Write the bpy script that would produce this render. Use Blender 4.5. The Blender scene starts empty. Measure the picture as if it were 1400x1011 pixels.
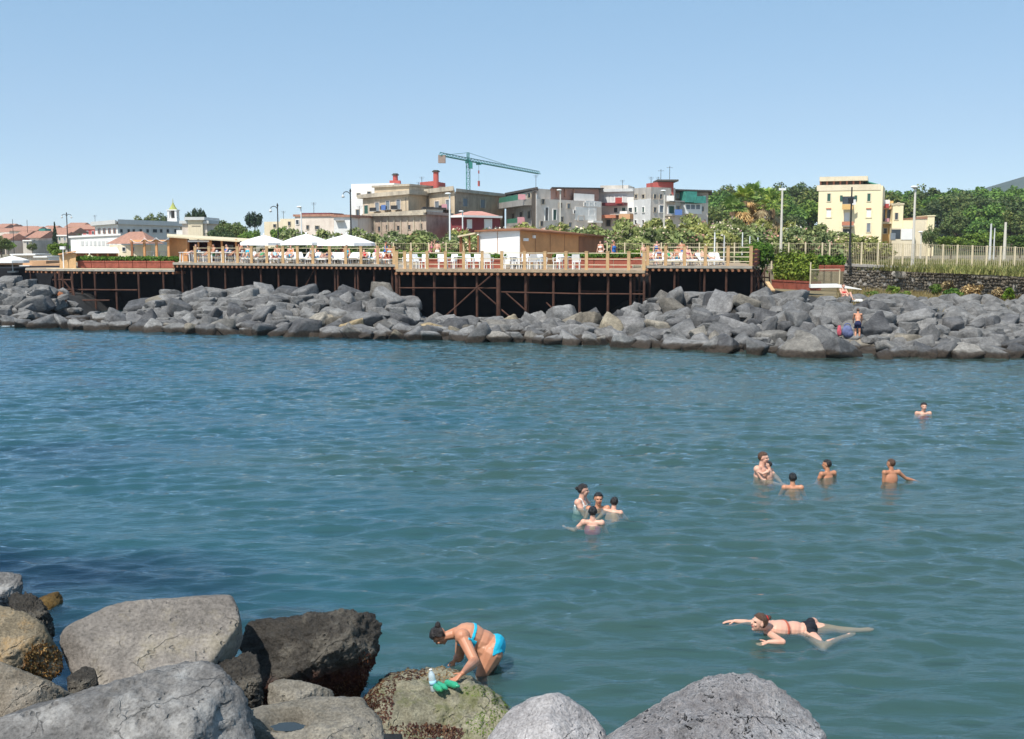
import bpy, bmesh, math, random
import numpy as np
from mathutils import Vector, Matrix, noise as mnoise
rad = math.radians
S = bpy.context.scene
COL = S.collection
# ------------------------------------------------------------------ camera, sky, sun, exposure
CAM_Z, F_PX, HOR = 4.7, 1500.0, 335.0
PITCH = math.atan((505.5 - HOR) / F_PX)
cd = bpy.data.cameras.new('camera'); cam = bpy.data.objects.new('camera', cd); COL.objects.link(cam)
cam.location = (0, 0, CAM_Z); cam.rotation_euler = (math.pi / 2 - PITCH, 0, 0)
cd.sensor_width = 36; cd.lens = 36 * F_PX / 1400; cd.clip_start = 0.1; cd.clip_end = 20000
S.camera = cam
SUN_EL, SUN_AZ = rad(56), rad(211)            # azimuth measured from +Y towards +X
SUN_DIR = Vector((math.sin(SUN_AZ) * math.cos(SUN_EL), math.cos(SUN_AZ) * math.cos(SUN_EL), math.sin(SUN_EL)))
W_ = bpy.data.worlds.new('World'); S.world = W_; W_.use_nodes = True
nt = W_.node_tree; bg = nt.nodes['Background']
sky = nt.nodes.new('ShaderNodeTexSky'); sky.sky_type = 'NISHITA'; sky.sun_disc = False
sky.sun_elevation = SUN_EL; sky.sun_rotation = SUN_AZ
sky.altitude = 0; sky.air_density = .45; sky.dust_density = .4; sky.ozone_density = 4.0
veil = nt.nodes.new('ShaderNodeVectorMath'); veil.operation = 'MULTIPLY_ADD'      # summer haze: evens the sky out and pales it
veil.inputs[1].default_value = (1.15, .85, .55); veil.inputs[2].default_value = (.66, 1.76, 3.05)
nt.links.new(sky.outputs[0], veil.inputs[0]); nt.links.new(veil.outputs[0], bg.inputs[0]); bg.inputs[1].default_value = 0.137
sl = bpy.data.lights.new('sun', 'SUN'); sl.energy = 5.0; sl.angle = rad(0.5); sl.color = (1, .955, .88)
so = bpy.data.objects.new('sun', sl); COL.objects.link(so)
so.rotation_euler = SUN_DIR.to_track_quat('Z', 'Y').to_euler(); so.location = (-30, -30, 60)
S.view_settings.view_transform = 'Standard'; S.view_settings.look = 'None'
S.view_settings.exposure = 0.2; S.view_settings.gamma = 1
S.view_settings.use_curve_mapping = False
S.render.engine = 'CYCLES'
S.cycles.max_bounces = 6; S.cycles.diffuse_bounces = 3; S.cycles.glossy_bounces = 3
S.cycles.transparent_max_bounces = 8; S.cycles.transmission_bounces = 4; S.cycles.volume_bounces = 0

# ------------------------------------------------------------------ where a picture point lies in the place
_R = Vector((1, 0, 0)); _Fw = Vector((0, math.cos(PITCH), -math.sin(PITCH))); _U = Vector((0, math.sin(PITCH), math.cos(PITCH)))
def ray(px, py): return _R * ((px - 700) / F_PX) + _U * (-(py - 505.5) / F_PX) + _Fw
def P(px, py, D):                       # point at distance D (world Y)
    d = ray(px, py); return Vector((0, 0, CAM_Z)) + d * (D / d.y)
def Wz(px, py, z=0.0):                  # point on the level z
    d = ray(px, py); return Vector((0, 0, CAM_Z)) + d * ((z - CAM_Z) / d.z)
def XD(px, D, py=340): v = P(px, py, D); return Vector((v.x, D, 0))

# ------------------------------------------------------------------ object helpers
def tag(o, label=None, cat=None, group=None, kind=None):
    if label: o['label'] = label
    if cat: o['category'] = cat
    if group: o['group'] = group
    if kind: o['kind'] = kind
    return o
def thing(name, label, cat, loc=(0, 0, 0), rz=0.0, group=None):
    o = bpy.data.objects.new(name, None); COL.objects.link(o); o.empty_display_size = .2
    o.location = loc; o.rotation_euler = (0, 0, rz)
    return tag(o, label, cat, group)
def wloc(o):
    v = Vector(o.location)
    while o.parent: o = o.parent; v = v + Vector(o.location)
    return v
def link(name, me, mats, parent=None, origin=None):
    o = bpy.data.objects.new(name, me); COL.objects.link(o)
    if mats is not None:
        for m in (mats if isinstance(mats, (list, tuple)) else [mats]): me.materials.append(m)
    if parent is not None: o.parent = parent
    if origin is not None: o.location = origin
    return o
def np_mesh(name, V, Fq, smooth=False):
    V = np.asarray(V, dtype=np.float32); Fq = np.asarray(Fq, dtype=np.int32); k = Fq.shape[1]
    me = bpy.data.meshes.new(name); me.vertices.add(len(V)); me.vertices.foreach_set('co', V.ravel())
    me.loops.add(Fq.size); me.loops.foreach_set('vertex_index', Fq.ravel())
    me.polygons.add(len(Fq)); me.polygons.foreach_set('loop_start', np.arange(0, Fq.size, k, dtype=np.int32))
    me.polygons.foreach_set('loop_total', np.full(len(Fq), k, dtype=np.int32))
    me.polygons.foreach_set('use_smooth', np.full(len(Fq), smooth, dtype=bool))
    me.update(calc_edges=True); me.validate(); return me
class MB:
    """collects shapes (world coordinates) and links them as one mesh object"""
    def __init__(s): s.v = []; s.f = []; s.mi = []; s.m = 0
    def add(s, vs, fs):
        b = len(s.v); s.v += [tuple(v) for v in vs]; s.f += [tuple(i + b for i in f) for f in fs]; s.mi += [s.m] * len(fs); return s
    def hexa(s, a):       # 8 points: bottom ring 0-3, top ring 4-7
        return s.add(a, [(3, 2, 1, 0), (4, 5, 6, 7), (0, 1, 5, 4), (1, 2, 6, 5), (2, 3, 7, 6), (3, 0, 4, 7)])
    def box(s, c, sz, rz=0.0):
        cx, cy, cz = c; x, y, z = sz[0] / 2, sz[1] / 2, sz[2] / 2; ca, sa = math.cos(rz), math.sin(rz)
        pts = [(cx + ca * i - sa * j, cy + sa * i + ca * j, cz + k) for k in (-z, z) for i, j in ((-x, -y), (x, -y), (x, y), (-x, y))]
        return s.hexa(pts)
    def bar(s, a, b, w, h=None, up=(0, 0, 1)):
        a, b = Vector(a), Vector(b); h = h or w; d = (b - a).normalized(); up = Vector(up)
        if abs(d.dot(up)) > .98: up = Vector((0, 1, 0))
        r = d.cross(up).normalized() * (w / 2); u = r.cross(d).normalized() * (h / 2)
        return s.hexa([a - r - u, a + r - u, a + r + u, a - r + u, b - r - u, b + r - u, b + r + u, b - r + u])
    def tube(s, a, b, r0, r1=None, n=8, cap=True):
        a, b = Vector(a), Vector(b); r1 = r0 if r1 is None else r1; d = (b - a).normalized()
        e = Vector((1, 0, 0)) if abs(d.x) < .9 else Vector((0, 1, 0)); x = d.cross(e).normalized(); y = d.cross(x)
        vs = []
        for p, r in ((a, r0), (b, r1)):
            for i in range(n):
                t = 2 * math.pi * i / n; vs.append(p + x * (r * math.cos(t)) + y * (r * math.sin(t)))
        fs = [(i, (i + 1) % n, n + (i + 1) % n, n + i) for i in range(n)]
        if cap: fs += [tuple(range(n - 1, -1, -1)), tuple(range(n, 2 * n))]
        return s.add(vs, fs)
    def path(s, pts, rs, n=6):
        for i in range(len(pts) - 1): s.tube(pts[i], pts[i + 1], rs[i], rs[i + 1], n)
        return s
    def prism(s, poly, z0, z1, ztop=None):
        n = len(poly); zt = ztop or [z1] * n
        vs = [(p[0], p[1], z0) for p in poly] + [(p[0], p[1], zt[i]) for i, p in enumerate(poly)]
        return s.add(vs, [tuple(range(n - 1, -1, -1)), tuple(range(n, 2 * n))] + [(i, (i + 1) % n, n + (i + 1) % n, n + i) for i in range(n)])
    def lathe(s, c, prof, n=14):
        c = Vector(c); vs = []
        for r, z in prof:
            for i in range(n):
                t = 2 * math.pi * i / n; vs.append(c + Vector((r * math.cos(t), r * math.sin(t), z)))
        m = len(prof)
        fs = [(j * n + i, j * n + (i + 1) % n, (j + 1) * n + (i + 1) % n, (j + 1) * n + i) for j in range(m - 1) for i in range(n)]
        fs += [tuple(range(n - 1, -1, -1)), tuple(range((m - 1) * n, m * n))]
        return s.add(vs, fs)
    def capsule(s, a, b, ra, rb, n=12, k=4):
        a, b = Vector(a), Vector(b); d = b - a
        if d.length < 1e-5: d = Vector((0, 0, 1e-4)); b = a + d
        d = d.normalized(); e = Vector((1, 0, 0)) if abs(d.x) < .9 else Vector((0, 1, 0))
        x = d.cross(e).normalized(); y = d.cross(x); rings = []
        for i in range(1, k + 1): t = -math.pi / 2 + (math.pi / 2) * i / k; rings.append((a + d * (ra * math.sin(t)), ra * math.cos(t)))
        for i in range(0, k): t = (math.pi / 2) * i / k; rings.append((b + d * (rb * math.sin(t)), rb * math.cos(t)))
        vs = []
        for c, r in rings:
            for i in range(n): t = 2 * math.pi * i / n; vs.append(c + x * (r * math.cos(t)) + y * (r * math.sin(t)))
        m = len(rings); vs += [a - d * ra, b + d * rb]; A, B = m * n, m * n + 1
        fs = [(j * n + i, j * n + (i + 1) % n, (j + 1) * n + (i + 1) % n, (j + 1) * n + i) for j in range(m - 1) for i in range(n)]
        fs += [(A, (i + 1) % n, i) for i in range(n)] + [(B, (m - 1) * n + i, (m - 1) * n + (i + 1) % n) for i in range(n)]
        return s.add(vs, fs)
    def ell(s, c, rx, ry, rz, X=(1, 0, 0), Y=(0, 1, 0), Z=(0, 0, 1), n=14, k=9):
        c, X, Y, Z = Vector(c), Vector(X), Vector(Y), Vector(Z); vs = []
        for j in range(1, k):
            t = math.pi * j / k
            for i in range(n):
                f = 2 * math.pi * i / n
                vs.append(c + X * (rx * math.sin(t) * math.cos(f)) + Y * (ry * math.sin(t) * math.sin(f)) - Z * (rz * math.cos(t)))
        m = k - 1; A, B = m * n, m * n + 1; vs += [c - Z * rz, c + Z * rz]
        fs = [(j * n + i, j * n + (i + 1) % n, (j + 1) * n + (i + 1) % n, (j + 1) * n + i) for j in range(m - 1) for i in range(n)]
        fs += [(A, (i + 1) % n, i) for i in range(n)] + [(B, (m - 1) * n + i, (m - 1) * n + (i + 1) % n) for i in range(n)]
        return s.add(vs, fs)
    def mesh(s, name, off=(0, 0, 0), smooth=False):
        me = bpy.data.meshes.new(name); ox, oy, oz = off
        me.from_pydata([(x - ox, y - oy, z - oz) for x, y, z in s.v], [], s.f)
        me.polygons.foreach_set('material_index', s.mi)
        bm = bmesh.new(); bm.from_mesh(me); bmesh.ops.recalc_face_normals(bm, faces=bm.faces); bm.to_mesh(me); bm.free()
        if smooth: me.polygons.foreach_set('use_smooth', [True] * len(me.polygons))
        me.update(); return me
    def build(s, name, mats, parent=None, origin=None, smooth=False):
        off = wloc(parent) if parent is not None else (origin or (0, 0, 0))
        return link(name, s.mesh(name, off, smooth), mats, parent, origin if parent is None else None)
def copy_tree(o, parent=None):
    c = o.copy(); COL.objects.link(c)
    if parent is not None: c.parent = parent
    for ch in list(o.children): copy_tree(ch, c)
    return c

# ------------------------------------------------------------------ materials
def nodes(name):
    m = bpy.data.materials.new(name); m.use_nodes = True; t = m.node_tree
    return m, t, t.nodes['Principled BSDF']
def nd(t, k, **kw):
    n = t.nodes.new('ShaderNode' + k)
    for a, b in kw.items(): setattr(n, a, b)
    return n
def noise(t, vec, scale, detail=4, rough=.55):
    n = nd(t, 'TexNoise'); n.inputs['Scale'].default_value = scale; n.inputs['Detail'].default_value = detail; n.inputs['Roughness'].default_value = rough
    if vec is not None: t.links.new(vec, n.inputs['Vector'])
    return n
def ramp(t, fac, stops):
    r = nd(t, 'ValToRGB'); e = r.color_ramp.elements
    while len(e) < len(stops): e.new(.5)
    for i, (p, c) in enumerate(stops): e[i].position = p; e[i].color = (*c, 1) if not isinstance(c, (int, float)) else (c, c, c, 1)
    t.links.new(fac, r.inputs[0]); return r.outputs[0]
def mix(t, fac, a, b, mode='MIX'):
    n = nd(t, 'Mix', data_type='RGBA', blend_type=mode)
    for sock, v in ((n.inputs[0], fac), (n.inputs[6], a), (n.inputs[7], b)):
        if isinstance(v, (int, float)): sock.default_value = v
        elif isinstance(v, tuple): sock.default_value = (*v, 1)
        else: t.links.new(v, sock)
    return n.outputs[2]
def mth(t, op, a, b=0.0):
    n = nd(t, 'Math', operation=op)
    for sock, v in ((n.inputs[0], a), (n.inputs[1], b)):
        if isinstance(v, (int, float)): sock.default_value = v
        else: t.links.new(v, sock)
    return n.outputs[0]
def bump(t, bs, h, strength=.4, dist=.02):
    b = nd(t, 'Bump'); b.inputs['Strength'].default_value = strength; b.inputs['Distance'].default_value = dist
    t.links.new(h, b.inputs['Height']); t.links.new(b.outputs[0], bs.inputs['Normal'])
def sc(c, k): return tuple(min(1, x * k) for x in c)
_MC = {}
def M(name, col, rough=.75, var=.18, scale=2.0, bmp=.15, spec=.3, island=0.0):
    """a matt coat whose tint wanders a little"""
    if name in _MC: return _MC[name]
    m, t, b = nodes(name); tc = nd(t, 'TexCoord')
    n = noise(t, tc.outputs['Object'], scale, 6, .65)
    c = ramp(t, n.outputs[0], [(.28, sc(col, 1 - var)), (.72, sc(col, 1 + var))])
    if island:
        g = nd(t, 'NewGeometry'); k = ramp(t, g.outputs['Random Per Island'], [(0, 1 - island), (1, 1 + island)]); c = mix(t, 1.0, c, k, 'MULTIPLY')
    t.links.new(c, b.inputs['Base Color']); b.inputs['Roughness'].default_value = rough; b.inputs['Specular IOR Level'].default_value = spec
    if bmp: n2 = noise(t, tc.outputs['Object'], scale * 9, 4); bump(t, b, n2.outputs[0], bmp, .03)
    _MC[name] = m; return m
def plaster(name, col, stain=(.25, .22, .18), amt=.5):
    """old rendered wall: blotches, rain streaks"""
    if name in _MC: return _MC[name]
    m, t, b = nodes(name); tc = nd(t, 'TexCoord'); o = tc.outputs['Object']
    n1 = noise(t, o, .55, 8, .7); mp = nd(t, 'Mapping'); mp.inputs['Scale'].default_value = (1.6, 1.6, .18); t.links.new(o, mp.inputs[0])
    n2 = noise(t, mp.outputs[0], 1.2, 6, .7)
    c = mix(t, ramp(t, n1.outputs[0], [(.42, 0), (.7, amt)]), col, stain)
    c = mix(t, ramp(t, n2.outputs[0], [(.5, 0), (.75, amt * .8)]), c, sc(stain, .8))
    t.links.new(c, b.inputs['Base Color']); b.inputs['Roughness'].default_value = .9; b.inputs['Specular IOR Level'].default_value = .15
    bump(t, b, noise(t, o, 6, 6).outputs[0], .3, .05); _MC[name] = m; return m
def leafmat(name, c0, c1, c2=None, scale=.6, transl=.25):
    if name in _MC: return _MC[name]
    m, t, b = nodes(name); g = nd(t, 'NewGeometry'); tc = nd(t, 'TexCoord'); oi = nd(t, 'ObjectInfo')
    c = ramp(t, g.outputs['Random Per Island'], [(0, c0), (.6, c1), (1, c2 or sc(c1, 1.35))])
    n = noise(t, tc.outputs['Object'], scale, 3); c = mix(t, 1.0, c, ramp(t, n.outputs[0], [(.3, .62), (.7, 1.3)]), 'MULTIPLY')
    c = mix(t, 1.0, c, ramp(t, oi.outputs['Random'], [(0, (.72, .78, .8)), (.5, (1, 1, .9)), (1, (1.3, 1.12, .8))]), 'MULTIPLY')
    t.links.new(c, b.inputs['Base Color']); b.inputs['Roughness'].default_value = .6; b.inputs['Specular IOR Level'].default_value = .25
    tr = nd(t, 'BsdfTranslucent'); t.links.new(c, tr.inputs[0]); ms = nd(t, 'MixShader'); ms.inputs[0].default_value = transl
    t.links.new(b.outputs[0], ms.inputs[1]); t.links.new(tr.outputs[0], ms.inputs[2]); t.links.new(ms.outputs[0], t.nodes['Material Output'].inputs[0])
    _MC[name] = m; return m
def rockmat(name, dark, mid, pale, scale=1.0, algae=.35, lichen=0.0, lich_col=(.5, .4, .25), fine=1.0, tint=.25, hi=1.0, weed=0.0, moss=0.0, crack=0.0):
    m, t, b = nodes(name); tc = nd(t, 'TexCoord'); o = tc.outputs['Object']; oi = nd(t, 'ObjectInfo'); g = nd(t, 'NewGeometry')
    n1 = noise(t, o, 1.3 * scale, 9, .68); n2 = noise(t, o, 7 * scale, 8, .72)
    ms = nd(t, 'Mapping'); ms.inputs['Scale'].default_value = (1.2, 3.2, 5.5); ms.inputs['Rotation'].default_value = (.5, .3, .4); t.links.new(o, ms.inputs[0])
    n5 = noise(t, ms.outputs[0], 1.4 * scale, 7, .7)
    c = ramp(t, n1.outputs[0], [(.3, dark), (.5, mid), (.74, pale)])
    c = mix(t, ramp(t, n5.outputs[0], [(.35, .4), (.65, 0)]), c, dark)
    c = mix(t, .6, c, ramp(t, n2.outputs[0], [(.27, .42), (.5, 1.0), (.76, 1.55)]), 'MULTIPLY')
    n6 = noise(t, o, 42 * scale, 4, .7)
    c = mix(t, .7, c, ramp(t, n6.outputs[0], [(.3, .42), (.46, 1.0), (.72, 1.65)]), 'MULTIPLY')
    if lichen:
        n3 = noise(t, o, 2.4 * scale, 7, .75); c = mix(t, ramp(t, n3.outputs[0], [(.52, 0), (.64, lichen)]), c, lich_col)
    if crack:     # hairline splits and chipped pits
        dz = nd(t, 'VectorMath', operation='MULTIPLY_ADD'); t.links.new(noise(t, o, 2.2, 4).outputs['Color'], dz.inputs[0]); dz.inputs[1].default_value = (.5, .5, .5); t.links.new(o, dz.inputs[2])
        v1 = nd(t, 'TexVoronoi', feature='DISTANCE_TO_EDGE'); v1.inputs['Scale'].default_value = 1.6 * scale; t.links.new(dz.outputs[0], v1.inputs['Vector'])
        ck = mth(t, 'MULTIPLY', ramp(t, v1.outputs['Distance'], [(.0, 1), (.010, 0)]), ramp(t, noise(t, o, 1.6 * scale, 3).outputs[0], [(.52, 0), (.62, .6)]))
        v2 = nd(t, 'TexVoronoi'); v2.inputs['Scale'].default_value = 13 * scale; t.links.new(dz.outputs[0], v2.inputs['Vector'])
        pit = mth(t, 'MULTIPLY', ramp(t, v2.outputs['Distance'], [(.12, 1), (.3, 0)]), ramp(t, noise(t, o, 2.7 * scale, 5).outputs[0], [(.5, 0), (.62, 1)]))
        hole = mth(t, 'MAXIMUM', ck, mth(t, 'MULTIPLY', pit, .75)); c = mix(t, mth(t, 'MULTIPLY', hole, crack), c, sc(dark, .35))
    c = mix(t, 1.0, c, ramp(t, oi.outputs['Random'], [(0, (1 - tint, 1 - tint, 1 - tint * .9)), (.6, (1, 1, 1)), (.85, (1 + tint, 1 + tint * .92, 1 + tint * .75)), (1, (1.5, 1.32, 1.02))]), 'MULTIPLY')
    sp = nd(t, 'SeparateXYZ'); t.links.new(g.outputs['Position'], sp.inputs[0])
    zz = mth(t, 'ADD', sp.outputs[2], mth(t, 'MULTIPLY', noise(t, g.outputs['Position'], 1.7, 5).outputs[0], -.35))
    if weed:      # red-brown weed round the foot of the stone
        n4 = noise(t, g.outputs['Position'], 9, 8, .8)
        wc = ramp(t, n4.outputs[0], [(.3, (.018, .006, .005)), (.5, (.08, .024, .016)), (.62, (.16, .06, .03)), (.75, (.26, .17, .07))])
        c = mix(t, mth(t, 'MULTIPLY', ramp(t, zz, [(weed - .1, 1), (weed + .06, 0)]), 1.0), c, wc)
    if moss:
        n4 = noise(t, g.outputs['Position'], 3.2, 6, .7)
        c = mix(t, ramp(t, n4.outputs[0], [(.5, 0), (.62, .9 * moss)]), c, mix(t, noise(t, o, 14, 4).outputs[0], (.05, .065, .012), (.16, .17, .035)))
    if algae:     # brown tide line where the sea wets the stone
        c = mix(t, ramp(t, zz, [(.0, 1.0), (algae * .55, .85), (algae, 0)]), c, ramp(t, n2.outputs[0], [(.3, (.018, .014, .011)), (.7, (.062, .048, .036))]))
    t.links.new(c, b.inputs['Base Color']); b.inputs['Roughness'].default_value = .88; b.inputs['Specular IOR Level'].default_value = .22
    h = mth(t, 'ADD', mth(t, 'MULTIPLY', n1.outputs[0], 1.4), mth(t, 'ADD', mth(t, 'MULTIPLY', n2.outputs[0], .55), mth(t, 'MULTIPLY', n6.outputs[0], .16)))
    if crack: h = mth(t, 'SUBTRACT', h, mth(t, 'MULTIPLY', hole, 1.2))
    bump(t, b, h, .75 * hi, .09 * fine); return m
# ------------------------------------------------------------------ shore line and land
SHORE = [(-1400, 436), (-400, 440), (0, 444), (80, 448), (300, 456), (500, 462), (700, 467), (900, 475), (1080, 485), (1200, 487), (1400, 487), (1560, 488), (1900, 490)]
_sh = [Wz(x, y) for x, y in SHORE]; SHX = np.array([v.x for v in _sh]); SHY = np.array([v.y for v in _sh])
def shoreY(x): return float(np.interp(x, SHX, SHY))
CREST = [(-400, 378), (0, 378), (52, 384), (82, 430), (165, 424), (212, 398), (260, 390), (400, 388), (530, 390), (575, 424), (700, 428), (850, 422), (895, 393), (1000, 390), (1130, 391), (1200, 399), (1300, 413), (1400, 425), (1560, 435), (1900, 445)]
CT = 7.4                                                     # metres from the water's edge to the crest
_cr = []
for x, y in CREST:
    D = shoreY(XD(x, 58).x) + CT; v = P(x, y, D); _cr.append((v.x, v.z - .28))
CRX = np.array([c[0] for c in _cr]); CRZ = np.array([c[1] for c in _cr])
def crestZ(x): return float(np.interp(x, CRX, CRZ))
# front edge of the plateau that carries town, road and gardens
BOUND = [(-1500, 100), (-300, 92), (60, 92), (240, 88), (540, 82), (880, 77), (1040, 78), (1150, 76.4), (1400, 65.6), (1800, 54), (2600, 40)]
_bd = [XD(x, d) for x, d in BOUND]; BDX = np.array([v.x for v in _bd]); BDY = np.array([v.y for v in _bd])
def boundY(x): return float(np.interp(x, BDX, BDY))
LAND_Z = 3.02
rs = np.random.RandomState(3)
def rockZ(x, y):
    t = y - shoreY(x); c = crestZ(x)
    if t < 0: return max(-4.2, t * .55 - .35)
    q = min(1, t / CT)
    z = -0.35 + (c - .25) * q ** .9 + .1 * q
    if t > CT: z = -0.35 + (c - .25) + .1 - min(.5, (t - CT) * .15)
    if x > XD(1110, 60).x and t > CT:                        # the grassy bank below the stone wall
        k = min(1, (t - CT) / 3); z = (1 - k) * z + k * (1.72 if x < 15 else 1.72 - .02 * (x - 15))
    return z
def grid(name, xs, ys, fz, mat, smooth=True):
    nx, ny = len(xs), len(ys); V = np.array([(x, y, fz(x, y)) for y in ys for x in xs])
    i = np.arange(ny - 1)[:, None] * nx + np.arange(nx - 1)[None, :]; i = i.ravel()
    return link(name, np_mesh(name, V, np.stack([i, i + 1, i + nx + 1, i + nx], 1), smooth), mat)
m_rubble = M('rubble_earth', (.035, .033, .031), .95, .4, 2.0, .5)
m_earth = M('dry_earth', (.20, .16, .09), .95, .35, 1.2, .4)
slope = MB()
xs = np.concatenate([np.linspace(-110, -42, 18), np.linspace(-40, 32, 97), np.linspace(34, 90, 16)])
def rub(x, y): return rockZ(x, y)
V = []; nt_ = 34
for x in xs:
    y0, y1 = shoreY(x) - 12, boundY(x) + 1.5
    for k in range(nt_): y = y0 + (y1 - y0) * k / (nt_ - 1); V.append((x, y, rub(x, y)))
V = np.array(V); n = nt_; i = (np.arange(len(xs) - 1)[:, None] * n + np.arange(n - 1)[None, :]).ravel()
Fq = np.stack([i, i + n, i + n + 1, i + 1], 1)
me = np_mesh('rubble_slope', V, Fq, True); me.materials.append(m_rubble); me.materials.append(m_earth)
cx = V[Fq[:, 0]]; tt = np.array([c[1] - shoreY(c[0]) for c in cx])
me.polygons.foreach_set('material_index', ((cx[:, 0] > XD(1120, 62).x) & (tt > CT - .3)).astype(np.int32))
tag(link('rubble_slope', me, None), kind='structure')
# plateau
m_ground = M('ground', (.22, .19, .13), .95, .3, .15, .2)
poly = [(x, y, LAND_Z) for x, y in zip(BDX, BDY)]
V = [(-6000, BDY[0], LAND_Z)] + poly + [(6000, BDY[-1], LAND_Z)]; nb = len(V)
V = V + [(x * (1 if abs(x) > 5000 else 8), 7000, LAND_Z) for x, y, z in V] + [(x, y, -1.0) for x, y, z in V]
Fq = [(k, k + 1, nb + k + 1, nb + k) for k in range(nb - 1)] + [(2 * nb + k, 2 * nb + k + 1, k + 1, k) for k in range(nb - 1)]
tag(link('ground', np_mesh('ground', V, Fq), m_ground), kind='structure')
# the shallow sea floor, sand with dark weed beds
m, t, b = nodes('sea_floor'); g = nd(t, 'NewGeometry'); n1 = noise(t, g.outputs['Position'], .22, 6, .6)
t.links.new(ramp(t, n1.outputs[0], [(.42, (.02, .03, .035)), (.6, (.16, .15, .11))]), b.inputs['Base Color']); b.inputs['Roughness'].default_value = 1
def seaz(x, y):
    return min(-1.0, max(-2.8 + .25 * math.sin(x * .5 + y * .3), -1.0 - .28 * (y - 9)))
tag(grid('sea_floor', np.concatenate([[-900, -200], np.linspace(-60, 60, 41), [200, 900]]), np.concatenate([[-80, 0], np.linspace(6, 70, 33), [130]]), seaz, m), kind='structure')
# ------------------------------------------------------------------ the sea
rw = np.random.RandomState(11)
xs = np.concatenate([[-900, -400, -200, -120, -80, -60, -48, -42, -38], np.arange(-35, 30.01, .08), [33, 38, 46, 60, 90, 160, 400, 900]])
ys = [-80, -20, 0, 4, 7]; y = 8.6; st = .05
while y < 68: ys.append(y); y += st; st = min(.115, st * 1.004)
ys = np.array(ys + [69, 71, 75, 82, 95, 130, 240])
X, Y = np.meshgrid(xs, ys); Z = np.zeros_like(X)
amp_mod = np.ones_like(X)
for k in range(9):
    th = rw.uniform(0, 6.28); L = rw.uniform(5, 22); amp_mod += .11 * np.sin((X * math.cos(th) + Y * 1.6 * math.sin(th)) * 6.283 / L + rw.uniform(0, 6.28))
for k in range(96):
    L = .25 * (1.7 / .25) ** (rw.rand() ** 1.3); th = rw.normal(1.66, .38)
    a = .0086 * L * (.4 + rw.rand()) * (1.0 if L < .9 else .6)
    kx, ky = math.cos(th) * 6.283 / L, math.sin(th) * 6.283 / L
    xw = .35 * np.sin(Y * rw.uniform(.2, .7) + rw.uniform(0, 6)); yw = .3 * np.sin(X * rw.uniform(.2, .8) + rw.uniform(0, 6))
    if L < .6: a *= np.clip(1 + .9 * np.sin(X * rw.uniform(.3, 1.3) + rw.uniform(0, 6)) * np.sin(Y * rw.uniform(.4, 1.6) + rw.uniform(0, 6)), .1, 2)
    Z += a * .56 * np.sin(kx * (X + xw) + ky * (Y + yw) + rw.uniform(0, 6.28))
edge = (np.abs(X) < 36) & (Y > 8) & (Y < 68.5)
calm = np.interp(Y, [9, 18, 32, 46, 68], [1.0, 1.0, .98, .78, .62])      # sheltered water close under the breakwater
Z = np.where(edge, Z * np.clip(amp_mod, .45, 1.6) * calm, 0)
for px, py, a in ((790, 691, .011), (834, 702, .012), (810, 720, .012), (1037, 652, .012), (1084, 669, .012), (1133, 654, .01), (1219, 660, .012), (1262, 567, .011), (1036, 860, .014), (1070, 880, .01), (1188, 862, .014), (1145, 880, .01), (668, 912, .013), (1005, 850, .01)):
    v = Wz(px, py); rr = np.hypot(X - v.x, Y - v.y); Z += a * np.exp(-rr / .95) * np.sin(6.283 * rr / .36 + px) * np.minimum(1, rr / .25)      # rings spreading from the bathers
nx = len(xs); i = (np.arange(len(ys) - 1)[:, None] * nx + np.arange(nx - 1)[None, :]).ravel()
m = bpy.data.materials.new('sea_water'); m.use_nodes = True; t = m.node_tree; t.nodes.remove(t.nodes['Principled BSDF'])
g = nd(t, 'NewGeometry'); pos = g.outputs['Position']
mp = nd(t, 'Mapping'); mp.inputs['Scale'].default_value = (.7, 1.9, 1); mp.inputs['Rotation'].default_value = (0, 0, .12); t.links.new(pos, mp.inputs[0])
nb1 = noise(t, mp.outputs[0], 3.4, 4, .55); nb2 = noise(t, mp.outputs[0], 8, 4, .6)
bp = nd(t, 'Bump'); bp.inputs['Strength'].default_value = .5; bp.inputs['Distance'].default_value = .035
t.links.new(mth(t, 'ADD', nb1.outputs[0], mth(t, 'MULTIPLY', nb2.outputs[0], .55)), bp.inputs['Height'])
fr = nd(t, 'Fresnel'); fr.inputs[0].default_value = 1.33; t.links.new(bp.outputs[0], fr.inputs['Normal'])
gl = nd(t, 'BsdfGlossy'); gl.inputs['Roughness'].default_value = .05; gl.inputs['Color'].default_value = (.82, .92, 1.0, 1); t.links.new(bp.outputs[0], gl.inputs['Normal'])
sp = nd(t, 'SeparateXYZ'); t.links.new(pos, sp.inputs[0])
mp2 = nd(t, 'Mapping'); mp2.inputs['Scale'].default_value = (.5, 1.1, 1); t.links.new(pos, mp2.inputs[0])
np1 = noise(t, mp2.outputs[0], .26, 5, .6)
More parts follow.
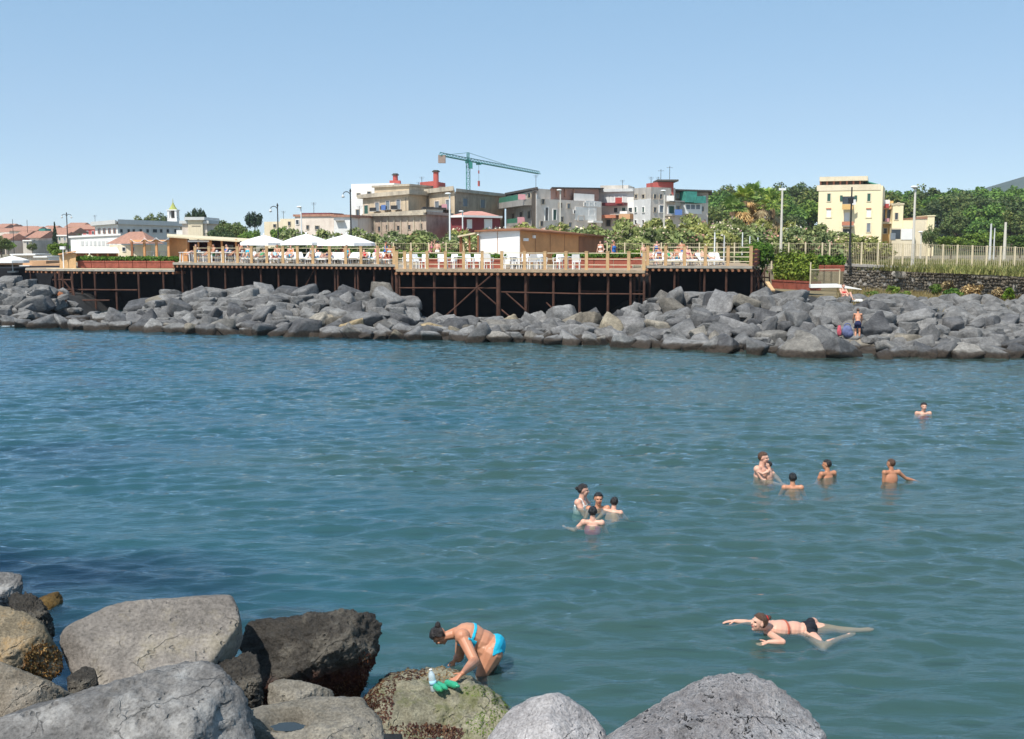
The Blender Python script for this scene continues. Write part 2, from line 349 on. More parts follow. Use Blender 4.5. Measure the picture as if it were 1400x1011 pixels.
# deep blue over weed on the left, green over sand on the right and near
kx = mth(t, 'ADD', mth(t, 'MULTIPLY', mth(t, 'MAXIMUM', sp.outputs[0], -8.0), .028), mth(t, 'MULTIPLY', np1.outputs[0], 1.0))
def weedbed(t, sp):      # dark weed on the bottom beside the left shore stones
    a = nd(t, 'MapRange'); t.links.new(sp.outputs[1], a.inputs[0]); a.inputs[1].default_value = 19; a.inputs[2].default_value = 13
    b = nd(t, 'MapRange'); t.links.new(sp.outputs[0], b.inputs[0]); b.inputs[1].default_value = -.5; b.inputs[2].default_value = -4.0
    return mth(t, 'MULTIPLY', mth(t, 'MULTIPLY', a.outputs[0], b.outputs[0]), .34)
kx = mth(t, 'SUBTRACT', mth(t, 'SUBTRACT', kx, .02), weedbed(t, sp))
body = ramp(t, kx, [(.0, (.010, .034, .070)), (.26, (.048, .140, .172)), (.52, (.074, .142, .136)), (1, (.090, .140, .118))])
df = nd(t, 'BsdfDiffuse'); t.links.new(body, df.inputs[0]); t.links.new(bp.outputs[0], df.inputs['Normal'])
tr = nd(t, 'BsdfTransparent'); tr.inputs[0].default_value = (.80, .93, .9, 1)
m1 = nd(t, 'MixShader'); m1.inputs[0].default_value = .34; t.links.new(tr.outputs[0], m1.inputs[1]); t.links.new(df.outputs[0], m1.inputs[2])
m2 = nd(t, 'MixShader'); t.links.new(fr.outputs[0], m2.inputs[0]); t.links.new(m1.outputs[0], m2.inputs[1]); t.links.new(gl.outputs[0], m2.inputs[2])
t.links.new(m2.outputs[0], t.nodes['Material Output'].inputs[0]); m_water = m
tag(link('sea_water', np_mesh('sea_water', np.stack([X.ravel(), Y.ravel(), Z.ravel()], 1), np.stack([i, i + 1, i + nx + 1, i + nx], 1), True), m_water), kind='structure')
# the sea is cloudy with plankton: light and sight die out over half a metre
for zz, op in ((-.13, .45), (-.26, .6), (-.42, 1.0)):
    mm_ = bpy.data.materials.new('cloudy_water'); mm_.use_nodes = True; t2 = mm_.node_tree; t2.nodes.remove(t2.nodes['Principled BSDF'])
    g2 = nd(t2, 'NewGeometry'); s2 = nd(t2, 'SeparateXYZ'); t2.links.new(g2.outputs['Position'], s2.inputs[0]); q2 = nd(t2, 'Mapping'); q2.inputs['Scale'].default_value = (.5, 1.1, 1); t2.links.new(g2.outputs['Position'], q2.inputs[0])
    k2 = mth(t2, 'SUBTRACT', mth(t2, 'ADD', mth(t2, 'MULTIPLY', mth(t2, 'MAXIMUM', s2.outputs[0], -8.0), .028), noise(t2, q2.outputs[0], .26, 5, .6).outputs[0]), .02)
    k2 = mth(t2, 'SUBTRACT', k2, weedbed(t2, s2))
    c2 = ramp(t2, k2, [(.0, (.010, .034, .070)), (.26, (.048, .140, .172)), (.52, (.074, .142, .136)), (1, (.090, .140, .118))])
    d2 = nd(t2, 'BsdfDiffuse'); t2.links.new(c2, d2.inputs[0]); r2 = nd(t2, 'BsdfTransparent'); r2.inputs[0].default_value = (.8, .93, .9, 1); x2 = nd(t2, 'MixShader'); x2.inputs[0].default_value = op
    t2.links.new(r2.outputs[0], x2.inputs[1]); t2.links.new(d2.outputs[0], x2.inputs[2]); t2.links.new(x2.outputs[0], t2.nodes['Material Output'].inputs[0])
    tag(link('cloudy_water', np_mesh('cloudy_water', [(-900, 5.0, zz), (900, 5.0, zz), (900, 68, zz), (-900, 68, zz)], [(0, 1, 2, 3)]), mm_), kind='structure')
def waterZ(x, y):
    iy = min(len(ys) - 1, int(np.searchsorted(ys, y))); ix = min(nx - 1, int(np.searchsorted(xs, x))); return float(Z[iy, ix])
# mountain far off to the right
mm = []
ax = Wz(700, 334.9).x; cxm, cym, hm = 1300, 1550, 315
nr, na = 14, 40
for j in range(nr):
    r = j / (nr - 1)
    for k in range(na):
        a = 2 * math.pi * k / na; rr = r * 900 * (1 + .06 * math.sin(3 * a) + .04 * math.sin(7 * a + 1))
        mm.append((cxm + rr * math.cos(a), cym + rr * math.sin(a), hm * (1 - r) ** 1.35 * (1 + .03 * math.sin(5 * a + r * 9)) + 1))
i = np.array([[j * na + k, j * na + (k + 1) % na, (j + 1) * na + (k + 1) % na, (j + 1) * na + k] for j in range(nr - 1) for k in range(na)])
m_mtn = M('mountain_scrub', (.055, .08, .06), .95, .4, .01, 0)
tag(link('mountain', np_mesh('mountain', mm, i, True), m_mtn), kind='structure')
# ------------------------------------------------------------------ boulders
_ico = {}
def ico(sub):
    if sub not in _ico:
        bm = bmesh.new(); bmesh.ops.create_icosphere(bm, subdivisions=sub, radius=1); bm.verts.ensure_lookup_table()
        _ico[sub] = (np.array([v.co[:] for v in bm.verts]), np.array([[v.index for v in f.verts] for f in bm.faces])); bm.free()
    return _ico[sub]
def planes_r(Dn, N, H, p):
    s = np.zeros(len(Dn))
    for n, h in zip(N, H): s += np.clip(Dn @ n / h, 0, None) ** p
    return s ** (-1 / p)
def fracn(Dn, sc_, off, H=.9, oct=5):
    return np.array([mnoise.fractal(Vector(d * sc_ + off), H, 2.1, oct) for d in Dn])
def boulder_mesh(name, seed, sub=4, npl=13, p=16, amp=.05, squash=(1, 1, .75)):
    r = np.random.RandomState(seed); Dn, F = ico(sub)
    N = r.normal(size=(npl, 3)); N /= np.linalg.norm(N, axis=1)[:, None]; N = np.concatenate([N, np.eye(3), -np.eye(3)])
    H = np.concatenate([r.uniform(.5, .95, npl), np.full(6, .97)])
    rr = planes_r(Dn, N, H, p) * (1 + amp * fracn(Dn, 1.6, r.uniform(0, 50, 3)) + amp * .5 * fracn(Dn, 5, r.uniform(0, 50, 3), .7))
    return np_mesh(name, Dn * rr[:, None] * np.array(squash), F, True)
GREY = dict(dark=(0.069, 0.068, 0.067), mid=(0.153, 0.15, 0.147), pale=(0.26, 0.255, 0.249))
m_rk = {
 'dark grey': rockmat('rock_dark', (0.042, 0.042, 0.044), (0.097, 0.096, 0.097), (0.176, 0.174, 0.173), 1.0, .17, tint=.12),
 'mid grey': rockmat('rock_mid', **GREY, scale=1.0, algae=.17, tint=.14),
 'pale grey': rockmat('rock_pale', (0.102, 0.099, 0.096), (0.223, 0.218, 0.211), (0.342, 0.333, 0.32), 1.0, .17, tint=.14),
 'tan': rockmat('rock_tan', (0.111, 0.093, 0.067), (0.26, 0.223, 0.162), (0.417, 0.362, 0.269), 1.0, .17, tint=.14)}
protos = [boulder_mesh('boulder', 100 + k, 4, 6 + k % 3, 44 + (k % 3) * 10, .034, (1.15, .95, .70 + .05 * (k % 4))) for k in range(14)]
pr_m = {}
for k, me in enumerate(protos):
    for tone, mt in m_rk.items():
        c = me.copy(); c.materials.append(mt); pr_m[k, tone] = c
rb = random.Random(5)
SECT = [(70, 'left of the low platform'), (240, 'below the low platform'), (400, 'below the brown pavilion'),
        (540, 'below the white parasols'), (640, 'under scaffold left of kiosk'), (760, 'under scaffold by white kiosk'), (880, 'under right scaffold end'),
        (1030, 'below the right deck'), (1130, 'below the big hedge'), (1220, 'around the two rock bathers'), (1320, 'below the stone wall'), (9999, 'at the far right')]
ROWN = ['at the waterline', 'just above waterline', 'low in pile', 'halfway up', 'high in pile', 'near crest', 'on crest']
ORD = ['first', 'second', 'third', 'fourth', 'fifth', 'sixth', 'seventh', 'eighth', 'ninth', 'tenth', 'eleventh', 'twelfth']
def topx(v):
    w = Vector(v) - Vector((0, 0, CAM_Z)); z = w.dot(_Fw); return 700 + F_PX * w.dot(_R) / z, 505.5 - F_PX * w.dot(_U) / z
bl = []
s0 = XD(-70, 74).x; s1 = XD(1480, 52).x; x = s0
rows = 10
for row in range(rows):
    x = s0 + rb.uniform(0, 1.2)
    while x < s1:
        big = rb.random()
        R = rb.uniform(.38, .70) * (1.25 if big > .82 else 1)
        if x > XD(1230, 55).x and row > 2: R *= .72
        xx = x + rb.uniform(-.25, .25); t_ = -.35 + row * (CT + .3) / (rows - 1) + rb.uniform(-.35, .35)
        yy = shoreY(xx) + t_; z = rockZ(xx, yy) + R * rb.uniform(.12, .34)
        if row == 0: z = rb.uniform(.0, .16)
        px, py = topx((xx, yy, z))
        if (1148 < px < 1196 and 46.9 < yy < 49.0) or (1122 < px < 1186 and 52.6 < yy < 55.4): z -= .55      # room for the two bathers
        if -70 < px < 1480: bl.append((row, px, xx, yy, z, R))
        x += R * rb.uniform(1.6, 1.95)
sec_of = lambda px: next(i for i, (a, b) in enumerate(SECT) if px < a)
bl.sort(key=lambda q: -(q[5] / q[3]) * (1.15 if q[0] < 5 else 1) * (1 if -5 < q[1] < 1405 else .5))
bl, small = bl[:296], bl[296:]
bins = {}
for b_ in bl: bins.setdefault((sec_of(b_[1]), b_[0]), []).append(b_)
BOUL = []
for (se, row), lst in bins.items():
    lst.sort(key=lambda q: q[1])
    for k, (_, px, xx, yy, z, R) in enumerate(lst):
        under = 540 < px < 880
        tone = rb.choices(['dark grey', 'mid grey', 'pale grey', 'tan'], [2, 6, 4, 1.3] if under else [2.4, 7, 2.6, .2])[0]
        o = link('boulder', pr_m[rb.randrange(14), tone], None)
        o.location = (xx, yy, z); o.scale = (R * rb.uniform(.9, 1.2), R * rb.uniform(.85, 1.1), R * rb.uniform(.85, 1.15))
        o.rotation_euler = (rb.uniform(-.5, .5) + (.3 if rb.random() < .4 else 0), rb.uniform(-.5, .5), rb.uniform(0, 6.28))
        n_ = len(lst)
        w = '' if n_ == 1 else (', leftmost' if k == 0 else ', rightmost' if k == n_ - 1 else ', %s from the left' % ORD[min(k, 11)])
        tag(o, '%s boulder %s, %s%s' % (tone, ROWN[row * 6 // 9], SECT[se][1], w), 'boulder', 'boulders of the far breakwater'); BOUL.append(o)
# rubble in the gaps
sv, sf = [], []; Dn, F = ico(2)
for _, px, xx, yy, z, R in small:
    pm = protos[rb.randrange(14)]; vv = np.zeros(len(pm.vertices) * 3, np.float32); pm.vertices.foreach_get('co', vv); vv = vv.reshape(-1, 3)
    a = rb.uniform(0, 6.28); ca, sa = math.cos(a), math.sin(a); vv = vv * R; vv = np.stack([vv[:, 0] * ca - vv[:, 1] * sa, vv[:, 0] * sa + vv[:, 1] * ca, vv[:, 2]], 1)
    sf.append(ico(4)[1] + sum(map(len, sv))); sv.append(vv + np.array([xx, yy, z])); r = np.random.RandomState(8)
for k in range(1140):
    xx = r.uniform(s0, s1); tt = r.uniform(-.2, CT + 3); yy = shoreY(xx) + tt; R = r.uniform(.14, .42)
    if k > 900: xx = XD(r.uniform(1165, 1460), 58).x; R = r.uniform(.22, .62); yy = shoreY(xx) + CT + r.uniform(-1.2, 3.2)
    elif xx > XD(1180, 60).x: tt = r.uniform(2, CT + 1.5); yy = shoreY(xx) + tt
    rr = planes_r(Dn, *(lambda N: (N / np.linalg.norm(N, axis=1)[:, None], r.uniform(.6, .95, 10)))(r.normal(size=(10, 3))), 12)
    rr = np.clip(rr, .4, 1.3)
    b0 = sum(map(len, sv)); sv.append(Dn * rr[:, None] * R * np.array([1.2, 1, .8]) + np.array([xx, yy, rockZ(xx, yy) + R * .4])); sf.append(F + b0)
tag(link('loose_rubble', np_mesh('loose_rubble', np.concatenate(sv), np.concatenate(sf)), m_rk['mid grey']), 'small broken grey stones filling gaps between the breakwater boulders', 'rubble', kind='stuff')

# ---- the stones in front, each shaped after its own outline
def outline_rock(label, outl, D, mat, seed, depth=.8, sub=6, p=20, amp=.035, front=None, dents=(), fine=1.0, group='boulders of the near shore', tilt=.3):
    r = np.random.RandomState(seed); Dn, F = ico(sub)
    cx = sum(a for a, b in outl) / len(outl); cy = sum(b for a, b in outl) / len(outl)
    C = P(cx, cy, D); dn = (C - Vector((0, 0, CAM_Z))); zc = dn.dot(_Fw); dn.normalize(); right = dn.cross(Vector((0, 0, 1))).normalized(); up = right.cross(dn)
    ppm = F_PX / zc; Q = [((a - cx) / ppm, -(b - cy) / ppm) for a, b in outl]
    area = sum(Q[i][0] * Q[(i + 1) % len(Q)][1] - Q[(i + 1) % len(Q)][0] * Q[i][1] for i in range(len(Q)))
    N, H = [], []
    for i in range(len(Q)):
        a, b = Q[i], Q[(i + 1) % len(Q)]; ex, ey = b[0] - a[0], b[1] - a[1]; L = math.hypot(ex, ey)
        nx_, ny_ = (ey / L, -ex / L) if area > 0 else (-ey / L, ex / L); h = nx_ * a[0] + ny_ * a[1]
        if h < .02: continue
        al = r.uniform(-tilt, tilt) * .5; n = (right * nx_ + up * ny_) * math.cos(al) + dn * math.sin(al); ra, rb_ = ray(*outl[i]), ray(*outl[(i + 1) % len(outl)]); n = ra.cross(rb_).normalized()      # the plane of sight through this edge
        if n.dot(right * nx_ + up * ny_) < 0: n = -n
        N.append(np.array(n)); H.append(n.dot(Vector((0, 0, CAM_Z)) - C) * 1.012)
    R = max(math.hypot(*q) for q in Q)
    fr_ = front or [(-.05, .72, .7, .36), (-.55, .15, .8, .5), (.5, -.1, .85, .5), (.1, -.6, .78, .55)]
    for a, b, c, h in fr_:
        n = (right * a + up * b - dn * c).normalized(); N.append(np.array(n)); H.append(h * R)
    for k in range(7):
        n = (right * r.uniform(-.8, .8) + up * r.uniform(-.8, .8) + dn).normalized(); N.append(np.array(n)); H.append(r.uniform(.5, .75) * R * depth)
    rr = planes_r(Dn, N, H, p)
    amp *= 1.45; rr *= 1 + amp * fracn(Dn, 2.0, r.uniform(0, 50, 3)) + amp * .55 * fine * fracn(Dn, 7, r.uniform(0, 50, 3), .7, 6) + amp * .22 * fine * fracn(Dn, 22, r.uniform(0, 50, 3), .6, 4)
    Vv = Dn * rr[:, None]
    for (px, py, wpx, dep) in dents:      # hollows worn into the stone
        T = P(px, py, D); a = (T - C).dot(right); bq = (T - C).dot(up); LR = Vv @ np.array(right); LU = Vv @ np.array(up); LD = Vv @ np.array(dn)
        q = ((LR - a) / (wpx / ppm)) ** 2 + ((LU - bq) / (wpx * .42 / ppm)) ** 2
        Vv -= np.where((q < 1.6) & (LD < .1), dep * np.exp(-q ** 2 * 1.2), 0)[:, None] * np.array((0, 0, 1))[None]
    o = link('boulder', np_mesh('boulder', Vv, F, True), mat, origin=C)
    return tag(o, label, 'boulder', group)
k_ = dict(tint=0.0, crack=.28)
mf_big = rockmat('rock_slab', (0.117, 0.104, 0.092), (0.188, 0.167, 0.146), (0.281, 0.253, 0.216), .8, .0, .3, (.30, .25, .15), .5, **k_)
mf_grey = rockmat('rock_front_grey', (0.081, 0.077, 0.075), (0.155, 0.149, 0.142), (0.263, 0.254, 0.239), .9, .0, .55, (.42, .41, .39), .7, **k_)
mf_dark = rockmat('rock_black', (.02, .018, .016), (.065, .058, .049), (.22, .20, .165), 1.0, .0, .3, (.19, .165, .125), 1.2, hi=1.3, weed=.35, **k_)
mf_tan = rockmat('rock_lichen', (0.069, 0.058, 0.045), (0.206, 0.175, 0.133), (0.358, 0.309, 0.252), 1.3, .0, .8, (.16, .15, .13), .8, weed=.22, **k_)
mf_tan2 = rockmat('rock_lichen_orange', (0.062, 0.057, 0.048), (0.153, 0.138, 0.113), (0.251, 0.225, 0.194), 1.2, .0, .6, (.28, .19, .09), .8, weed=.30, **k_)
mf_pool = rockmat('rock_pool_stone', (0.088, 0.078, 0.061), (0.207, 0.187, 0.153), (0.37, 0.331, 0.255), 1.1, .0, .7, (.13, .125, .12), .7, **k_)
mf_moss = rockmat('rock_mossy', (0.086, 0.081, 0.056), (0.238, 0.221, 0.158), (0.41, 0.378, 0.275), 1.1, .0, .4, (.12, .10, .06), .8, weed=0, moss=.6, **k_)
mf_pink = rockmat('rock_front_pale', (0.204, 0.192, 0.192), (0.372, 0.354, 0.35), (0.576, 0.552, 0.54), 1.1, .0, .5, (.16, .15, .15), 1.0, **k_)
mf_rough = rockmat('rock_rough_lava', (0.255, 0.232, 0.232), (0.51, 0.48, 0.473), (0.75, 0.75, 0.75), 1.6, .0, .6, (.14, .13, .13), 1.8, hi=1.5, **k_)
FR = {}
FR['slab'] = outline_rock('big smooth grey slab with a flat sunlit face behind the front grey boulder', [(78, 868), (112, 826), (200, 820), (316, 812), (330, 845), (333, 885), (300, 925), (200, 975), (135, 975), (92, 915)], 9.9, mf_big, 1, front=[(-.06, .62, .78, .30), (-.6, .1, .75, .62), (.75, -.35, .5, .78), (.1, -.8, .5, .6)], amp=.016, p=34)
FR['front'] = outline_rock('long bluish grey boulder in the bottom left corner of the picture', [(-60, 1011), (0, 985), (130, 942), (250, 908), (282, 905), (315, 925), (333, 965), (352, 1040), (300, 1110), (-20, 1110)], 7.7, mf_grey, 2, front=[(-.1, .8, .6, .34), (-.3, .5, .85, .42), (.6, .2, .75, .62), (0, -.5, .8, .6)], amp=.04, p=40, fine=1.4)
FR['black'] = outline_rock('black jagged lava boulder with overhanging wet underside left of bending woman', [(325, 865), (345, 848), (420, 842), (470, 836), (512, 842), (522, 858), (512, 890), (505, 930), (470, 975), (400, 985), (340, 960)], 10.7, mf_dark, 3, front=[(-.2, .7, .68, .46), (-.4, .4, .8, .44), (.2, -.75, .62, .38), (.7, 0, .7, .6)], amp=.06, fine=1.5, p=36)
FR['under'] = outline_rock('black broken rock in the shaded gap beside the big slab', [(295, 905), (330, 872), (352, 900), (360, 960), (350, 1000), (310, 985)], 9.6, mf_dark, 31, amp=.07, fine=1.5)
FR['flat'] = outline_rock('small flat brownish stone in the shaded gap below the black boulder', [(355, 938), (380, 929), (412, 931), (455, 944), (458, 960), (430, 985), (365, 985)], 9.6, mf_pool, 4, amp=.04)
FR['pool'] = outline_rock('rounded tan and grey boulder with a small rain pool in its top', [(328, 972), (380, 960), (440, 951), (490, 953), (515, 975), (527, 1011), (530, 1080), (420, 1110), (330, 1080)], 8.5, mf_pool, 5, front=[(-.1, .85, .52, .30), (.3, .5, .8, .5), (-.5, .3, .8, .55), (0, -.5, .9, .6)], amp=.03, p=24, dents=[(393, 984, 30, .17)])
FR['moss'] = outline_rock('wide mossy boulder under the green bottles where the woman leans', [(505, 955), (530, 922), (575, 911), (612, 914), (650, 933), (685, 958), (704, 980), (712, 1060), (620, 1190), (520, 1160), (490, 1040)], 10.6, mf_moss, 6, front=[(-.05, .86, .5, .40), (.1, .45, .9, .42), (-.6, .4, .6, .6), (.5, .4, .75, .6)], amp=.05, p=28)
FR['pale'] = outline_rock('pale grey pointed boulder at the bottom edge right of the mossy one', [(662, 1018), (700, 968), (735, 952), (765, 948), (800, 968), (826, 998), (832, 1050), (760, 1100), (670, 1090)], 8.9, mf_pink, 7, front=[(-.5, .6, .65, .40), (.45, .55, .7, .42), (0, .3, 1, .5)], amp=.025, p=24)
FR['lava'] = outline_rock('large rough pitted grey lava boulder at the bottom edge, rightmost of the front row', [(800, 1030), (850, 992), (900, 962), (955, 931), (1000, 921), (1040, 928), (1085, 955), (1118, 985), (1140, 1030), (1140, 1100), (1000, 1140), (830, 1110)], 8.6, mf_rough, 8, front=[(-.35, .8, .5, .40), (.3, .75, .6, .42), (-.1, .5, .85, .48)], amp=.036, fine=1.35, p=22)
FR['knob'] = outline_rock('angular rock with white sunlit top at the left edge of the picture', [(-30, 790), (5, 782), (28, 786), (32, 802), (18, 835), (-25, 845)], 11.6, mf_grey, 9, amp=.05)
FR['ridge'] = outline_rock('black ragged lava ridge at the left edge above the weedy water', [(15, 815), (28, 800), (48, 812), (66, 838), (74, 862), (60, 900), (20, 890)], 11.0, mf_dark, 10, amp=.08, fine=1.6)
FR['lich'] = outline_rock('rounded boulder with orange lichen and brown weed at the left edge', [(-60, 850), (-20, 826), (30, 832), (58, 852), (78, 885), (86, 915), (60, 940), (-10, 945), (-60, 930)], 9.4, mf_tan2, 11, amp=.04, p=16)
FR['tan'] = outline_rock('pale tan lichen crusted boulder at the left edge in front of the weedy one', [(-60, 930), (-10, 898), (30, 912), (60, 928), (105, 945), (120, 970), (60, 1010), (-40, 1020)], 8.5, mf_tan, 12, amp=.04, p=16)
FR['wedge'] = outline_rock('small black wedge of rock below the big slab', [(90, 918), (112, 910), (128, 913), (137, 945), (130, 960), (96, 960)], 9.0, mf_dark, 13, amp=.05)
# just breaking the surface
v = Wz(67, 826)
o = link('boulder', boulder_mesh('boulder', 78, 5, 14, 6, .10, (.2, .3, .16)), rockmat('rock_weedy', (.05, .03, .01), (.13, .075, .02), (.24, .15, .05), 3, .0, **k_), origin=(v.x, v.y, .04))
tag(o, 'small brown weed covered rock awash in the water at left', 'boulder', 'boulders of the near shore')
m_sub = rockmat('rock_sunken', (.01, .012, .01), (.04, .038, .026), (.09, .08, .05), 1.2, .0, tint=0.0)
for (px, py, a, b_, zz, ex) in ((385, 832, 1.3, .8, -.40, 'behind the black boulder'), (355, 822, 1.2, .8, -.45, 'behind the big grey slab'), (712, 962, .7, .5, -.42, 'between mossy and pale boulders'), (140, 822, 1.5, .8, -.46, 'off the left shore')):
    v = Wz(px, py); o = link('sunken_rock', boulder_mesh('sunken_rock', int(px), 4, 10, 10, .06, (a, b_, .4)), m_sub, origin=(v.x, v.y, zz))
    tag(o, 'dark sunken rock seen through the water ' + ex, 'sunken rock', 'rocks under water near the shore')
# near shore out of the picture: the breakwater that carries the viewer
nearp = [(-5.5, 5.0, .9), (-3.2, 4.4, 1.1), (-1.0, 4.6, 1.0), (1.2, 4.6, .95), (3.4, 5.2, .85), (5.6, 6.2, .55), (-7.2, 6.8, .5), (-4.2, 2.2, 1.9), (-1.7, 1.6, 2.1), (1.0, 1.7, 2.2), (3.4, 2.5, 1.8), (-8.2, 9.6, .2), (5.2, 8.4, .05), (7.2, 7.6, .1), (-6.4, 2.6, 1.6), (5.8, 3.4, 1.3)]
for k, (x, y, z) in enumerate(nearp):
    o = link('boulder', pr_m[k % 14, ['mid grey', 'pale grey'][k % 2]], None); o.location = (x, y, z - .25); o.scale = (1.15, .95, .8); o.rotation_euler = (.2 * (k % 3), .1, k * 1.3)
    tag(o, 'grey boulder of the near breakwater outside the picture', 'boulder', 'boulders below the viewer')
def nz(x, y):
    z = max(-3, 2.75 - .52 * max(0, y) - .045 * max(0, abs(x) - 4) ** 1.3)
    return max(z, .3) if -6.5 < x < -.5 and 4 < y < 9.9 else z
tag(grid('shore_rubble', np.linspace(-30, 30, 121), np.linspace(-30, 12, 85), nz, m_rubble), kind='structure')
# pool water
v = P(393, 984, 8.36); mb = MB(); n = 20
mb.add([(v.x + (.13 + .02 * math.sin(i * 2.1)) * math.cos(i * 6.283 / n), v.y + .085 * math.sin(i * 6.283 / n), v.z - .06) for i in range(n)], [tuple(range(n))])
mp_, t, b = nodes('pool_water'); b.inputs['Base Color'].default_value = (.03, .035, .035, 1); b.inputs['Roughness'].default_value = .05
tag(mb.build('pool_water', mp_), kind='structure')
# weed tufts growing on the stones
def weed_on(rock, region, n, size, mat, label, seed):
    me = rock.data; r = random.Random(seed); C = Vector(rock.location); cand = []
    for v in me.vertices:
        p = v.co + C
        if v.normal.dot(Vector((0, 0, CAM_Z)) - p) < -.1: continue
        px, py = topx(p)
        if any(((px - a) / w) ** 2 + ((py - b) / h) ** 2 < 1 for a, b, w, h in region): cand.append((p, v.normal))
    V, Fq = [], []
    for k in range(n if cand else 0):
        p, nn = r.choice(cand); nn = Vector(nn); s_ = size * r.uniform(.5, 1.3)
        a = Vector((r.gauss(0, 1), r.gauss(0, 1), r.gauss(0, 1))); a = (a - nn * a.dot(nn)).normalized(); b = nn.cross(a)
        up = (nn * r.uniform(.1, .4) + a * r.uniform(-.9, .9) + Vector((0, 0, -.35))).normalized(); q = len(V)
        V += [p - b * s_ * .25, p + b * s_ * .25, p + b * s_ * .33 + up * s_, p - b * s_ * .2 + up * s_ * 1.1]; Fq.append((q, q + 1, q + 2, q + 3))
    if Fq: tag(link('seaweed', np_mesh('seaweed', [tuple(v) for v in V], Fq), mat), label, 'seaweed', kind='stuff')
m_weed = leafmat('seaweed_red', (.035, .010, .008), (.085, .026, .016), (.20, .10, .045), 4, .1)
m_weed2 = leafmat('seaweed_gold', (.08, .035, .012), (.20, .10, .03), (.42, .28, .12), 4, .1)
m_moss = leafmat('green_weed', (.05, .09, .010), (.12, .18, .022), (.22, .27, .05), 4, .1)
weed_on(FR['moss'], [(512, 935, 30, 32), (545, 918, 40, 12), (520, 965, 18, 24), (575, 1003, 60, 14), (505, 950, 22, 40)], 7000, .022, m_weed, 'dark red seaweed on the left shoulder of the mossy boulder', 1)
weed_on(FR['moss'], [(580, 918, 50, 12), (610, 925, 20, 8)], 1400, .018, m_weed2, 'golden brown seaweed along the top of the mossy boulder', 2)
weed_on(FR['moss'], [(668, 990, 30, 18), (682, 962, 16, 10), (655, 945, 26, 8), (680, 985, 22, 18)], 3600, .015, m_moss, 'green weed on the right flank of the mossy boulder', 3)
weed_on(FR['black'], [(500, 915, 12, 26), (480, 945, 26, 14)], 700, .022, m_weed, 'dark red seaweed at the foot of the black boulder', 4)
weed_on(FR['lich'], [(60, 905, 28, 26), (40, 925, 34, 14)], 1800, .02, m_weed2, 'golden brown seaweed on the weedy boulder at the left edge', 5)

# spray and foam where the sea touches the stones at the left
r = np.random.RandomState(55); mbf = MB()
for k in range(26):
    px = r.choice([r.uniform(-5, 22), r.uniform(22, 62), r.uniform(130, 150), r.uniform(0, 400)], p=[.35, .4, .15, .1]); c = Wz(px, 444); y = shoreY(c.x) - r.uniform(.45, 1.1); mbf.ell((c.x, y, .02), r.uniform(.08, .32), r.uniform(.04, .12), r.uniform(.008, .025), n=9, k=4)
tag(mbf.build('sea_foam', M('sea_foam', (.62, .66, .68), .9, .05, 8, .2), None, (0, 0, 0), True), 'white foam where the sea washes the boulders at left', 'foam', kind='stuff')
# ------------------------------------------------------------------ the town
m_pane = M('window_glass', (.035, .045, .055), .15, .3, 1, 0, .6)
m_shut_g = M('shutter_green', (.035, .10, .075), .6, .2, 2, 0); m_shut_gr = M('shutter_grey', (.19, .22, .25), .6, .2, 2, 0)
m_white = plaster('white_wall', (.80, .79, .76), (.45, .42, .37), .25); m_cream = plaster('cream_wall', (0.759, 0.667, 0.494), (0.483, 0.391, 0.253), .45)
m_beige = plaster('beige_stone', (0.644, 0.518, 0.364), (0.308, 0.252, 0.182), .7); m_base = plaster('stone_base', (0.54, 0.432, 0.338), (0.27, 0.203, 0.162), .9)
m_beige_shaded = plaster('shaded_beige_stone', (0.45, 0.362, 0.263), (0.225, 0.188, 0.15), .7); m_trim = plaster('cornice_stone', (0.54, 0.472, 0.365), (0.203, 0.176, 0.149), .8)  # first one: beige darkened in colour, standing for shade on right-hand walls
m_grey = plaster('grey_wall', (0.575, 0.525, 0.463), (0.312, 0.275, 0.237), .6); m_pale = plaster('pale_pink_wall', (0.744, 0.66, 0.576), (0.456, 0.372, 0.312), .55)
m_crim = plaster('crimson_wall', (.24, .055, .06), (.16, .05, .05), .5); m_salmon = M('salmon_roof', (.55, .27, .21), .8, .2, .8); m_red = plaster('red_wall', (.50, .12, .10), (.33, .09, .08), .5)
m_tile = M('terracotta_tiles', (.38, .20, .14), .85, .35, 3, .5); m_roofd = M('dark_roofing', (.09, .08, .07), .9, .3, 1)
m_yel = plaster('yellow_wall', (.86, .75, .50), (0.756, 0.626, 0.389), .22); m_ochre = plaster('ochre_wall', (.70, .45, .18), (.5, .33, .16), .4)
m_orange = plaster('orange_wall', (.60, .36, .20), (.42, .27, .17), .4); m_lgrey = plaster('light_grey_wall', (0.598, 0.609, 0.598), (0.414, 0.414, 0.402), .4)
m_wtrim = M('white_paint', (.80, .79, .76), .6, .06, 1, .05); m_maroon = M('maroon_paint', (.16, .04, .045), .6, .2, 1, 0); m_green = M('green_paint', (.06, .20, .13), .6, .2, 1, 0)
m_teal = M('teal_netting', (.06, .27, .22), .7, .35, 2, .2); m_iron = M('dark_iron', (.03, .03, .03), .55, .2, 3, 0); m_rust = M('rusty_steel', (.075, .034, .022), .85, .45, 3, .4)
m_conc = M('weathered_concrete', (.36, .34, .31), .9, .25, 1, .3); m_terra = M('terracotta_awning', (.50, .20, .12), .8, .2, 1, .1)
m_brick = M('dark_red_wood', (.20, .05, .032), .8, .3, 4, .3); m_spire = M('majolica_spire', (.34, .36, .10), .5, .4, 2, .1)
m_attic = plaster('attic_wall', (.40, .24, .19), (.28, .18, .15), .5)
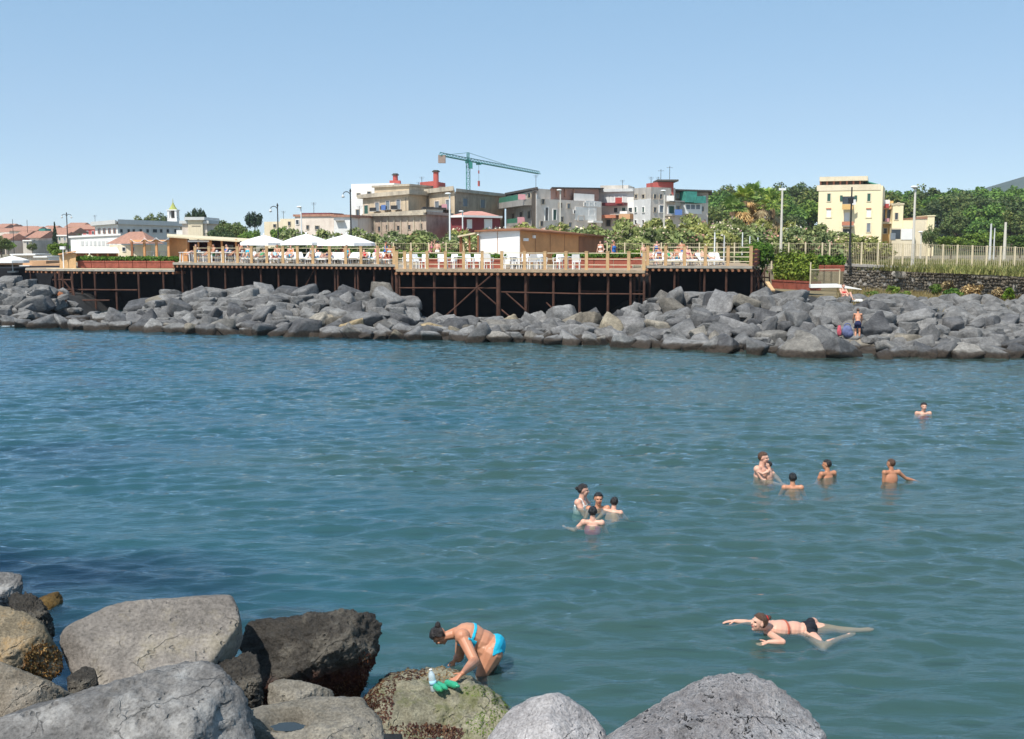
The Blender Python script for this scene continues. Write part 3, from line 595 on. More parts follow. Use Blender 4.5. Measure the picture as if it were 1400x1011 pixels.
class Bld:
    def __init__(s, name, label, px, D, cat='building', group=None):
        s.root = thing(name, label, cat, tuple(XD(px, D) + Vector((0, 0, LAND_Z))), 0, group)
    def part(s, name, mb, mat, parent=None, label=None):
        o = mb.build(name, mat, parent or s.root)
        if label: o['label'] = label
        return o
    def block(s, xa, da, xb, db, ytop, dep, mat, name='wall', z0=LAND_Z - .5, ytop_b=None, cornice=None, ch=.35, co=.3):
        p, q = XD(xa, da), XD(xb, db); zt = P(xa, ytop, da).z; zb = P(xb, ytop_b, db).z if ytop_b else zt
        u = (q - p).normalized(); n = Vector((u.y, -u.x, 0)); bk = -n
        if abs(u.x) < .85: bk = Vector((p.x + q.x, p.y + q.y, 0)).normalized()     # an end wall: the house runs straight back
        a, b = q + bk * dep, p + bk * dep
        o = s.part(name, MB().prism([p, q, a, b], z0, zt, [zt, zb, zb, zt]), mat)
        if cornice:
            e = co; c = MB(); c.prism([p + (n - u) * e, q + (n + u) * e, a + (u + bk) * e, b + (bk - u) * e], zt, zt + ch, [zt + ch, zb + ch, zb + ch, zt + ch] ); 
            for i in range(4): x, y, z = c.v[i]; c.v[i] = (x, y, z + (.002 if i in (0, 3) else zb - zt + .002))
            s.part('cornice', c, cornice)
        return p, q, zt, n
    def rect(s, p, q, x0, y0, x1, y1, out0, out1, mb):
        """a box on the facade p-q covering the picture rectangle"""
        u = (q - p).normalized(); n = Vector((u.y, -u.x, 0)); r = []
        for px, py in ((x0, y0), (x1, y1)):
            d = ray(px, py); k = (p.x * n.x + p.y * n.y) / (d.x * n.x + d.y * n.y); v = Vector((0, 0, CAM_Z)) + d * k; r.append(v)
        (a, b) = r; ua, ub = (a - p).dot(u), (b - p).dot(u); za, zb = b.z, a.z
        pts = []
        for z in (za, zb):
            for uu, oo in ((ua, out1), (ub, out1), (ub, out0), (ua, out0)):
                v = p + u * uu + n * oo; pts.append((v.x, v.y, z))
        mb.hexa(pts); return (ua, ub, za, zb, u, n)
    def win(s, p, q, x, y, w, h, frame=None, shutter=None, name='window', balcony=None, bal_mat=None):
        """a window or door by picture centre and size"""
        fr = frame or m_wtrim; t_ = max(.35, w * .16)
        mb = MB()
        for r in ((x - w / 2 - t_, y - h / 2 - t_, x - w / 2, y + h / 2 + t_), (x + w / 2, y - h / 2 - t_, x + w / 2 + t_, y + h / 2 + t_), (x - w / 2, y - h / 2 - t_, x + w / 2, y - h / 2), (x - w / 2, y + h / 2, x + w / 2, y + h / 2 + t_)):
            s.rect(p, q, *r, .0, .09, mb)
        o = s.part(name, mb, fr)
        g = MB(); s.rect(p, q, x - w / 2, y - h / 2, x + w / 2, y + h / 2, .0, .03, g); 
        s.part('pane' if shutter is None else 'shutter', g, shutter or m_pane, o)
        if balcony:
            c = MB(); s.rect(p, q, x - balcony / 2, y + h / 2 + .2, x + balcony / 2, y + h / 2 + .9, .0, 1.0, c); b = s.part('balcony', c, m_conc)
            c = MB(); s.rect(p, q, x - balcony / 2, y + h / 2 - h * .38, x + balcony / 2, y + h / 2 + .1, .95, 1.0, c)
            s.part('railing', c, bal_mat or m_iron, b)
        return o
    def slab(s, name, p, q, x0, y0, x1, y1, o0, o1, mat, label=None):
        mb = MB(); s.rect(p, q, x0, y0, x1, y1, o0, o1, mb); return s.part(name, mb, mat, None, label)
def chimney(b, x, y0, y1, w, D, base=None):
    c = XD(x, D); z0, z1 = P(x, y1, D).z, P(x, y0, D).z; k = D / F_PX
    o = b.part('chimney', MB().lathe((c.x, c.y, 0), [(w * k * .5, z0), (w * k * .48, z1 - .7 * k * 3), (w * k * .5, z1 - 2 * k)], 10), m_red)
    b.part('chimney_cap', MB().lathe((c.x, c.y, 0), [(w * k * .68, z1 - 2.6 * k), (w * k * .72, z1 - 1.2 * k), (w * k * .5, z1 - 1.2 * k), (w * k * .5, z1)], 10), m_roofd, o)
# ---- palazzo with red chimneys
b = Bld('palazzo', 'old beige stone palazzo with white corner and two red chimneys', 560, 150)
p, q, zt, n = b.block(481, 146, 499, 143, 272, 9, m_white)                       # white lower corner
for y in (291, 307): b.win(p, q, 489.5, y, 4, 8, m_trim)
p, q, zt, n = b.block(481.5, 149, 540, 146.5, 252, 12, m_white, z0=9.5)            # white upper storey
for x, y in ((490.5, 267), (505, 265)): b.win(p, q, x, y, 4.4, 4.6, m_trim)
p, q, zt, n = b.block(497, 142.5, 559, 139, 272, 13, m_beige, ytop_b=266, cornice=m_trim, ch=.5, co=.5)
for x, y, h in ((501, 287, 12), (516, 283, 12), (530.5, 281, 12), (545, 280, 13)): b.win(p, q, x, y, 5, h, m_pale, m_shut_gr if x > 510 else m_shut_g, balcony=9 if x > 510 else None)
pp = b.block(513, 144, 560, 141.5, 257, 9, m_beige, z0=10, ytop_b=254.5, cornice=m_trim, ch=.25, co=.25)  # attic
p, q, zt, n = b.block(559, 139.4, 586, 143, 267, 12, m_beige_shaded, ytop_b=268.5, cornice=m_trim, ch=.45, co=.35)
pp = b.block(560.3, 141.4, 585, 145, 254.5, 8, m_trim, z0=10.5, ytop_b=258)
p, q, zt, n = b.block(586, 142.5, 622, 137, 265, 14, m_beige, ytop_b=261, cornice=m_trim, ch=.55, co=.4)
for x, y in ((598, 282), (613, 280)): b.win(p, q, x, y, 5.4, 13, m_pale, m_shut_gr, balcony=8)
p, q, zt, n = b.block(622.6, 137, 690, 152, 262.5, 9, m_beige_shaded, ytop_b=269.5, cornice=m_trim, ch=.4, co=.3)
for x, y in ((635.5, 277), (659.5, 279), (683.5, 281)): b.win(p, q, x, y, 6, 11, m_trim, m_shut_gr)
p, q, zt, n = b.block(500, 136, 583, 129.5, 297, 5, m_base, ytop_b=291, cornice=m_trim, ch=.35, co=.3)
for x, y in ((508, 314), (519, 313), (530, 311), (545, 312), (560, 311), (576, 309)): b.win(p, q, x, y, 3, 6, m_base)
b.slab('balustrade', p, q, 500, 293.5, 583, 294.3, 0, .5, m_trim)
for x in range(503, 583, 9): b.slab('pilaster', p, q, x, 297, x + 1.2, 319, 0, .12, m_trim)
p, q, zt, n = b.block(583, 129.6, 616, 135, 293.5, 5, m_base, ytop_b=296, cornice=m_trim, ch=.35, co=.3)
p, q, zt, n = b.block(578, 133.5, 606, 136.5, 286, 4, m_lgrey, z0=6, name='terrace_room', cornice=m_roofd, ch=.25, co=.3)
bb = XD(541.5, 150); b.part('chimney_base', MB().box((bb.x, bb.y, P(541, 252.5, 150).z - .3), (1.4, 1.4, 1.6)), m_red); chimney(b, 541.7, 237.5, 252, 7, 150)
p, q, zt, n = b.block(575, 150, 594, 147, 249.5, 5, m_red, z0=9, name='roof_house'); p, q, zt, n = b.block(594.2, 147.05, 609.5, 152, 247.8, 5, m_red, z0=9, name='roof_house')
chimney(b, 596.8, 233, 262, 7.6, 145.5)
# ---- crimson house
b = Bld('crimson_house', 'small crimson house with salmon roof in front of the palazzo', 650, 128)
p, q, zt, n = b.block(616, 127, 634, 125.5, 298, 7, m_crim); 
p, q, zt, n = b.block(634.2, 125.45, 684, 129, 296.5, 7, m_crim)
for x in (641.5, 667): b.win(p, q, x, 306.5, 5 if x < 650 else 8, 11, m_wtrim, m_wtrim)
r = MB(); A = [XD(614, 126.3), XD(634, 124.6), XD(687, 128.6), XD(686, 137), XD(630, 134)]; r.prism(A, P(640, 297.6, 126).z, P(640, 294.8, 126).z); b.part('eaves', r, m_wtrim)
A2 = [XD(616, 127.2), XD(634, 125.6), XD(684, 129.5), XD(683, 135), XD(632, 133)]; r = MB()
zb_, zt_ = P(640, 294.7, 126).z, P(640, 287.5, 126).z; k2 = XD(651, 131); r.add([(v.x, v.y, zb_) for v in A2] + [(v.x * .25 + k2.x * .75, v.y * .25 + k2.y * .75, zt_) for v in A2], [(0, 1, 6, 5), (1, 2, 7, 6), (2, 3, 8, 7), (3, 4, 9, 8), (4, 0, 5, 9), (5, 6, 7, 8, 9)]); b.part('roof', r, m_salmon)
# ---- block with green balconies
b = Bld('apartment_house', 'weathered grey apartment house with green balconies and red brick attic', 760, 140)
p, q, zt, n = b.block(692, 149, 733.5, 134, 269.5, 12, m_grey, ytop_b=259.5)
mb = MB(); b.rect(p, q, 693, 278, 729, 281, 0, 1.1, mb); bal = b.part('balcony', mb, m_conc); mb = MB(); b.rect(p, q, 693, 271, 729, 278, 1.0, 1.07, mb); b.part('railing', mb, m_green, bal)
mb = MB(); b.rect(p, q, 704, 306, 725, 308.5, 0, 1.1, mb); bal = b.part('balcony', mb, m_conc); mb = MB(); b.rect(p, q, 704, 300, 725, 306, 1.0, 1.07, mb); b.part('railing', mb, m_green, bal)
for x, y in ((697, 272), (706, 270.5), (715, 269), (724, 267.5)): b.win(p, q, x, y, 4, 7, m_trim)
for x, y in ((702, 297), (713, 295), (724, 294)): b.win(p, q, x, y, 4, 10, m_trim)
b.slab('drainpipe', p, q, 730.5, 262, 732.2, 318, 0, .35, m_roofd)
mb = MB(); A = [XD(690, 148.4), XD(734.6, 132.9), XD(738, 146), XD(700, 160)]; b.part('roof', MB().prism(A, P(733, 259.4, 134).z, P(733, 256.4, 134).z, None), m_roofd)
p, q, zt, n = b.block(733.7, 134.0, 822, 146, 272, 11, m_pale, ytop_b=276)
for x, y, hh in ((747, 293, 18), (758, 294, 14)): b.win(p, q, x, y, 4.2, hh, m_wtrim, m_shut_g if x > 750 else None)
for x, y in ((800, 279.5), (807, 279.5), (814, 279.5)): b.win(p, q, x, y, 3.2, 4.5, m_wtrim)
b.slab('whitewashed_panel', p, q, 786, 283, 815, 302, 0, .06, m_white); b.slab('whitewashed_panel', p, q, 800, 274.6, 821, 284, 0, .045, m_white)
b.win(p, q, 786, 290, 4, 4); b.win(p, q, 809, 291, 7, 7, m_wtrim, m_shut_gr); b.win(p, q, 794, 299, 7, 6, m_pale, m_shut_gr)
b.slab('balcony', p, q, 803, 302, 816, 305, 0, .9, m_wtrim)
for x, y in ((742, 276), (766, 281), (777, 282), (768, 300), (740, 306), (779, 308), (812, 309)): b.win(p, q, x, y, 3.4, 6.5, m_trim, m_shut_gr if x % 2 else None)
p, q, zt, n = b.block(734, 136.5, 752, 139, 258, 6, m_grey, z0=8, name='attic'); p, q, zt, n = b.block(752.2, 139, 818, 150, 258, 6, m_attic, z0=8, ytop_b=258.5, name='attic', cornice=m_roofd, ch=.15, co=.5)
for x in (760, 771, 783): b.slab('attic_column', p, q, x, 259, x + 2, 270, 0, .15, m_tile)
p, q, zt, n = b.block(784, 142.5, 812, 146, 264.5, 2.5, m_white, z0=8, name='awning')
# ---- white apartment block
b = Bld('apartment_house', 'white apartment block with maroon balcony band and terracotta awnings', 845, 152)
p, q, zt, n = b.block(812, 153, 868, 150, 262.5, 9, m_white)
b.slab('flat_roof_edge', p, q, 814, 259.4, 868, 262, -.3, .5, m_lgrey)
pp = b.block(820, 156, 858, 155, 254, 6, m_grey, z0=10, name='roof_room')
b.slab('loggia', p, q, 824, 267.5, 857, 278, -.1, .05, m_lgrey); b.slab('balcony', p, q, 829, 278, 858, 281.5, 0, 1.4, m_maroon)
for x in (829, 838, 849): b.win(p, q, x, 272.5, 4.4, 8.5, m_wtrim)
b.slab('balcony', p, q, 840, 293, 866, 294.5, 0, 1.5, m_conc)
for x in (842, 853, 862): b.win(p, q, x, 287.5, 5, 6.5, m_wtrim, m_shut_g if x == 853 else None)
b.slab('awning', p, q, 826, 294.6, 849, 298.6, .1, 1.8, m_terra); b.slab('awning', p, q, 853, 293.6, 868, 300, .1, 1.7, m_orange)
b.slab('parasol_cover', p, q, 853, 289.5, 863, 292.6, .4, 1.4, m_wtrim)
for x in (832, 846, 858): b.win(p, q, x, 305, 6, 9, m_grey)
# ---- grey and white house with stair tower
b = Bld('apartment_house', 'grey and white house with red stair tower and teal netting', 915, 138)
p, q, zt, n = b.block(865.5, 144, 889, 135, 274, 10, m_white, ytop_b=271.8)
for x in (869.5, 880): b.win(p, q, x, 287, 2.8, 7, m_wtrim, m_shut_g); b.win(p, q, x, 304, 2.8, 5.5, m_wtrim)
p2, q2, zt, n = b.block(866, 144.6, 889.2, 135.6, 257.8, 10, m_grey, z0=9.0, ytop_b=256)
for x in (870, 880): b.win(p2, q2, x, 269, 3.4, 5.5, m_trim)
p, q, zt, n = b.block(889.4, 134.95, 922, 138.5, 272.5, 9, m_pale); p3, q3 = p, q; p2, q2, zt, n = b.block(889.4, 135.6, 922, 139, 256, 8, m_grey, z0=9.0, ytop_b=257.4)
b.win(p2, q2, 917, 269.6, 3, 6.5, m_trim); b.win(p, q, 917.5, 287, 7.5, 10, m_wtrim, m_shut_g); b.win(p, q, 904, 286, 5, 9, m_wtrim, m_shut_gr)
b.slab('balcony', p, q, 910, 274.5, 926, 277, 0, 1.1, m_conc); b.slab('balcony', p, q, 909, 293.5, 927, 296, 0, 1.1, m_conc)
pt = b.block(898, 138, 919.5, 138.5, 249, 4, m_red, z0=10.5, name='stair_tower'); 
tw = XD(908.5, 140); b.part('tower_roof', MB().box((tw.x, tw.y, P(908, 248.4, 138).z + .12), (2.6, 4.6, .22)), m_roofd)
mb = MB()
for dx, h in ((-.6, 1.6), (.5, 2.0)): mb.tube((tw.x + dx, tw.y, P(908, 248, 138).z), (tw.x + dx, tw.y, P(908, 248, 138).z + h), .03); mb.bar((tw.x + dx - .4, tw.y, P(908, 248, 138).z + h - .2), (tw.x + dx + .4, tw.y, P(908, 248, 138).z + h - .2), .03)
b.part('aerial', mb, m_iron)
p, q, zt, n = b.block(922.2, 140.5, 967, 143, 277, 9, m_pale); p2, q2, zt, n = b.block(922.2, 141.3, 967, 144, 262, 8, m_grey, z0=8.8)
rf = MB(); A = [XD(919, 139.4), XD(972, 142), XD(972, 153), XD(919, 151)]; b.part('roof', rf.prism(A, P(940, 261.6, 141).z, P(940, 259.6, 141).z), m_roofd)
b.slab('netting', p, q, 929.5, 262.5, 944, 277.5, 0, 1.3, m_teal); b.slab('netting', p, q, 941, 269, 955, 278.5, .2, 1.5, m_teal)
b.slab('glazed_veranda', p, q, 931, 279, 954, 293, 0, .8, m_wtrim)
for x in (935.5, 942, 949): b.slab('veranda_pane', p, q, x - 2.4, 280.5, x + 2.4, 286.5, .8, .84, m_shut_gr)
for x, y in ((927, 285), (960, 286), (961, 270.5), (926, 268)): b.win(p, q, x, y, 3, 6, m_trim, m_shut_gr)
for x, y in ((895, 269), (903, 269), (895, 287)): b.win(p3, q3, x, y, 3.2, 6, m_trim)
b.slab('satellite_dish', p, q, 957, 268, 960, 272, .4, .7, m_wtrim); b.slab('hut_wall', p, q, 929, 295, 936, 301, .3, 1.2, m_wtrim)
# ---- yellow house
b = Bld('yellow_house', 'four storey yellow house with dark roof terrace before the wooded hill', 1160, 165)
p, q, zt, n = b.block(1117, 166.4, 1204, 163.2, 255.5, 9, m_yel, z0=2.5)
b.slab('parapet', p, q, 1117, 253.6, 1204, 260, -.15, .08, m_cream)
for x in (1133.3, 1188): b.win(p, q, x, 270.2, 4.6, 10.5, m_cream, m_shut_g)
b.slab('balcony_recess', p, q, 1152, 269, 1168, 279.5, 0, .02, m_pane); 
for x in (1150.2, 1170): b.slab('shutter', p, q, x - 1.6, 267.5, x + 1.6, 275, .0, .12, m_shut_g)
mb = MB(); b.rect(p, q, 1152.4, 279.6, 1167, 281.2, 0, 1.3, mb); bal = b.part('balcony', mb, m_conc); mb = MB(); b.rect(p, q, 1152.4, 280, 1167, 287, 1.25, 1.32, mb); b.part('railing', mb, m_ochre, bal)
for x in (1133, 1187.8): b.win(p, q, x, 292, 6.4, 10.5, m_yel, m_wtrim); b.slab('lintel', p, q, x - 3.6, 284.8, x + 3.6, 286.2, 0, .16, m_terra)
b.win(p, q, 1158, 296.5, 8, 12, m_yel, m_wtrim); mb = MB(); b.rect(p, q, 1152, 308.6, 1168, 310, 0, 1.3, mb); bal = b.part('balcony', mb, m_conc); mb = MB(); b.rect(p, q, 1152, 303.6, 1168, 308.6, 1.25, 1.32, mb); b.part('railing', mb, m_terra, bal)
b.win(p, q, 1187.5, 311.5, 5, 12, m_cream, m_shut_gr); b.win(p, q, 1158, 318, 12, 9, m_cream); b.win(p, q, 1188, 326, 5, 5, m_terra)
pt = b.block(1119, 167.6, 1178, 165.4, 253.8, 6, m_maroon, z0=13, name='roof_terrace')     # pillars and dark shade under the roof
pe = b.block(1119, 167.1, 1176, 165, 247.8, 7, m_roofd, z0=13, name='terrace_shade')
for x in range(1121, 1178, 9): b.slab('terrace_pillar', pe[0], pe[1], x, 248, x + 2, 255, .0, .3, m_terra)
tr = MB(); A = [XD(1117.5, 166.5), XD(1183, 164.1), XD(1184, 173), XD(1118.5, 175)]; b.part('roof', tr.prism(A, P(1140, 247.4, 165).z, P(1140, 241.3, 165).z), m_cream)
aw = MB(); z1, z2 = P(1184, 248.5, 166).z, P(1201, 253, 166).z; a_, c_ = XD(1183.5, 165.5), XD(1201, 165.5); aw.hexa([(a_.x, a_.y, z1 - .15), (c_.x, c_.y, z2 - .15), (c_.x, c_.y + 6, z2 - .15), (a_.x, a_.y + 6, z1 - .15), (a_.x, a_.y, z1), (c_.x, c_.y, z2), (c_.x, c_.y + 6, z2), (a_.x, a_.y + 6, z1)]); b.part('awning', aw, m_teal)
# right annexes
b2 = Bld('annex_house', 'low yellow annex with ochre terraces beside the yellow house', 1235, 168)
p, q, zt, n = b2.block(1204.6, 168, 1219, 167.8, 275, 8, m_ochre); b2.slab('parapet', p, q, 1206, 273.6, 1216, 282, 0, .25, m_white); b2.win(p, q, 1211, 279.5, 4, 3.4)
b2.slab('loggia', p, q, 1206, 287, 1217, 303, 0, .03, m_pane); b2.slab('balcony', p, q, 1204.8, 303.6, 1219, 306.2, 0, 1.0, m_cream); b2.slab('column', p, q, 1210.4, 287, 1212, 303, .02, .2, m_ochre); b2.win(p, q, 1210, 316, 5, 7, m_cream); b2.slab('balcony', p, q, 1204.8, 284.4, 1219, 286.6, 0, .9, m_orange)
p, q, zt, n = b2.block(1218.5, 166.5, 1233, 166.4, 280, 8, m_yel, cornice=m_cream, ch=.2, co=.1); b2.win(p, q, 1225.5, 296, 4.5, 9, m_cream)
b2.slab('battlement', p, q, 1219, 278, 1224, 281, -.2, .1, m_cream); b2.slab('battlement', p, q, 1227, 277, 1230, 281, -.2, .1, m_cream)
p, q, zt, n = b2.block(1233.2, 166.4, 1249, 166.3, 301.5, 7, m_yel); p, q, zt, n = b2.block(1218.5, 165.2, 1249.5, 165, 312, 1.2, m_cream, name='porch_wall')
b2.slab('porch_door', p, q, 1218.8, 314, 1231, 327, 0, .03, m_pane); b2.slab('white_gate', p, q, 1232, 313.4, 1249, 328, 0, .08, m_wtrim); b2.slab('blue_door', p, q, 1217.5, 319, 1224, 328, .03, .08, m_shut_gr)
p, q, zt, n = b2.block(1249.2, 166.2, 1268, 166, 299.5, 7, m_cream, cornice=m_tile, ch=.2, co=.1); p, q, zt, n = b2.block(1266.5, 165.9, 1276, 165.8, 296, 6, m_yel, cornice=m_yel, ch=.15, co=.1)
# ---- low building left of the palazzo
b = Bld('low_house', 'long low pinkish tan house with red parapet left of the palazzo', 435, 128)
p, q, zt, n = b.block(404, 129, 457, 127, 296.5, 9, m_pale, cornice=m_tile, ch=.25, co=.15)
b.win(p, q, 407, 304, 3.6, 6, m_wtrim); b.win(p, q, 434, 311.5, 5, 4.5, m_trim); b.win(p, q, 421, 311, 3, 5, m_trim)
p2, q2, _, _ = b.block(412, 133, 452, 132, 291.5, 4, m_maroon, z0=7, name='roof_parapet')
p, q, zt, n = b.block(457.2, 126, 480, 126, 297, 9, m_white, cornice=m_tile, ch=.25, co=.2)
b.slab('canopy', p, q, 459, 301, 471, 302.4, 0, .5, m_conc)
p, q, zt, n = b.block(384, 132, 403.8, 131, 299.5, 8, m_cream); b.win(p, q, 396, 306, 3, 5, m_trim)
b = Bld('low_house', 'cream low house behind trees left of the pinkish one', 375, 150)
p, q, zt, n = b.block(362, 152, 392, 150, 303.5, 8, m_cream); b.win(p, q, 376, 309, 3.4, 4, m_trim)
# ---- long grey building, arcade, chapel, church
b = Bld('long_grey_building', 'long light grey building with a row of dark windows at left', 220, 170)
p, q, zt, n = b.block(131, 172, 162, 163, 309, 10, m_white, ytop_b=306.6, cornice=m_lgrey, ch=.6, co=.5)
for x in (136, 143, 150, 157): b.win(p, q, x, 316, 2.6, 6, m_tile)
p, q, zt, n = b.block(162.3, 162.9, 246, 176, 306.8, 10, m_lgrey, ytop_b=309.5, cornice=m_lgrey, ch=.7, co=.4)
for x in (165.5, 175.5, 182.5, 192, 201.5, 211.5, 220, 229, 239.5): b.win(p, q, x, 316, 3.6 if x != 211.5 else 6, 4.6, m_lgrey)
b = Bld('arcade_building', 'white low arcaded building with arches behind the white awning', 130, 118)
p, q, zt, n = b.block(97, 121, 166, 116, 325.5, 7, m_white, ytop_b=322, cornice=m_wtrim, ch=.18, co=.15)
for k in range(9): 
    x = 113 + k * 5.7; mb = MB(); b.rect(p, q, x - 1.6, 330, x + 1.6, 336, 0, .04, mb); b.part('arch', mb, m_lgrey)
b = Bld('chapel', 'cream chapel front with stepped attic beside the church tower', 266, 150)
p, q, zt, n = b.block(250, 150, 284, 150, 306, 8, m_pale, cornice=m_lgrey, ch=.4, co=.3); p, q, zt, n = b.block(258, 149.6, 278, 149.6, 301.2, 7, m_cream, cornice=m_lgrey, ch=.4, co=.35)
b.slab('panel', p, q, 262, 308.5, 274, 309.5, 0, .06, m_trim); p, q, zt, n = b.block(242, 153, 251, 153, 315, 5, m_white)
b = Bld('church', 'white bell tower with green and yellow spire over terracotta roofs', 238, 185)
c = XD(238.5, 185); k = 185 / F_PX
for sx in (-1, 1):
    for sy in (-1, 1): b.part('belfry_pier', MB().box((c.x + sx * 5 * k, c.y + sy * 5 * k, (P(238, 288, 185).z + P(238, 299, 185).z) / 2), (2.6 * k, 2.6 * k, 11 * k)), m_white)
b.part('tower_shaft', MB().box((c.x, c.y, (P(238, 299, 185).z + LAND_Z) / 2), (13 * k, 13 * k, P(238, 299, 185).z - LAND_Z)), m_white)
b.part('belfry_core', MB().box((c.x, c.y, (P(238, 288, 185).z + P(238, 299, 185).z) / 2), (4 * k, 4 * k, 11 * k)), m_roofd)
b.part('belfry_cornice', MB().box((c.x, c.y, P(238, 287.6, 185).z), (14.5 * k, 14.5 * k, 1.2 * k)), m_white)
z = P(238, 287, 185).z; b.part('spire', MB().lathe((c.x, c.y, 0), [(6.2 * k, z), (4 * k, z + 3.2 * k), (1.8 * k, z + 7 * k), (.5 * k, z + 10 * k), (.2 * k, z + 15 * k)], 8), m_spire)
p, q, zt, n = b.block(220, 187, 256, 187, 309, 12, m_cream)
rf = MB(); A = [XD(219, 186.5), XD(257, 186.5), XD(257, 200), XD(219, 200)]; rz = P(238, 309, 186).z; mid = [XD(224, 193), XD(252, 193)]
rf.add([(v.x, v.y, rz) for v in A] + [(v.x, v.y, rz + 6.5 * k) for v in mid], [(0, 1, 5, 4), (1, 2, 5), (2, 3, 4, 5), (3, 0, 4), (3, 2, 1, 0)]); b.part('roof', rf, m_tile)
# terracotta hipped house
b = Bld('hipped_house', 'low cream house with a terracotta hipped roof behind the pergola', 175, 104)
p, q, zt, n = b.block(150, 103.5, 206, 102, 335, 8, m_cream)
A = [XD(145, 105), XD(204, 99.5), XD(225, 108), XD(160, 116)]; rz = P(180, 333.5, 102).z; rf = MB(); mid = [XD(178, 107.5), XD(196, 105)]
rf.add([(v.x, v.y, rz) for v in A] + [(v.x, v.y, rz + 1.15) for v in mid], [(0, 1, 5, 4), (1, 2, 5), (2, 3, 4, 5), (3, 0, 4), (3, 2, 1, 0)]); b.part('roof', rf, m_tile)
for x in (158, 170, 182): b.win(p, q, x, 341, 4, 5, m_wtrim)
# ---- far town on the left
rt = random.Random(4)
TW = [(-14, 18, 318, 330, m_pale, 'tile', 'pink far house at the left picture edge'), (3, 30, 322, 255, m_white, 'flat', 'white far house with balconies low at left'), (14, 50, 316, 320, m_pale, 'tile', 'wide pink far house under a red roof'), (30, 52, 325, 240, m_lgrey, 'awn', 'grey far house with a white awning on top'),
      (46, 58, 313, 340, m_orange, 'flat', 'narrow orange far house behind the teal cloth'), (60, 98, 319, 250, m_lgrey, 'tile', 'lilac grey far house under a red tiled roof'), (58, 78, 312, 330, m_white, 'flat', 'small white far house on the skyline'), (92, 110, 311, 300, m_orange, 'tile', 'orange far house on the skyline with red roof'),
      (108, 131, 314, 280, m_red, 'tile', 'red far house left of the long grey building'), (26, 46, 341, 205, m_pale, 'tile', 'small pink far house with salmon roof above the huts'), (48, 64, 339, 200, m_orange, 'tile', 'small orange far house with red roof by the tree'), (-30, 6, 312, 350, m_lgrey, 'tile', 'grey far house cut by the left picture edge'), (76, 96, 326, 230, m_lgrey, 'flat', 'plain grey far house before the arcade')]
q_ = random.Random(12); _mats = [m_white, m_pale, m_lgrey, m_cream, m_grey, m_orange]; _nm = ['white', 'pink', 'pale grey', 'cream', 'grey', 'tan']
for k in range(16):
    xa = -25 + k * 11 + q_.uniform(-3, 3); w_ = q_.uniform(9, 20); i_ = q_.randrange(6); TW.append((xa, xa + w_, q_.uniform(309, 317), 370 + 14 * (k % 5), _mats[i_], ['tile', 'flat', 'tile'][k % 3], 'small %s house of the hazy far skyline, number %d from the left' % (_nm[i_], k + 1)))
for k in range(9):
    xa = -16 + k * 12 + q_.uniform(-3, 3); w_ = q_.uniform(9, 16); i_ = q_.randrange(6); TW.append((xa, xa + w_, q_.uniform(322, 333), 190 + 9 * (k % 4), _mats[i_], ['flat', 'tile'][k % 2], 'low %s house in front of the far town, number %d from the left' % (_nm[i_], k + 1)))
for k, (xa, xb, yt, D, mt, rf_, lab) in enumerate(TW):
    b = Bld('town_house', lab, (xa + xb) / 2, D, 'house', 'far town houses at left'); p, q, zt, n = b.block(xa, D, xb, D - 2 + 4 * rt.random(), yt, 9, mt)
    if rf_ == 'tile':
        e = XD(xa, D) - Vector((.5, .6, 0)), XD(xb, D) + Vector((.5, -.6, 0)); zz = zt + .02; rfm = MB(); h = 1.3
        rfm.add([(e[0].x, e[0].y, zz), (e[1].x, e[1].y, zz), (e[1].x, e[1].y + 10.5, zz), (e[0].x, e[0].y + 10.5, zz), (e[0].x, e[0].y + 5, zz + h), (e[1].x, e[1].y + 5, zz + h)], [(0, 1, 5, 4), (1, 2, 5), (2, 3, 4, 5), (3, 0, 4), (3, 2, 1, 0)]); b.part('roof', rfm, m_tile)
    elif rf_ == 'awn': b.slab('awning', p, q, xa + 2, yt - 4, xb - 2, yt + .4, -2, 1.2, m_wtrim)
    else: b.slab('parapet', p, q, xa, yt - .6, xb, yt + 1, -.2, .2, m_wtrim)
    ns = max(1, int((338 - yt) / 9)); nw = max(1, int((xb - xa) / 7))
    for j in range(ns):
        for i in range(nw):
            x = xa + (i + .5) * (xb - xa) / nw; y = yt + 4.5 + j * 8
            if rt.random() < .85: b.win(p, q, x, y, 2.4, 4.2, m_wtrim, rt.choice([None, None, m_shut_g, m_shut_gr]))
        if rt.random() < .5: b.slab('balcony', p, q, xa + 1, yt + 7.2 + j * 8, xb - 2, yt + 8.2 + j * 8, 0, 1.2, m_wtrim)
# beach huts, far left
for k, (xa, xb, yt, D, mt, lab) in enumerate([(-20, 24, 358, 92, m_orange, 'orange beach hut at the left edge with pale roof'), (18, 50, 349, 100, m_pale, 'pink beach hut with flat white canopy'), (30, 62, 357, 90, m_orange, 'tan beach hut with a white panel on its front'), (50, 66, 352, 97, m_white, 'small white beach cabin before the tree'), (60, 80, 361, 86, m_orange, 'low tan beach wall by the wooden kiosk')]):
    b = Bld('beach_hut', lab, (xa + xb) / 2, D, 'hut', 'beach huts at left'); p, q, zt, n = b.block(xa, D, xb, D, yt, 3, mt, z0=2.0)
    if k in (0, 1, 3): b.slab('roof', p, q, xa - 1.5, yt - 1.6, xb + 1.5, yt + .3, -3.2, .5, m_wtrim if k != 0 else m_cream)
    if k == 2: b.slab('panel', p, q, 31, 365, 43, 374, 0, .12, m_wtrim); b.slab('panel_hood', p, q, 30, 363, 44, 365, 0, .5, m_wtrim)
    if k == 1: 
        for x in (24, 30, 36, 42): b.slab('post', p, q, x, 351, x + 1, 362, 0, .1, m_wtrim)
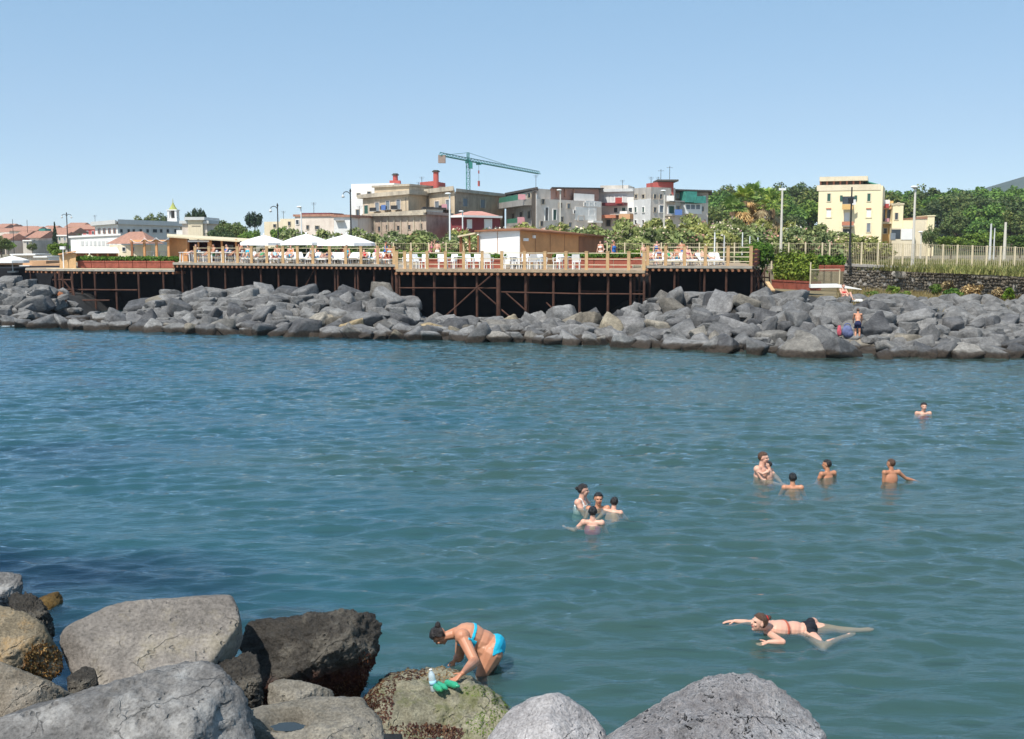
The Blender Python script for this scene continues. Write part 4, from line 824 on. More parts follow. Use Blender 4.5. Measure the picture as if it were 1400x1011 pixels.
b = Bld('teal_scaffold', 'tall teal scaffold cloth among the far houses at left', 58, 230, 'scaffold'); p, q, zt, n = b.block(54.5, 230, 63, 230, 313, 3, m_teal, name='cloth')
# ---- tower crane
D0 = 247; c = XD(640.5, D0); k = D0 / F_PX; m_crane = M('crane_green', (.04, .22, .19), .5, .2, 1, 0)
cr = thing('tower_crane', 'green tower crane with a long jib above the palazzo', 'crane', (c.x, c.y, LAND_Z))
def lattice(mb, a, b, w, n, up=Vector((0, 0, 1)), tri=False, th=.1):
    a, b = Vector(a), Vector(b); d = (b - a); dn = d.normalized(); r = dn.cross(up)
    if r.length < .1: r = dn.cross(Vector((0, 1, 0)))
    r.normalize(); u = r.cross(dn)
    offs = [(-r - u) * w / 2, (r - u) * w / 2, (r + u) * w / 2, (-r + u) * w / 2] if not tri else [(-r * w / 2), (r * w / 2), u * w * .9]
    for o in offs: mb.bar(a + o, b + o, th)
    m_ = len(offs)
    for i in range(n):
        p0, p1 = a + d * (i / n), a + d * ((i + 1) / n)
        for j in range(m_):
            A, B = offs[j], offs[(j + 1) % m_]; mb.bar(p0 + A, p1 + B, th * .6); mb.bar(p1 + A, p1 + B, th * .6)
top = P(640.5, 221, D0).z
mb = MB(); lattice(mb, (c.x, c.y, LAND_Z), (c.x, c.y, top), .8, 16, th=.14); mb.build('mast', m_crane, cr)
mb = MB(); mb.tube((c.x, c.y, top - .4), (c.x, c.y, top + .4), .65); mb.box((c.x + .55, c.y - .5, top - .9), (.9, .9, 1.4)); mb.build('slewing_cab', m_crane, cr)
apex = Vector((c.x, c.y, P(640.5, 209, D0).z)); mb = MB(); lattice(mb, (c.x, c.y, top), apex, .5, 4, th=.12); mb.build('tower_top', m_crane, cr)
jt = P(737, 236.8, 292); jt.z = top + .1; jr = Vector((c.x, c.y, top + .1)); bk = P(602, 223.5, 232); bk.z = top + .1
mb = MB(); lattice(mb, jr, jt, .75, 26, tri=True, th=.14); mb.build('jib', m_crane, cr)
mb = MB(); lattice(mb, jr, bk, .7, 9, tri=True, th=.13); mb.build('counter_jib', m_crane, cr)
mb = MB(); mb.box((bk.x + .3, bk.y + .6, bk.z - .7), (1.5, 1.2, 1.6)); mb.build('counterweight', M('counterweight', (.32, .24, .2), .9), cr)
mb = MB(); mb.tube(apex, jr.lerp(jt, .62) + Vector((0, 0, .5)), .05, n=5); mb.tube(apex, bk, .05, n=5); mb.build('tie_rod', m_crane, cr)
hk = jr.lerp(jt, .13); mb = MB(); mb.box((hk.x, hk.y, hk.z - .25), (1.2, 1.0, .35)); mb.build('trolley', m_crane, cr)
hz = P(654, 251, 252).z; mb = MB(); mb.tube(hk, (hk.x, hk.y, hz), .03, n=5); mb.build('hoist_rope', m_iron, cr); mb = MB(); mb.box((hk.x, hk.y, hz), (.5, .4, 1.2)); mb.box((hk.x, hk.y, hz + 2.6), (.3, .3, .7)); mb.build('hook_block', m_red, cr)

# aerials and washing, the clutter of lived-in roofs
rc = random.Random(6)
for b_ in [o for o in COL.objects if o.get('category') == 'building' and o.name.split('.')[0] in ('apartment_house', 'low_house', 'palazzo', 'long_grey_building', 'crimson_house')]:
    ws = [c for c in b_.children if c.name.split('.')[0] == 'wall']
    for w in ws:
        tops = [v.co for v in w.data.vertices]; zm = max(v.z for v in tops); tp = [v for v in tops if v.z > zm - .5]
        if rc.random() < .75:
            a, b = rc.sample(tp, 2) if len(tp) > 1 else (tp[0], tp[0]); q = a.lerp(b, rc.uniform(.2, .8)); h = rc.uniform(1.0, 2.2); base = wloc(b_) + q; mb = MB(); mb.tube(base, base + Vector((0, 0, h)), .03, n=5)
            for k in range(3): mb.bar(base + Vector((-.35 + .06 * k, 0, h - .12 * k - .05)), base + Vector((.35 - .06 * k, .1, h - .12 * k - .05)), .02)
            mb.build('aerial', m_iron, b_)
m_lau = [M('washing_' + n, c, .9, .1, 2, .1) for n, c in (('white', (.78, .77, .74)), ('red', (.42, .07, .06)), ('blue', (.10, .18, .42)), ('pink', (.55, .28, .30)))]
for b_ in [o for o in COL.objects if o.name.split('.')[0] == 'balcony']:
    if rc.random() < .55:
        vs = [v.co for v in b_.data.vertices]; x0, x1 = min(v.x for v in vs), max(v.x for v in vs); y0 = min(v.y for v in vs); z1 = max(v.z for v in vs); mb = MB(); p0 = wloc(b_)
        w = min(.9, (x1 - x0) * .4); xx = rc.uniform(x0 + w / 2, max(x0 + w / 2 + .01, x1 - w / 2)); yy = y0 + (.0 if True else 0)
        mb.box((p0.x + xx, p0.y + yy - .06, p0.z + z1 + .25), (w, .03, rc.uniform(.5, .8))); mb.build('washing', rc.choice(m_lau), b_.parent)
# ------------------------------------------------------------------ plants
def leafcloud(seed, clumps, size, asp=1.7, shell=.45, up=.25, jit=.9):
    """clumps: (centre, radii, count); returns vertices and rhombic leaf faces"""
    r = np.random.RandomState(seed); VV = []
    for c, rad_, n in clumps:
        d = r.normal(size=(n, 3)); d /= np.linalg.norm(d, axis=1)[:, None]
        k = (shell + (1 - shell) * r.rand(n)) ** .8 * (1 + .12 * r.normal(size=n)); p = np.array(c) + d * k[:, None] * np.array(rad_)
        nn = d * .7 + r.normal(size=(n, 3)) * jit * .6 + np.array([0, 0, up]); nn /= np.linalg.norm(nn, axis=1)[:, None]
        t = np.cross(nn, r.normal(size=(n, 3))); t /= np.linalg.norm(t, axis=1)[:, None] + 1e-9; b = np.cross(nn, t)
        s = size * (.6 + .8 * r.rand(n))[:, None]
        VV.append(np.stack([p - t * s * asp * .5, p + b * s * .5, p + t * s * asp * .5, p - b * s * .5], 1).reshape(-1, 3))
    V = np.concatenate(VV); return V, np.arange(len(V)).reshape(-1, 4)
def lumps(seed, c, R, n, r0, cnt, low=-.2):
    r = np.random.RandomState(seed); out = [(c, tuple(.78 * x for x in R), int(cnt * 2.2))]
    while len(out) < n + 1:
        d = r.normal(size=3); d /= np.linalg.norm(d)
        if d[2] < low: continue
        k = r.uniform(.62, .98); q = r.uniform(.7, 1.3) * r0
        out.append((tuple(np.array(c) + d * k * np.array(R)), (q, q, q * .8), int(cnt * r.uniform(.7, 1.2))))
    return out
m_bark = M('tree_bark', (.12, .085, .06), .95, .35, 4, .6); m_bark2 = M('palm_bark', (.16, .105, .06), .95, .4, 5, .7)
L_oak = leafmat('oak_leaves', (0.0677, 0.1292, 0.0301), (0.1385, 0.2616, 0.0552), (0.2616, 0.3847, 0.0878), .35)
L_oakd = leafmat('dark_oak_leaves', (0.0616, 0.1008, 0.0352), (0.1231, 0.1837, 0.0602), (0.2309, 0.252, 0.1003), .35)
L_bright = leafmat('bright_leaves', (0.072, 0.12, 0.018), (0.144, 0.24, 0.036), (0.264, 0.336, 0.072), .6)
L_hedge = leafmat('hedge_leaves', (0.0455, 0.1105, 0.0156), (0.117, 0.234, 0.026), (0.221, 0.338, 0.052), 1.2)
L_ole = leafmat('oleander_leaves', (0.1417, 0.1822, 0.0615), (0.2835, 0.3342, 0.1229), (0.4455, 0.4657, 0.2106), .7)
L_pine = leafmat('pine_needles', (0.021, 0.042, 0.021), (0.042, 0.077, 0.035), (0.07, 0.112, 0.049), .5)
L_palm = leafmat('palm_fronds', (0.09, 0.1688, 0.027), (0.225, 0.3375, 0.0675), (0.495, 0.54, 0.18), .5, .15); L_palmd = leafmat('dead_fronds', (0.2282, 0.1492, 0.079), (0.4212, 0.2984, 0.158), (0.6318, 0.509, 0.2984), .6, .1)
L_grass = leafmat('dry_grass', (.22, .16, .07), (.36, .27, .12), (.46, .38, .2), .7)
L_flow = leafmat('oleander_flowers', (.62, .50, .45), (.75, .66, .60), (.80, .74, .70), 2, .2); L_pink = leafmat('pink_flowers', (.52, .26, .27), (.66, .42, .40), (.75, .6, .56), 2, .2)
def trunk_mesh(name, h, r, seed, limbs=5, spread=1.2, zs=.55):
    q = random.Random(seed); mb = MB(); lean = Vector((q.uniform(-.08, .08), q.uniform(-.08, .08), 1)) * h
    mb.path([Vector((0, 0, -.4)), lean * .4, lean * .8], [r * 1.25, r, r * .7], 8)
    for k in range(limbs):
        a = 6.283 * k / limbs + q.random(); s = lean * (zs + .25 * q.random()); e = s + Vector((math.cos(a) * spread, math.sin(a) * spread, h * .35 * q.uniform(.7, 1.3)))
        mb.path([s, (s + e) / 2 + Vector((0, 0, .15)), e], [r * .5, r * .36, r * .14], 6)
    return mb.mesh(name, (0, 0, 0), True)
class Tree:
    def __init__(s, kind, parts): s.kind = kind; s.parts = parts
    def put(s, loc, rz, sc_, label, cat='tree', group=None):
        o = thing(s.kind, label, cat, loc, rz, group); o.scale = sc_ if isinstance(sc_, tuple) else (sc_,) * 3
        for n, me in s.parts: link(n, me, None, o)
        return o
def mk(n, V, F, mat): me = np_mesh(n, V, F); me.materials.append(mat); return me
def mkt(me, mat): me.materials.append(mat); return me
oaks = []
for k in range(6):
    h = 3.2; R = (3.6 + .5 * (k % 3), 3.6, 2.9 + .4 * (k % 2)); cl = lumps(40 + k, (0, 0, 5.0), R, 24, 1.25, 150)
    V, F = leafcloud(k, cl, .34); oaks.append(Tree('broadleaf_tree', [('trunk', mkt(trunk_mesh('trunk', 5.2, .22, k, 6, 2.0), m_bark)), ('crown', mk('crown', V, F, [L_oak, L_oakd, L_oak, L_oakd, L_oak, L_oakd][k]))]))
# the wooded hill at right: tiers of trees, from the front row up
def hillz(x, y): return LAND_Z + max(0, min(1, (y - 172) / 95)) * 6.5 * max(0, min(1, (x - 20) / 18))
tag(grid('wooded_hill', np.linspace(15, 190, 30), np.linspace(168, 330, 20), lambda x, y: hillz(x, y) - .1 - (4 if x < 17 or x > 188 or y < 169 or y > 328 else 0), M('hill_soil', (.05, .06, .025), .95, .4, .3, .3)), kind='structure')
rt = random.Random(21); n_t = 0
ROWNAME = ['front', 'second', 'third', 'upper', 'topmost']
SKY_Y = [(960, 262), (985, 258), (1030, 262), (1060, 251), (1085, 251), (1117, 258), (1210, 258), (1245, 259), (1287, 252), (1300, 258), (1340, 254), (1400, 255), (1500, 250), (1700, 250)]
for row, (D, x0, x1, st, S0) in enumerate([(182, 985, 1520, 33, .78), (200, 975, 1540, 34, .86), (218, 970, 1560, 33, .95), (238, 968, 1600, 31, 1.0), (262, 965, 1640, 30, 1.05)]):
    xs_ = []; x = x0
    while x < x1: xs_.append(x + rt.uniform(-8, 8)); x += st
    for k, px in enumerate(xs_):
        c = XD(px, D + rt.uniform(-5, 5)); z = hillz(c.x, c.y); s_ = S0 * rt.uniform(.82, 1.15)
        if row < 2 and 1110 < px < 1285: continue
        ymax = np.interp(px, [a for a, b in SKY_Y], [b for a, b in SKY_Y]); top = P(px, ymax, c.y).z
        if z + 8.3 * s_ > top or row == 4: s_ = (top - z) / 8.3 * rt.uniform(.93, 1.0)
        oaks[rt.randrange(6)].put((c.x, c.y, z), rt.uniform(0, 6.28), (s_ * rt.uniform(.95, 1.2), s_, s_), 'green oak in the %s tier of the wooded hill, number %d from the left' % (ROWNAME[row], k + 1) if px < 1420 and px > 960 else 'green oak of the wooded hill outside the picture', 'tree', 'trees of the wooded hill'); n_t += 1
# other trees
def one(px, D, ytop, w, label, src, kind_scale=8.3, wid=8.0, group=None, ybase=None):
    c = XD(px, D); z = P(px, ybase, D).z if ybase else LAND_Z; h = P(px, ytop, D).z - z; wd = w * D / F_PX
    return src.put((c.x, c.y, z), px * .7, (wd / wid, wd / wid, h / kind_scale), label, 'tree', group)
pines = []
for k in range(2):
    V, F = leafcloud(60 + k, lumps(60 + k, (0, 0, 6.3), (3.2, 3.2, 1.6), 16, 1.0, 130, -.35), .3); pines.append(Tree('umbrella_pine', [('trunk', mkt(trunk_mesh('trunk', 6.2, .2, 9 + k, 6, 1.6, .7), m_bark)), ('crown', mk('crown', V, F, L_pine))]))
one(263, 214, 287, 16, 'left dark umbrella pine on the skyline beside the church tower', pines[0], 8, 6.6); one(276, 210, 287.5, 15, 'right dark umbrella pine on the skyline beside the church tower', pines[1], 8, 6.6)
one(349, 190, 292, 24, 'dark spreading pine on the skyline right of the church', pines[1], 8, 6.6); one(510, 200, 291.5, 16, 'pine crown peeping over the roofs beside the palazzo', pines[0], 8, 6.6)
for px, D, yt, w, lab in ((193, 262, 299, 30, 'leftmost'), (208, 258, 296.5, 32, 'second'), (222, 255, 296, 30, 'third'), (232, 250, 297, 24, 'fourth')): one(px, D, yt, w, '%s dark tree of the row behind the long grey building' % lab, oaks[1 + px % 3 * 2], group='trees behind the long grey building')
for px, D, yt, w, lab in ((292, 165, 300, 34, 'large dark green tree right of the chapel front'), (316, 150, 302, 40, 'round dark green tree between chapel and low houses'), (300, 135, 315, 40, 'low green tree above the pavilion roof'), (335, 140, 318, 30, 'small green tree above the left parasol'), (329, 170, 305, 18, 'slim grey green tree behind the round dark one'),
                          (2, 150, 325, 26, 'dark tree cut by the left picture edge'), (345, 118, 313, 26, 'small olive tree over the left white parasol'), (385, 112, 310, 34, 'grey green olive tree over the middle white parasol')): one(px, D, yt, w, lab, oaks[(px + 1) % 6])
V, F = leafcloud(70, lumps(70, (0, 0, 2.2), (1.5, 1.5, 1.5), 16, .6, 150), .17); brt = Tree('young_tree', [('trunk', mkt(trunk_mesh('trunk', 2.0, .08, 70, 5, .7), m_bark)), ('crown', mk('crown', V, F, L_bright))])
one(76, 100, 332, 30, 'bright yellow green tree beside the tan kiosk at left', brt, 3.8, 3.6); one(1273, 140, 312, 24, 'dark green bush tree before the low annex at right', oaks[1]); 
for i, (px, D, yt, w) in enumerate(((1300, 130, 322, 44), (1330, 140, 318, 40), (1362, 150, 316, 36), (1395, 140, 320, 44))): one(px, D, yt, w, '%s yellow green shrub tree below the wooded hill' % ['leftmost', 'second', 'third', 'rightmost'][i], brt, 3.8, 3.6, 'shrub trees below the wooded hill')
V, F = leafcloud(75, [((0, 0, 1.2 + k * .9), (1.5 - k * .27, 1.5 - k * .27, .7), 260) for k in range(6)], .22); con = Tree('conifer', [('trunk', mkt(trunk_mesh('trunk', 5, .12, 75, 0), m_bark)), ('crown', mk('crown', V, F, L_pine))])
one(76, 190, 305, 14, 'dark pointed conifer among the far houses at left', con, 6.2, 3.2)
for i, (px, D, yt, w) in enumerate(((12, 170, 330, 18), (44, 180, 333, 14), (88, 160, 332, 18), (108, 200, 322, 12), (55, 260, 322, 12))): one(px, D, yt, w, '%s green tree among the far houses at left' % ['leftmost', 'second', 'third', 'fourth', 'small rear'][i], oaks[i], group='trees among the far houses')
# oleanders in flower
oles = []
for k in range(5):
    V, F = leafcloud(80 + k, lumps(80 + k, (0, 0, 1.45), (1.5, 1.2, 1.15), 15, .52, 190), .15, 2.6); r = np.random.RandomState(k)
    cl = [(c, (q[0] * 1.05,) * 3, 13 if k != 4 else 6) for c, q, n in lumps(80 + k, (0, 0, 1.45), (1.55, 1.25, 1.2), 15, .52, 190)[1:] if r.rand() < .62]
    V2, F2 = leafcloud(90 + k, cl, .15, 1.2, .92); oles.append(Tree('oleander_bush', [('stem', mkt(trunk_mesh('stem', 1.6, .05, k, 7, .9, .2), m_bark)), ('foliage', mk('foliage', V, F, L_ole)), ('blossom', mk('blossom', V2, F2, L_flow if k % 3 else L_pink))]))
ro = random.Random(9)
OT = [(395, 316), (440, 318), (480, 315), (540, 316), (620, 315), (700, 312), (760, 310), (830, 309), (880, 301), (930, 298), (985, 300), (1050, 306), (1110, 302), (1150, 308), (1180, 312)]
for row, (D, x0, x1, st, dy) in enumerate([(98, 400, 1120, 44, 0), (89, 418, 1176, 42, 9), (82.5, 440, 1205, 42, 17)]):
    px = x0; k = 1
    while px < x1:
        yt = np.interp(px, [a for a, b in OT], [b for a, b in OT]) + dy + ro.uniform(-2, 3)
        c = XD(px, D); h = max(1.0, P(px, yt, D).z - LAND_Z + .1); v = ro.randrange(5)
        if not (row == 2 and 520 < px < 600):
            oles[v].put((c.x, c.y + ro.uniform(-.8, .8), LAND_Z - .1), ro.uniform(0, 6.28), (1.15, 1.1, h / 2.6), '%s oleander in the %s row behind the fence, number %d from the left' % ('pink flowering' if v % 3 == 0 else 'white flowering', ['back', 'middle', 'front'][row], k), 'bush', 'oleander bushes behind the fence'); k += 1
        px += st + ro.uniform(-6, 6)
# low bright hedge plants along the fence foot
V, F = leafcloud(95, lumps(95, (0, 0, .5), (.95, .5, .45), 10, .26, 150), .11, 1.8); low = Tree('green_shrub', [('foliage', mk('foliage', V, F, L_hedge))])
k = 1
for px in list(range(372, 655, 22)) + list(range(832, 1020, 22)):
    c = XD(px, 78.5 if px > 700 else 81); low.put((c.x, c.y, 3.46), px * 1.3, (1, 1, ro.uniform(.8, 1.25)), 'low bright green shrub on the rear of the deck, number %d from the left' % k, 'shrub', 'green shrubs along the rear of the decks'); k += 1
# palms
def palm(seed, H, px, D, ytop, label, n=17):
    r = random.Random(seed); c = XD(px, D); z0 = LAND_Z; H = P(px, ytop, D).z - z0 - .9
    o = thing('fan_palm', label, 'palm', (c.x, c.y, z0), 0, 'fan palms before the wooded hill')
    mb = MB(); mb.path([Vector((0, 0, -.3)), Vector((.05, 0, H * .5)), Vector((0, .05, H))], [.30, .25, .22], 10); link('trunk', mb.mesh('trunk', (0, 0, 0), True), m_bark2, o)
    for nm, cnt, mat, el in (('frond', n, L_palm, (-.1, 1.35)), ('dead_frond', 34, L_palmd, (-1.45, -.55))):
        V, F = [], []
        for k in range(cnt):
            a = r.uniform(0, 6.28); e = r.uniform(*el); L = r.uniform(.8, 1.2); base = Vector((0, 0, H - (0 if nm == 'frond' else r.uniform(.1, 1.9))))
            dr = Vector((math.cos(a) * math.cos(e), math.sin(a) * math.cos(e), math.sin(e))); sd = Vector((-math.sin(a), math.cos(a), 0)); up = sd.cross(dr) * -1
            hub = base + dr * L * .8; q = len(V)
            V += [base - sd * .02, base + sd * .02, hub + sd * .02, hub - sd * .02]; F.append((q, q + 1, q + 2, q + 3))
            for j in range(13):      # the fan's blades
                t = (j / 12 - .5) * 3.6; bd = dr * math.cos(t) + sd * math.sin(t); bl_ = L * (.72 + .2 * math.cos(t)); w = sd * math.cos(t) - dr * math.sin(t)
                tip = hub + bd * bl_ + Vector((0, 0, -.22 * bl_)); md = hub + bd * bl_ * .5 + up * .03; q = len(V); V += [hub, md + w * .085, tip, md - w * .085]; F.append((q, q + 1, q + 2, q + 3))
        link(nm + 's', np_mesh(nm, [tuple(v) for v in V], F), mat, o)
for k, (px, D, yt, lab) in enumerate(((1000, 99, 276, 'leftmost low fan palm of the clump with hanging brown fronds'), (1017, 104, 262, 'second fan palm of the clump with pale hanging fronds'), (1027, 108, 256, 'tallest fan palm in the middle of the clump'), (1043, 103, 262, 'fan palm right of the tallest one with bare brown trunk'), (1055, 99, 270, 'rightmost fan palm of the clump beside the lamp pole'))): palm(200 + k, 4, px, D, yt, lab)
# grass and weeds on the bank under the stone wall
r = np.random.RandomState(31); V, F = [], []
def tuft(x, y, z, n, h, w, sp):
    for k in range(n):
        a = r.uniform(0, 6.28); b = Vector((x + r.normal() * sp, y + r.normal() * sp, z)); tip = b + Vector((math.cos(a) * h * .45, math.sin(a) * h * .45, h * r.uniform(.6, 1.2))); s = Vector((-math.sin(a), math.cos(a), 0)) * w; m_ = (b + tip) / 2 + Vector((0, 0, h * .12)); q = len(V)
        V.extend([b - s, b + s, m_ + s * .7, tip]); F.append((q, q + 1, q + 2, q + 3))
for k in range(1500):
    px = r.uniform(1150, 1500); c = XD(px, r.uniform(53, 74)); 
    if shoreY(c.x) + CT - .6 < c.y < boundY(c.x) - .2: tuft(c.x, c.y, rockZ(c.x, c.y), 9, r.uniform(.18, .5), .012, .12)
tag(link('dry_grass', np_mesh('dry_grass', [tuple(v) for v in V], F), L_grass), 'dry straw coloured grass on the bank below the stone wall', 'grass', kind='stuff')
def weedplant(px, D, h, w, mat, label, dz=0):
    c = XD(px, D); z = max(rockZ(c.x, c.y), .5) + dz; V, F = leafcloud(int(px), lumps(int(px), (0, 0, h * .55), (w, w * .7, h * .5), 9, w * .4, 90), .075, 2.6); o = link('weed_shrub', np_mesh('weed_shrub', V, F), mat, origin=(c.x, c.y, z)); return tag(o, label, 'weed', 'weeds on the bank')
weedplant(1306, 63, .62, .5, L_hedge, 'round green weed at the foot of the stone wall'); weedplant(1222, 66, .6, .4, L_bright, 'yellow green weed before the left half of the stone wall'); weedplant(1237, 64, .35, .4, L_bright, 'small yellow green weed right of the taller one'); weedplant(1282, 66, .9, .35, L_bright, 'tall yellowish weed against the stone wall middle'); weedplant(1298, 66.5, 1.0, .4, L_palmd, 'tall brown dried weed against the stone wall')
weedplant(1332, 64, .9, .6, L_palmd, 'wide brown dried weed below the wall, right of the green one'); weedplant(1381, 60, .8, .3, L_hedge, 'upright green weed near the right picture edge'); weedplant(1318, 57.5, .4, .3, L_bright, 'small bright green weed among the upper boulders'); weedplant(1283, 58, .25, .3, L_hedge, 'low green weed among the upper boulders, left one'); weedplant(1366, 61, .8, .35, L_palmd, 'brown dried weed left of the upright green one'); weedplant(1385, 55.5, .35, .4, L_bright, 'low yellow green weed at the right end of the boulders'); weedplant(1196, 64, .3, .5, L_bright, 'low green weed beyond the end of the white board')

# tall half dry grass on the waste ground beyond the fence
r = np.random.RandomState(41); V, F = [], []
for k in range(2600):
    px = r.uniform(1165, 1520); D = r.uniform(0, 1) ** 1.5 * 34; c = XD(px, 79); yb = boundY(c.x) + 1.2 + D; c = XD(px, yb); tuft(c.x, c.y, LAND_Z, 8, r.uniform(.25, .6), .03, .25)
L_reed = leafmat('tall_grass', (.12, .15, .045), (.20, .22, .08), (.32, .30, .14), .12)
tag(link('tall_grass', np_mesh('tall_grass', [tuple(v) for v in V], F), L_reed), 'tall olive and straw grass on the waste ground beyond the right fence', 'grass', kind='stuff')
# ------------------------------------------------------------------ the bathing decks
m_wood = M('deck_timber', (.36, .27, .18), .8, .25, 3, .2); m_post = M('railing_timber', (.56, .36, .18), .75, .2, 3, .2); m_rope = M('pale_rail', (.66, .56, .38), .8, .15, 2, 0)
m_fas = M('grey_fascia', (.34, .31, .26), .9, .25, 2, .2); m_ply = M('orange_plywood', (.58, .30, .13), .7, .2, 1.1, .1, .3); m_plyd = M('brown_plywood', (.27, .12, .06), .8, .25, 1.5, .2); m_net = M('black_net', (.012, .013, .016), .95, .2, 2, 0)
m_cloth = M('white_canvas', (.83, .82, .79), .85, .05, 2, .1); m_plastic = M('white_plastic', (.80, .80, .79), .4, .05, 2, 0, .5); m_planter = M('planter_red_wood', (.30, .085, .055), .8, .3, 3, .3); m_panel = M('white_panel', (.84, .83, .80), .5, .04, .6, .05)
m_pinkt = M('pink_towel', (.62, .30, .32), .95, .2, 6, .2)
ZM, ZF, ZL = 3.46, 3.29, 2.98
def deckthing(name, label, pts, back, z, posts, postpx, railz, h, fas, floor_t=.16, joist=.36, fm=m_plyd, rw=.03):
    """pts: front edge (px, D) pairs left to right; back: metres or list of back points"""
    Fp = [XD(*a) for a in pts]; Bp = [XD(*a) for a in back]
    root = thing(name, label, 'deck', (Fp[0].x, Fp[0].y, z)); poly = Fp + Bp[::-1]
    MB().prism(poly, z - floor_t, z).build('deck_floor', m_wood, root)
    jb = MB(); fb = MB()
    for a, b in zip(Fp[:-1], Fp[1:]):
        u = (b - a).normalized(); n = Vector((u.y, -u.x, 0)); L = (b - a).length
        fb.hexa([*(v + n * o + Vector((0, 0, zz)) for zz in (z - .13, z + .012) for v, o in ((a, .05), (b, .05), (b, .003), (a, .003)))])
        k = 0
        while k < L: c = a + u * k + n * .02; jb.tube(c + Vector((0, 0, z - floor_t - .09)), c - n * 1.6 + Vector((0, 0, z - floor_t - .09)), .085, n=8); k += joist
    fb.build('fascia', fas, root); jb.build('joists', fm, root)
    P_ = []
    for px in postpx:
        for a, b, A, B in zip(pts[:-1], pts[1:], Fp[:-1], Fp[1:]):
            if a[0] <= px <= b[0] + .01:
                t_ = (XD(px, a[1] + (b[1] - a[1]) * (px - a[0]) / (b[0] - a[0]))); t_.y += .12; P_.append(t_); break
    for v in P_: mb = MB(); mb.box((v.x, v.y, z + h / 2), (.17, .15, h)); mb.box((v.x, v.y, z + h + .02), (.2, .18, .04)); mb.build('railing_post', m_post, root)
    for i in range(len(P_) - 1):
        mb = MB()
        for rz in railz: mb.bar(P_[i] + Vector((.085, 0, z + rz)), P_[i + 1] + Vector((-.085, 0, z + rz)), rw)
        mb.build('rail', m_rope, root)
    for px, D, zt, r_ in posts:
        v = XD(px, D); zb = rockZ(v.x, v.y) - .3
        mb = MB(); mb.tube((v.x, v.y, zb), (v.x, v.y, z - floor_t), r_, n=8); mb.build('support_pole', m_rust, root)
    return root
def brace(root, a, b, r_=.045): mb = MB(); mb.tube(P(*a), P(*b), r_, n=7); mb.build('brace', m_rust, root)
fe = lambda px: np.interp(px, [104, 240, 541], [78.6, 76.5, 69.5])
main_d = deckthing('sun_deck', 'long wooden sun deck on posts with timber railing, left half of the shore', [(236, 76.6), (541, 69.5)], [(236, 88.5), (545, 82)], ZM,
    [(px, float(fe(px)) + .35, 0, .07) for px in (248, 261, 284, 307, 330.6, 356, 380, 405, 431, 457.5, 461.5, 485, 489, 511, 536)],
    [266, 285, 304, 324, 343, 364, 386, 406, 427, 450, 472, 493, 516, 538], (.35, .7, 1.02), 1.1, m_fas)
brace(main_d, (418, 391, 72.9), (431, 366, 72.5))
ff = lambda px: np.interp(px, [541, 882], [64, 60.5])
front_d = deckthing('scaffold_deck', 'wooden deck on tall rusty scaffolding standing forward in the middle', [(541, 64), (882, 60.5)], [(543, 69.4), (884, 68.6)], ZF,
    [(px, float(ff(px)) + d, 0, r_) for px, d, r_ in ((542, .2, .1), (546, 2.5, .06), (565, .3, .08), (593.5, .3, .08), (622, .3, .08), (652, .3, .075), (681.5, .15, .13), (719, .3, .09), (722, 2.4, .06), (757, .3, .075), (793, .3, .075), (832, .3, .075), (863, .3, .075), (868, 1.2, .06), (875, 2.4, .06), (881.5, .2, .07))],
    [541.8, 553, 561, 583.6, 608.6, 633.6, 659, 686, 717, 745, 774, 802, 831, 860, 881], (.3, .62, .95), 1.02, m_wood, rw=.04)
for a, b in (((545, 394, 64), (681, 394.3, 62.9)), ((681, 399.5, 62.8), (792, 402, 61.7)), ((792, 402, 61.6), (880, 402.5, 60.9)), ((652, 393.5, 62.9), (681, 369, 62.6)), ((652, 393.5, 62.9), (622, 421, 63.1)), ((652, 393.5, 62.9), (678, 416, 62.8)), ((692, 401, 62.6), (719, 425, 62.3)), ((622, 421, 63.1), (600, 440, 62.5)), ((686, 424, 61.8), (700, 436, 61.2)), ((747, 414, 61.4), (757, 424, 61.2)), ((793, 398, 63), (832, 399, 62.6)), ((868, 398, 62), (881, 398, 61.5))): brace(front_d, a, b)
mid = thing('rear_deck', 'wooden deck carrying the white kiosk behind the scaffold deck', 'deck', tuple(XD(542, 69.6) + Vector((0, 0, ZM)))); MB().prism([XD(541.6, 69.55), XD(866, 68.8), XD(866, 77), XD(545, 82)], ZM - .16, ZM).build('deck_floor', m_wood, mid); MB().prism([XD(541.6, 69.5), XD(866, 68.75), XD(866, 68.79), XD(541.6, 69.54)], ZF - .25, ZM + .01).build('fascia', m_fas, mid)
fr_ = lambda px: np.interp(px, [866, 1029], [66, 64])
right_d = deckthing('bathing_deck', 'wooden bathing deck with open rails at the right beside the big hedge', [(885, 65.8), (1029, 64)], [(884, 76.5), (1040, 77)], ZM,
    [(px, float(fr_(px)) + d, 0, .07) for px, d in ((889, .3), (923, .3), (928, 2), (958, 2), (964, .3), (994, .3), (1029, .2), (1033, 1.5), (1038, 3.5))],
    [886, 910.5, 936.5, 965, 996, 1027.5], (.27, .54, .81, 1.1), 1.14, m_fas, rw=.045)
sd = [XD(1029, 64.1), XD(1034, 68), XD(1040, 72.5)]                    # its right side: posts and red boards
for i in (1, 2): v = sd[i]; MB().box((v.x, v.y, ZM + .5), (.15, .15, 1.0)).build('railing_post', m_plyd, right_d)
for i in (0, 1):
    mb = MB()
    for z in (.12, .36, .6, .84): mb.bar(sd[i] + Vector((.06, .1, ZM + z)), sd[i + 1] + Vector((.06, -.1, ZM + z)), .05, .17)
    mb.build('side_boards', m_planter, right_d)
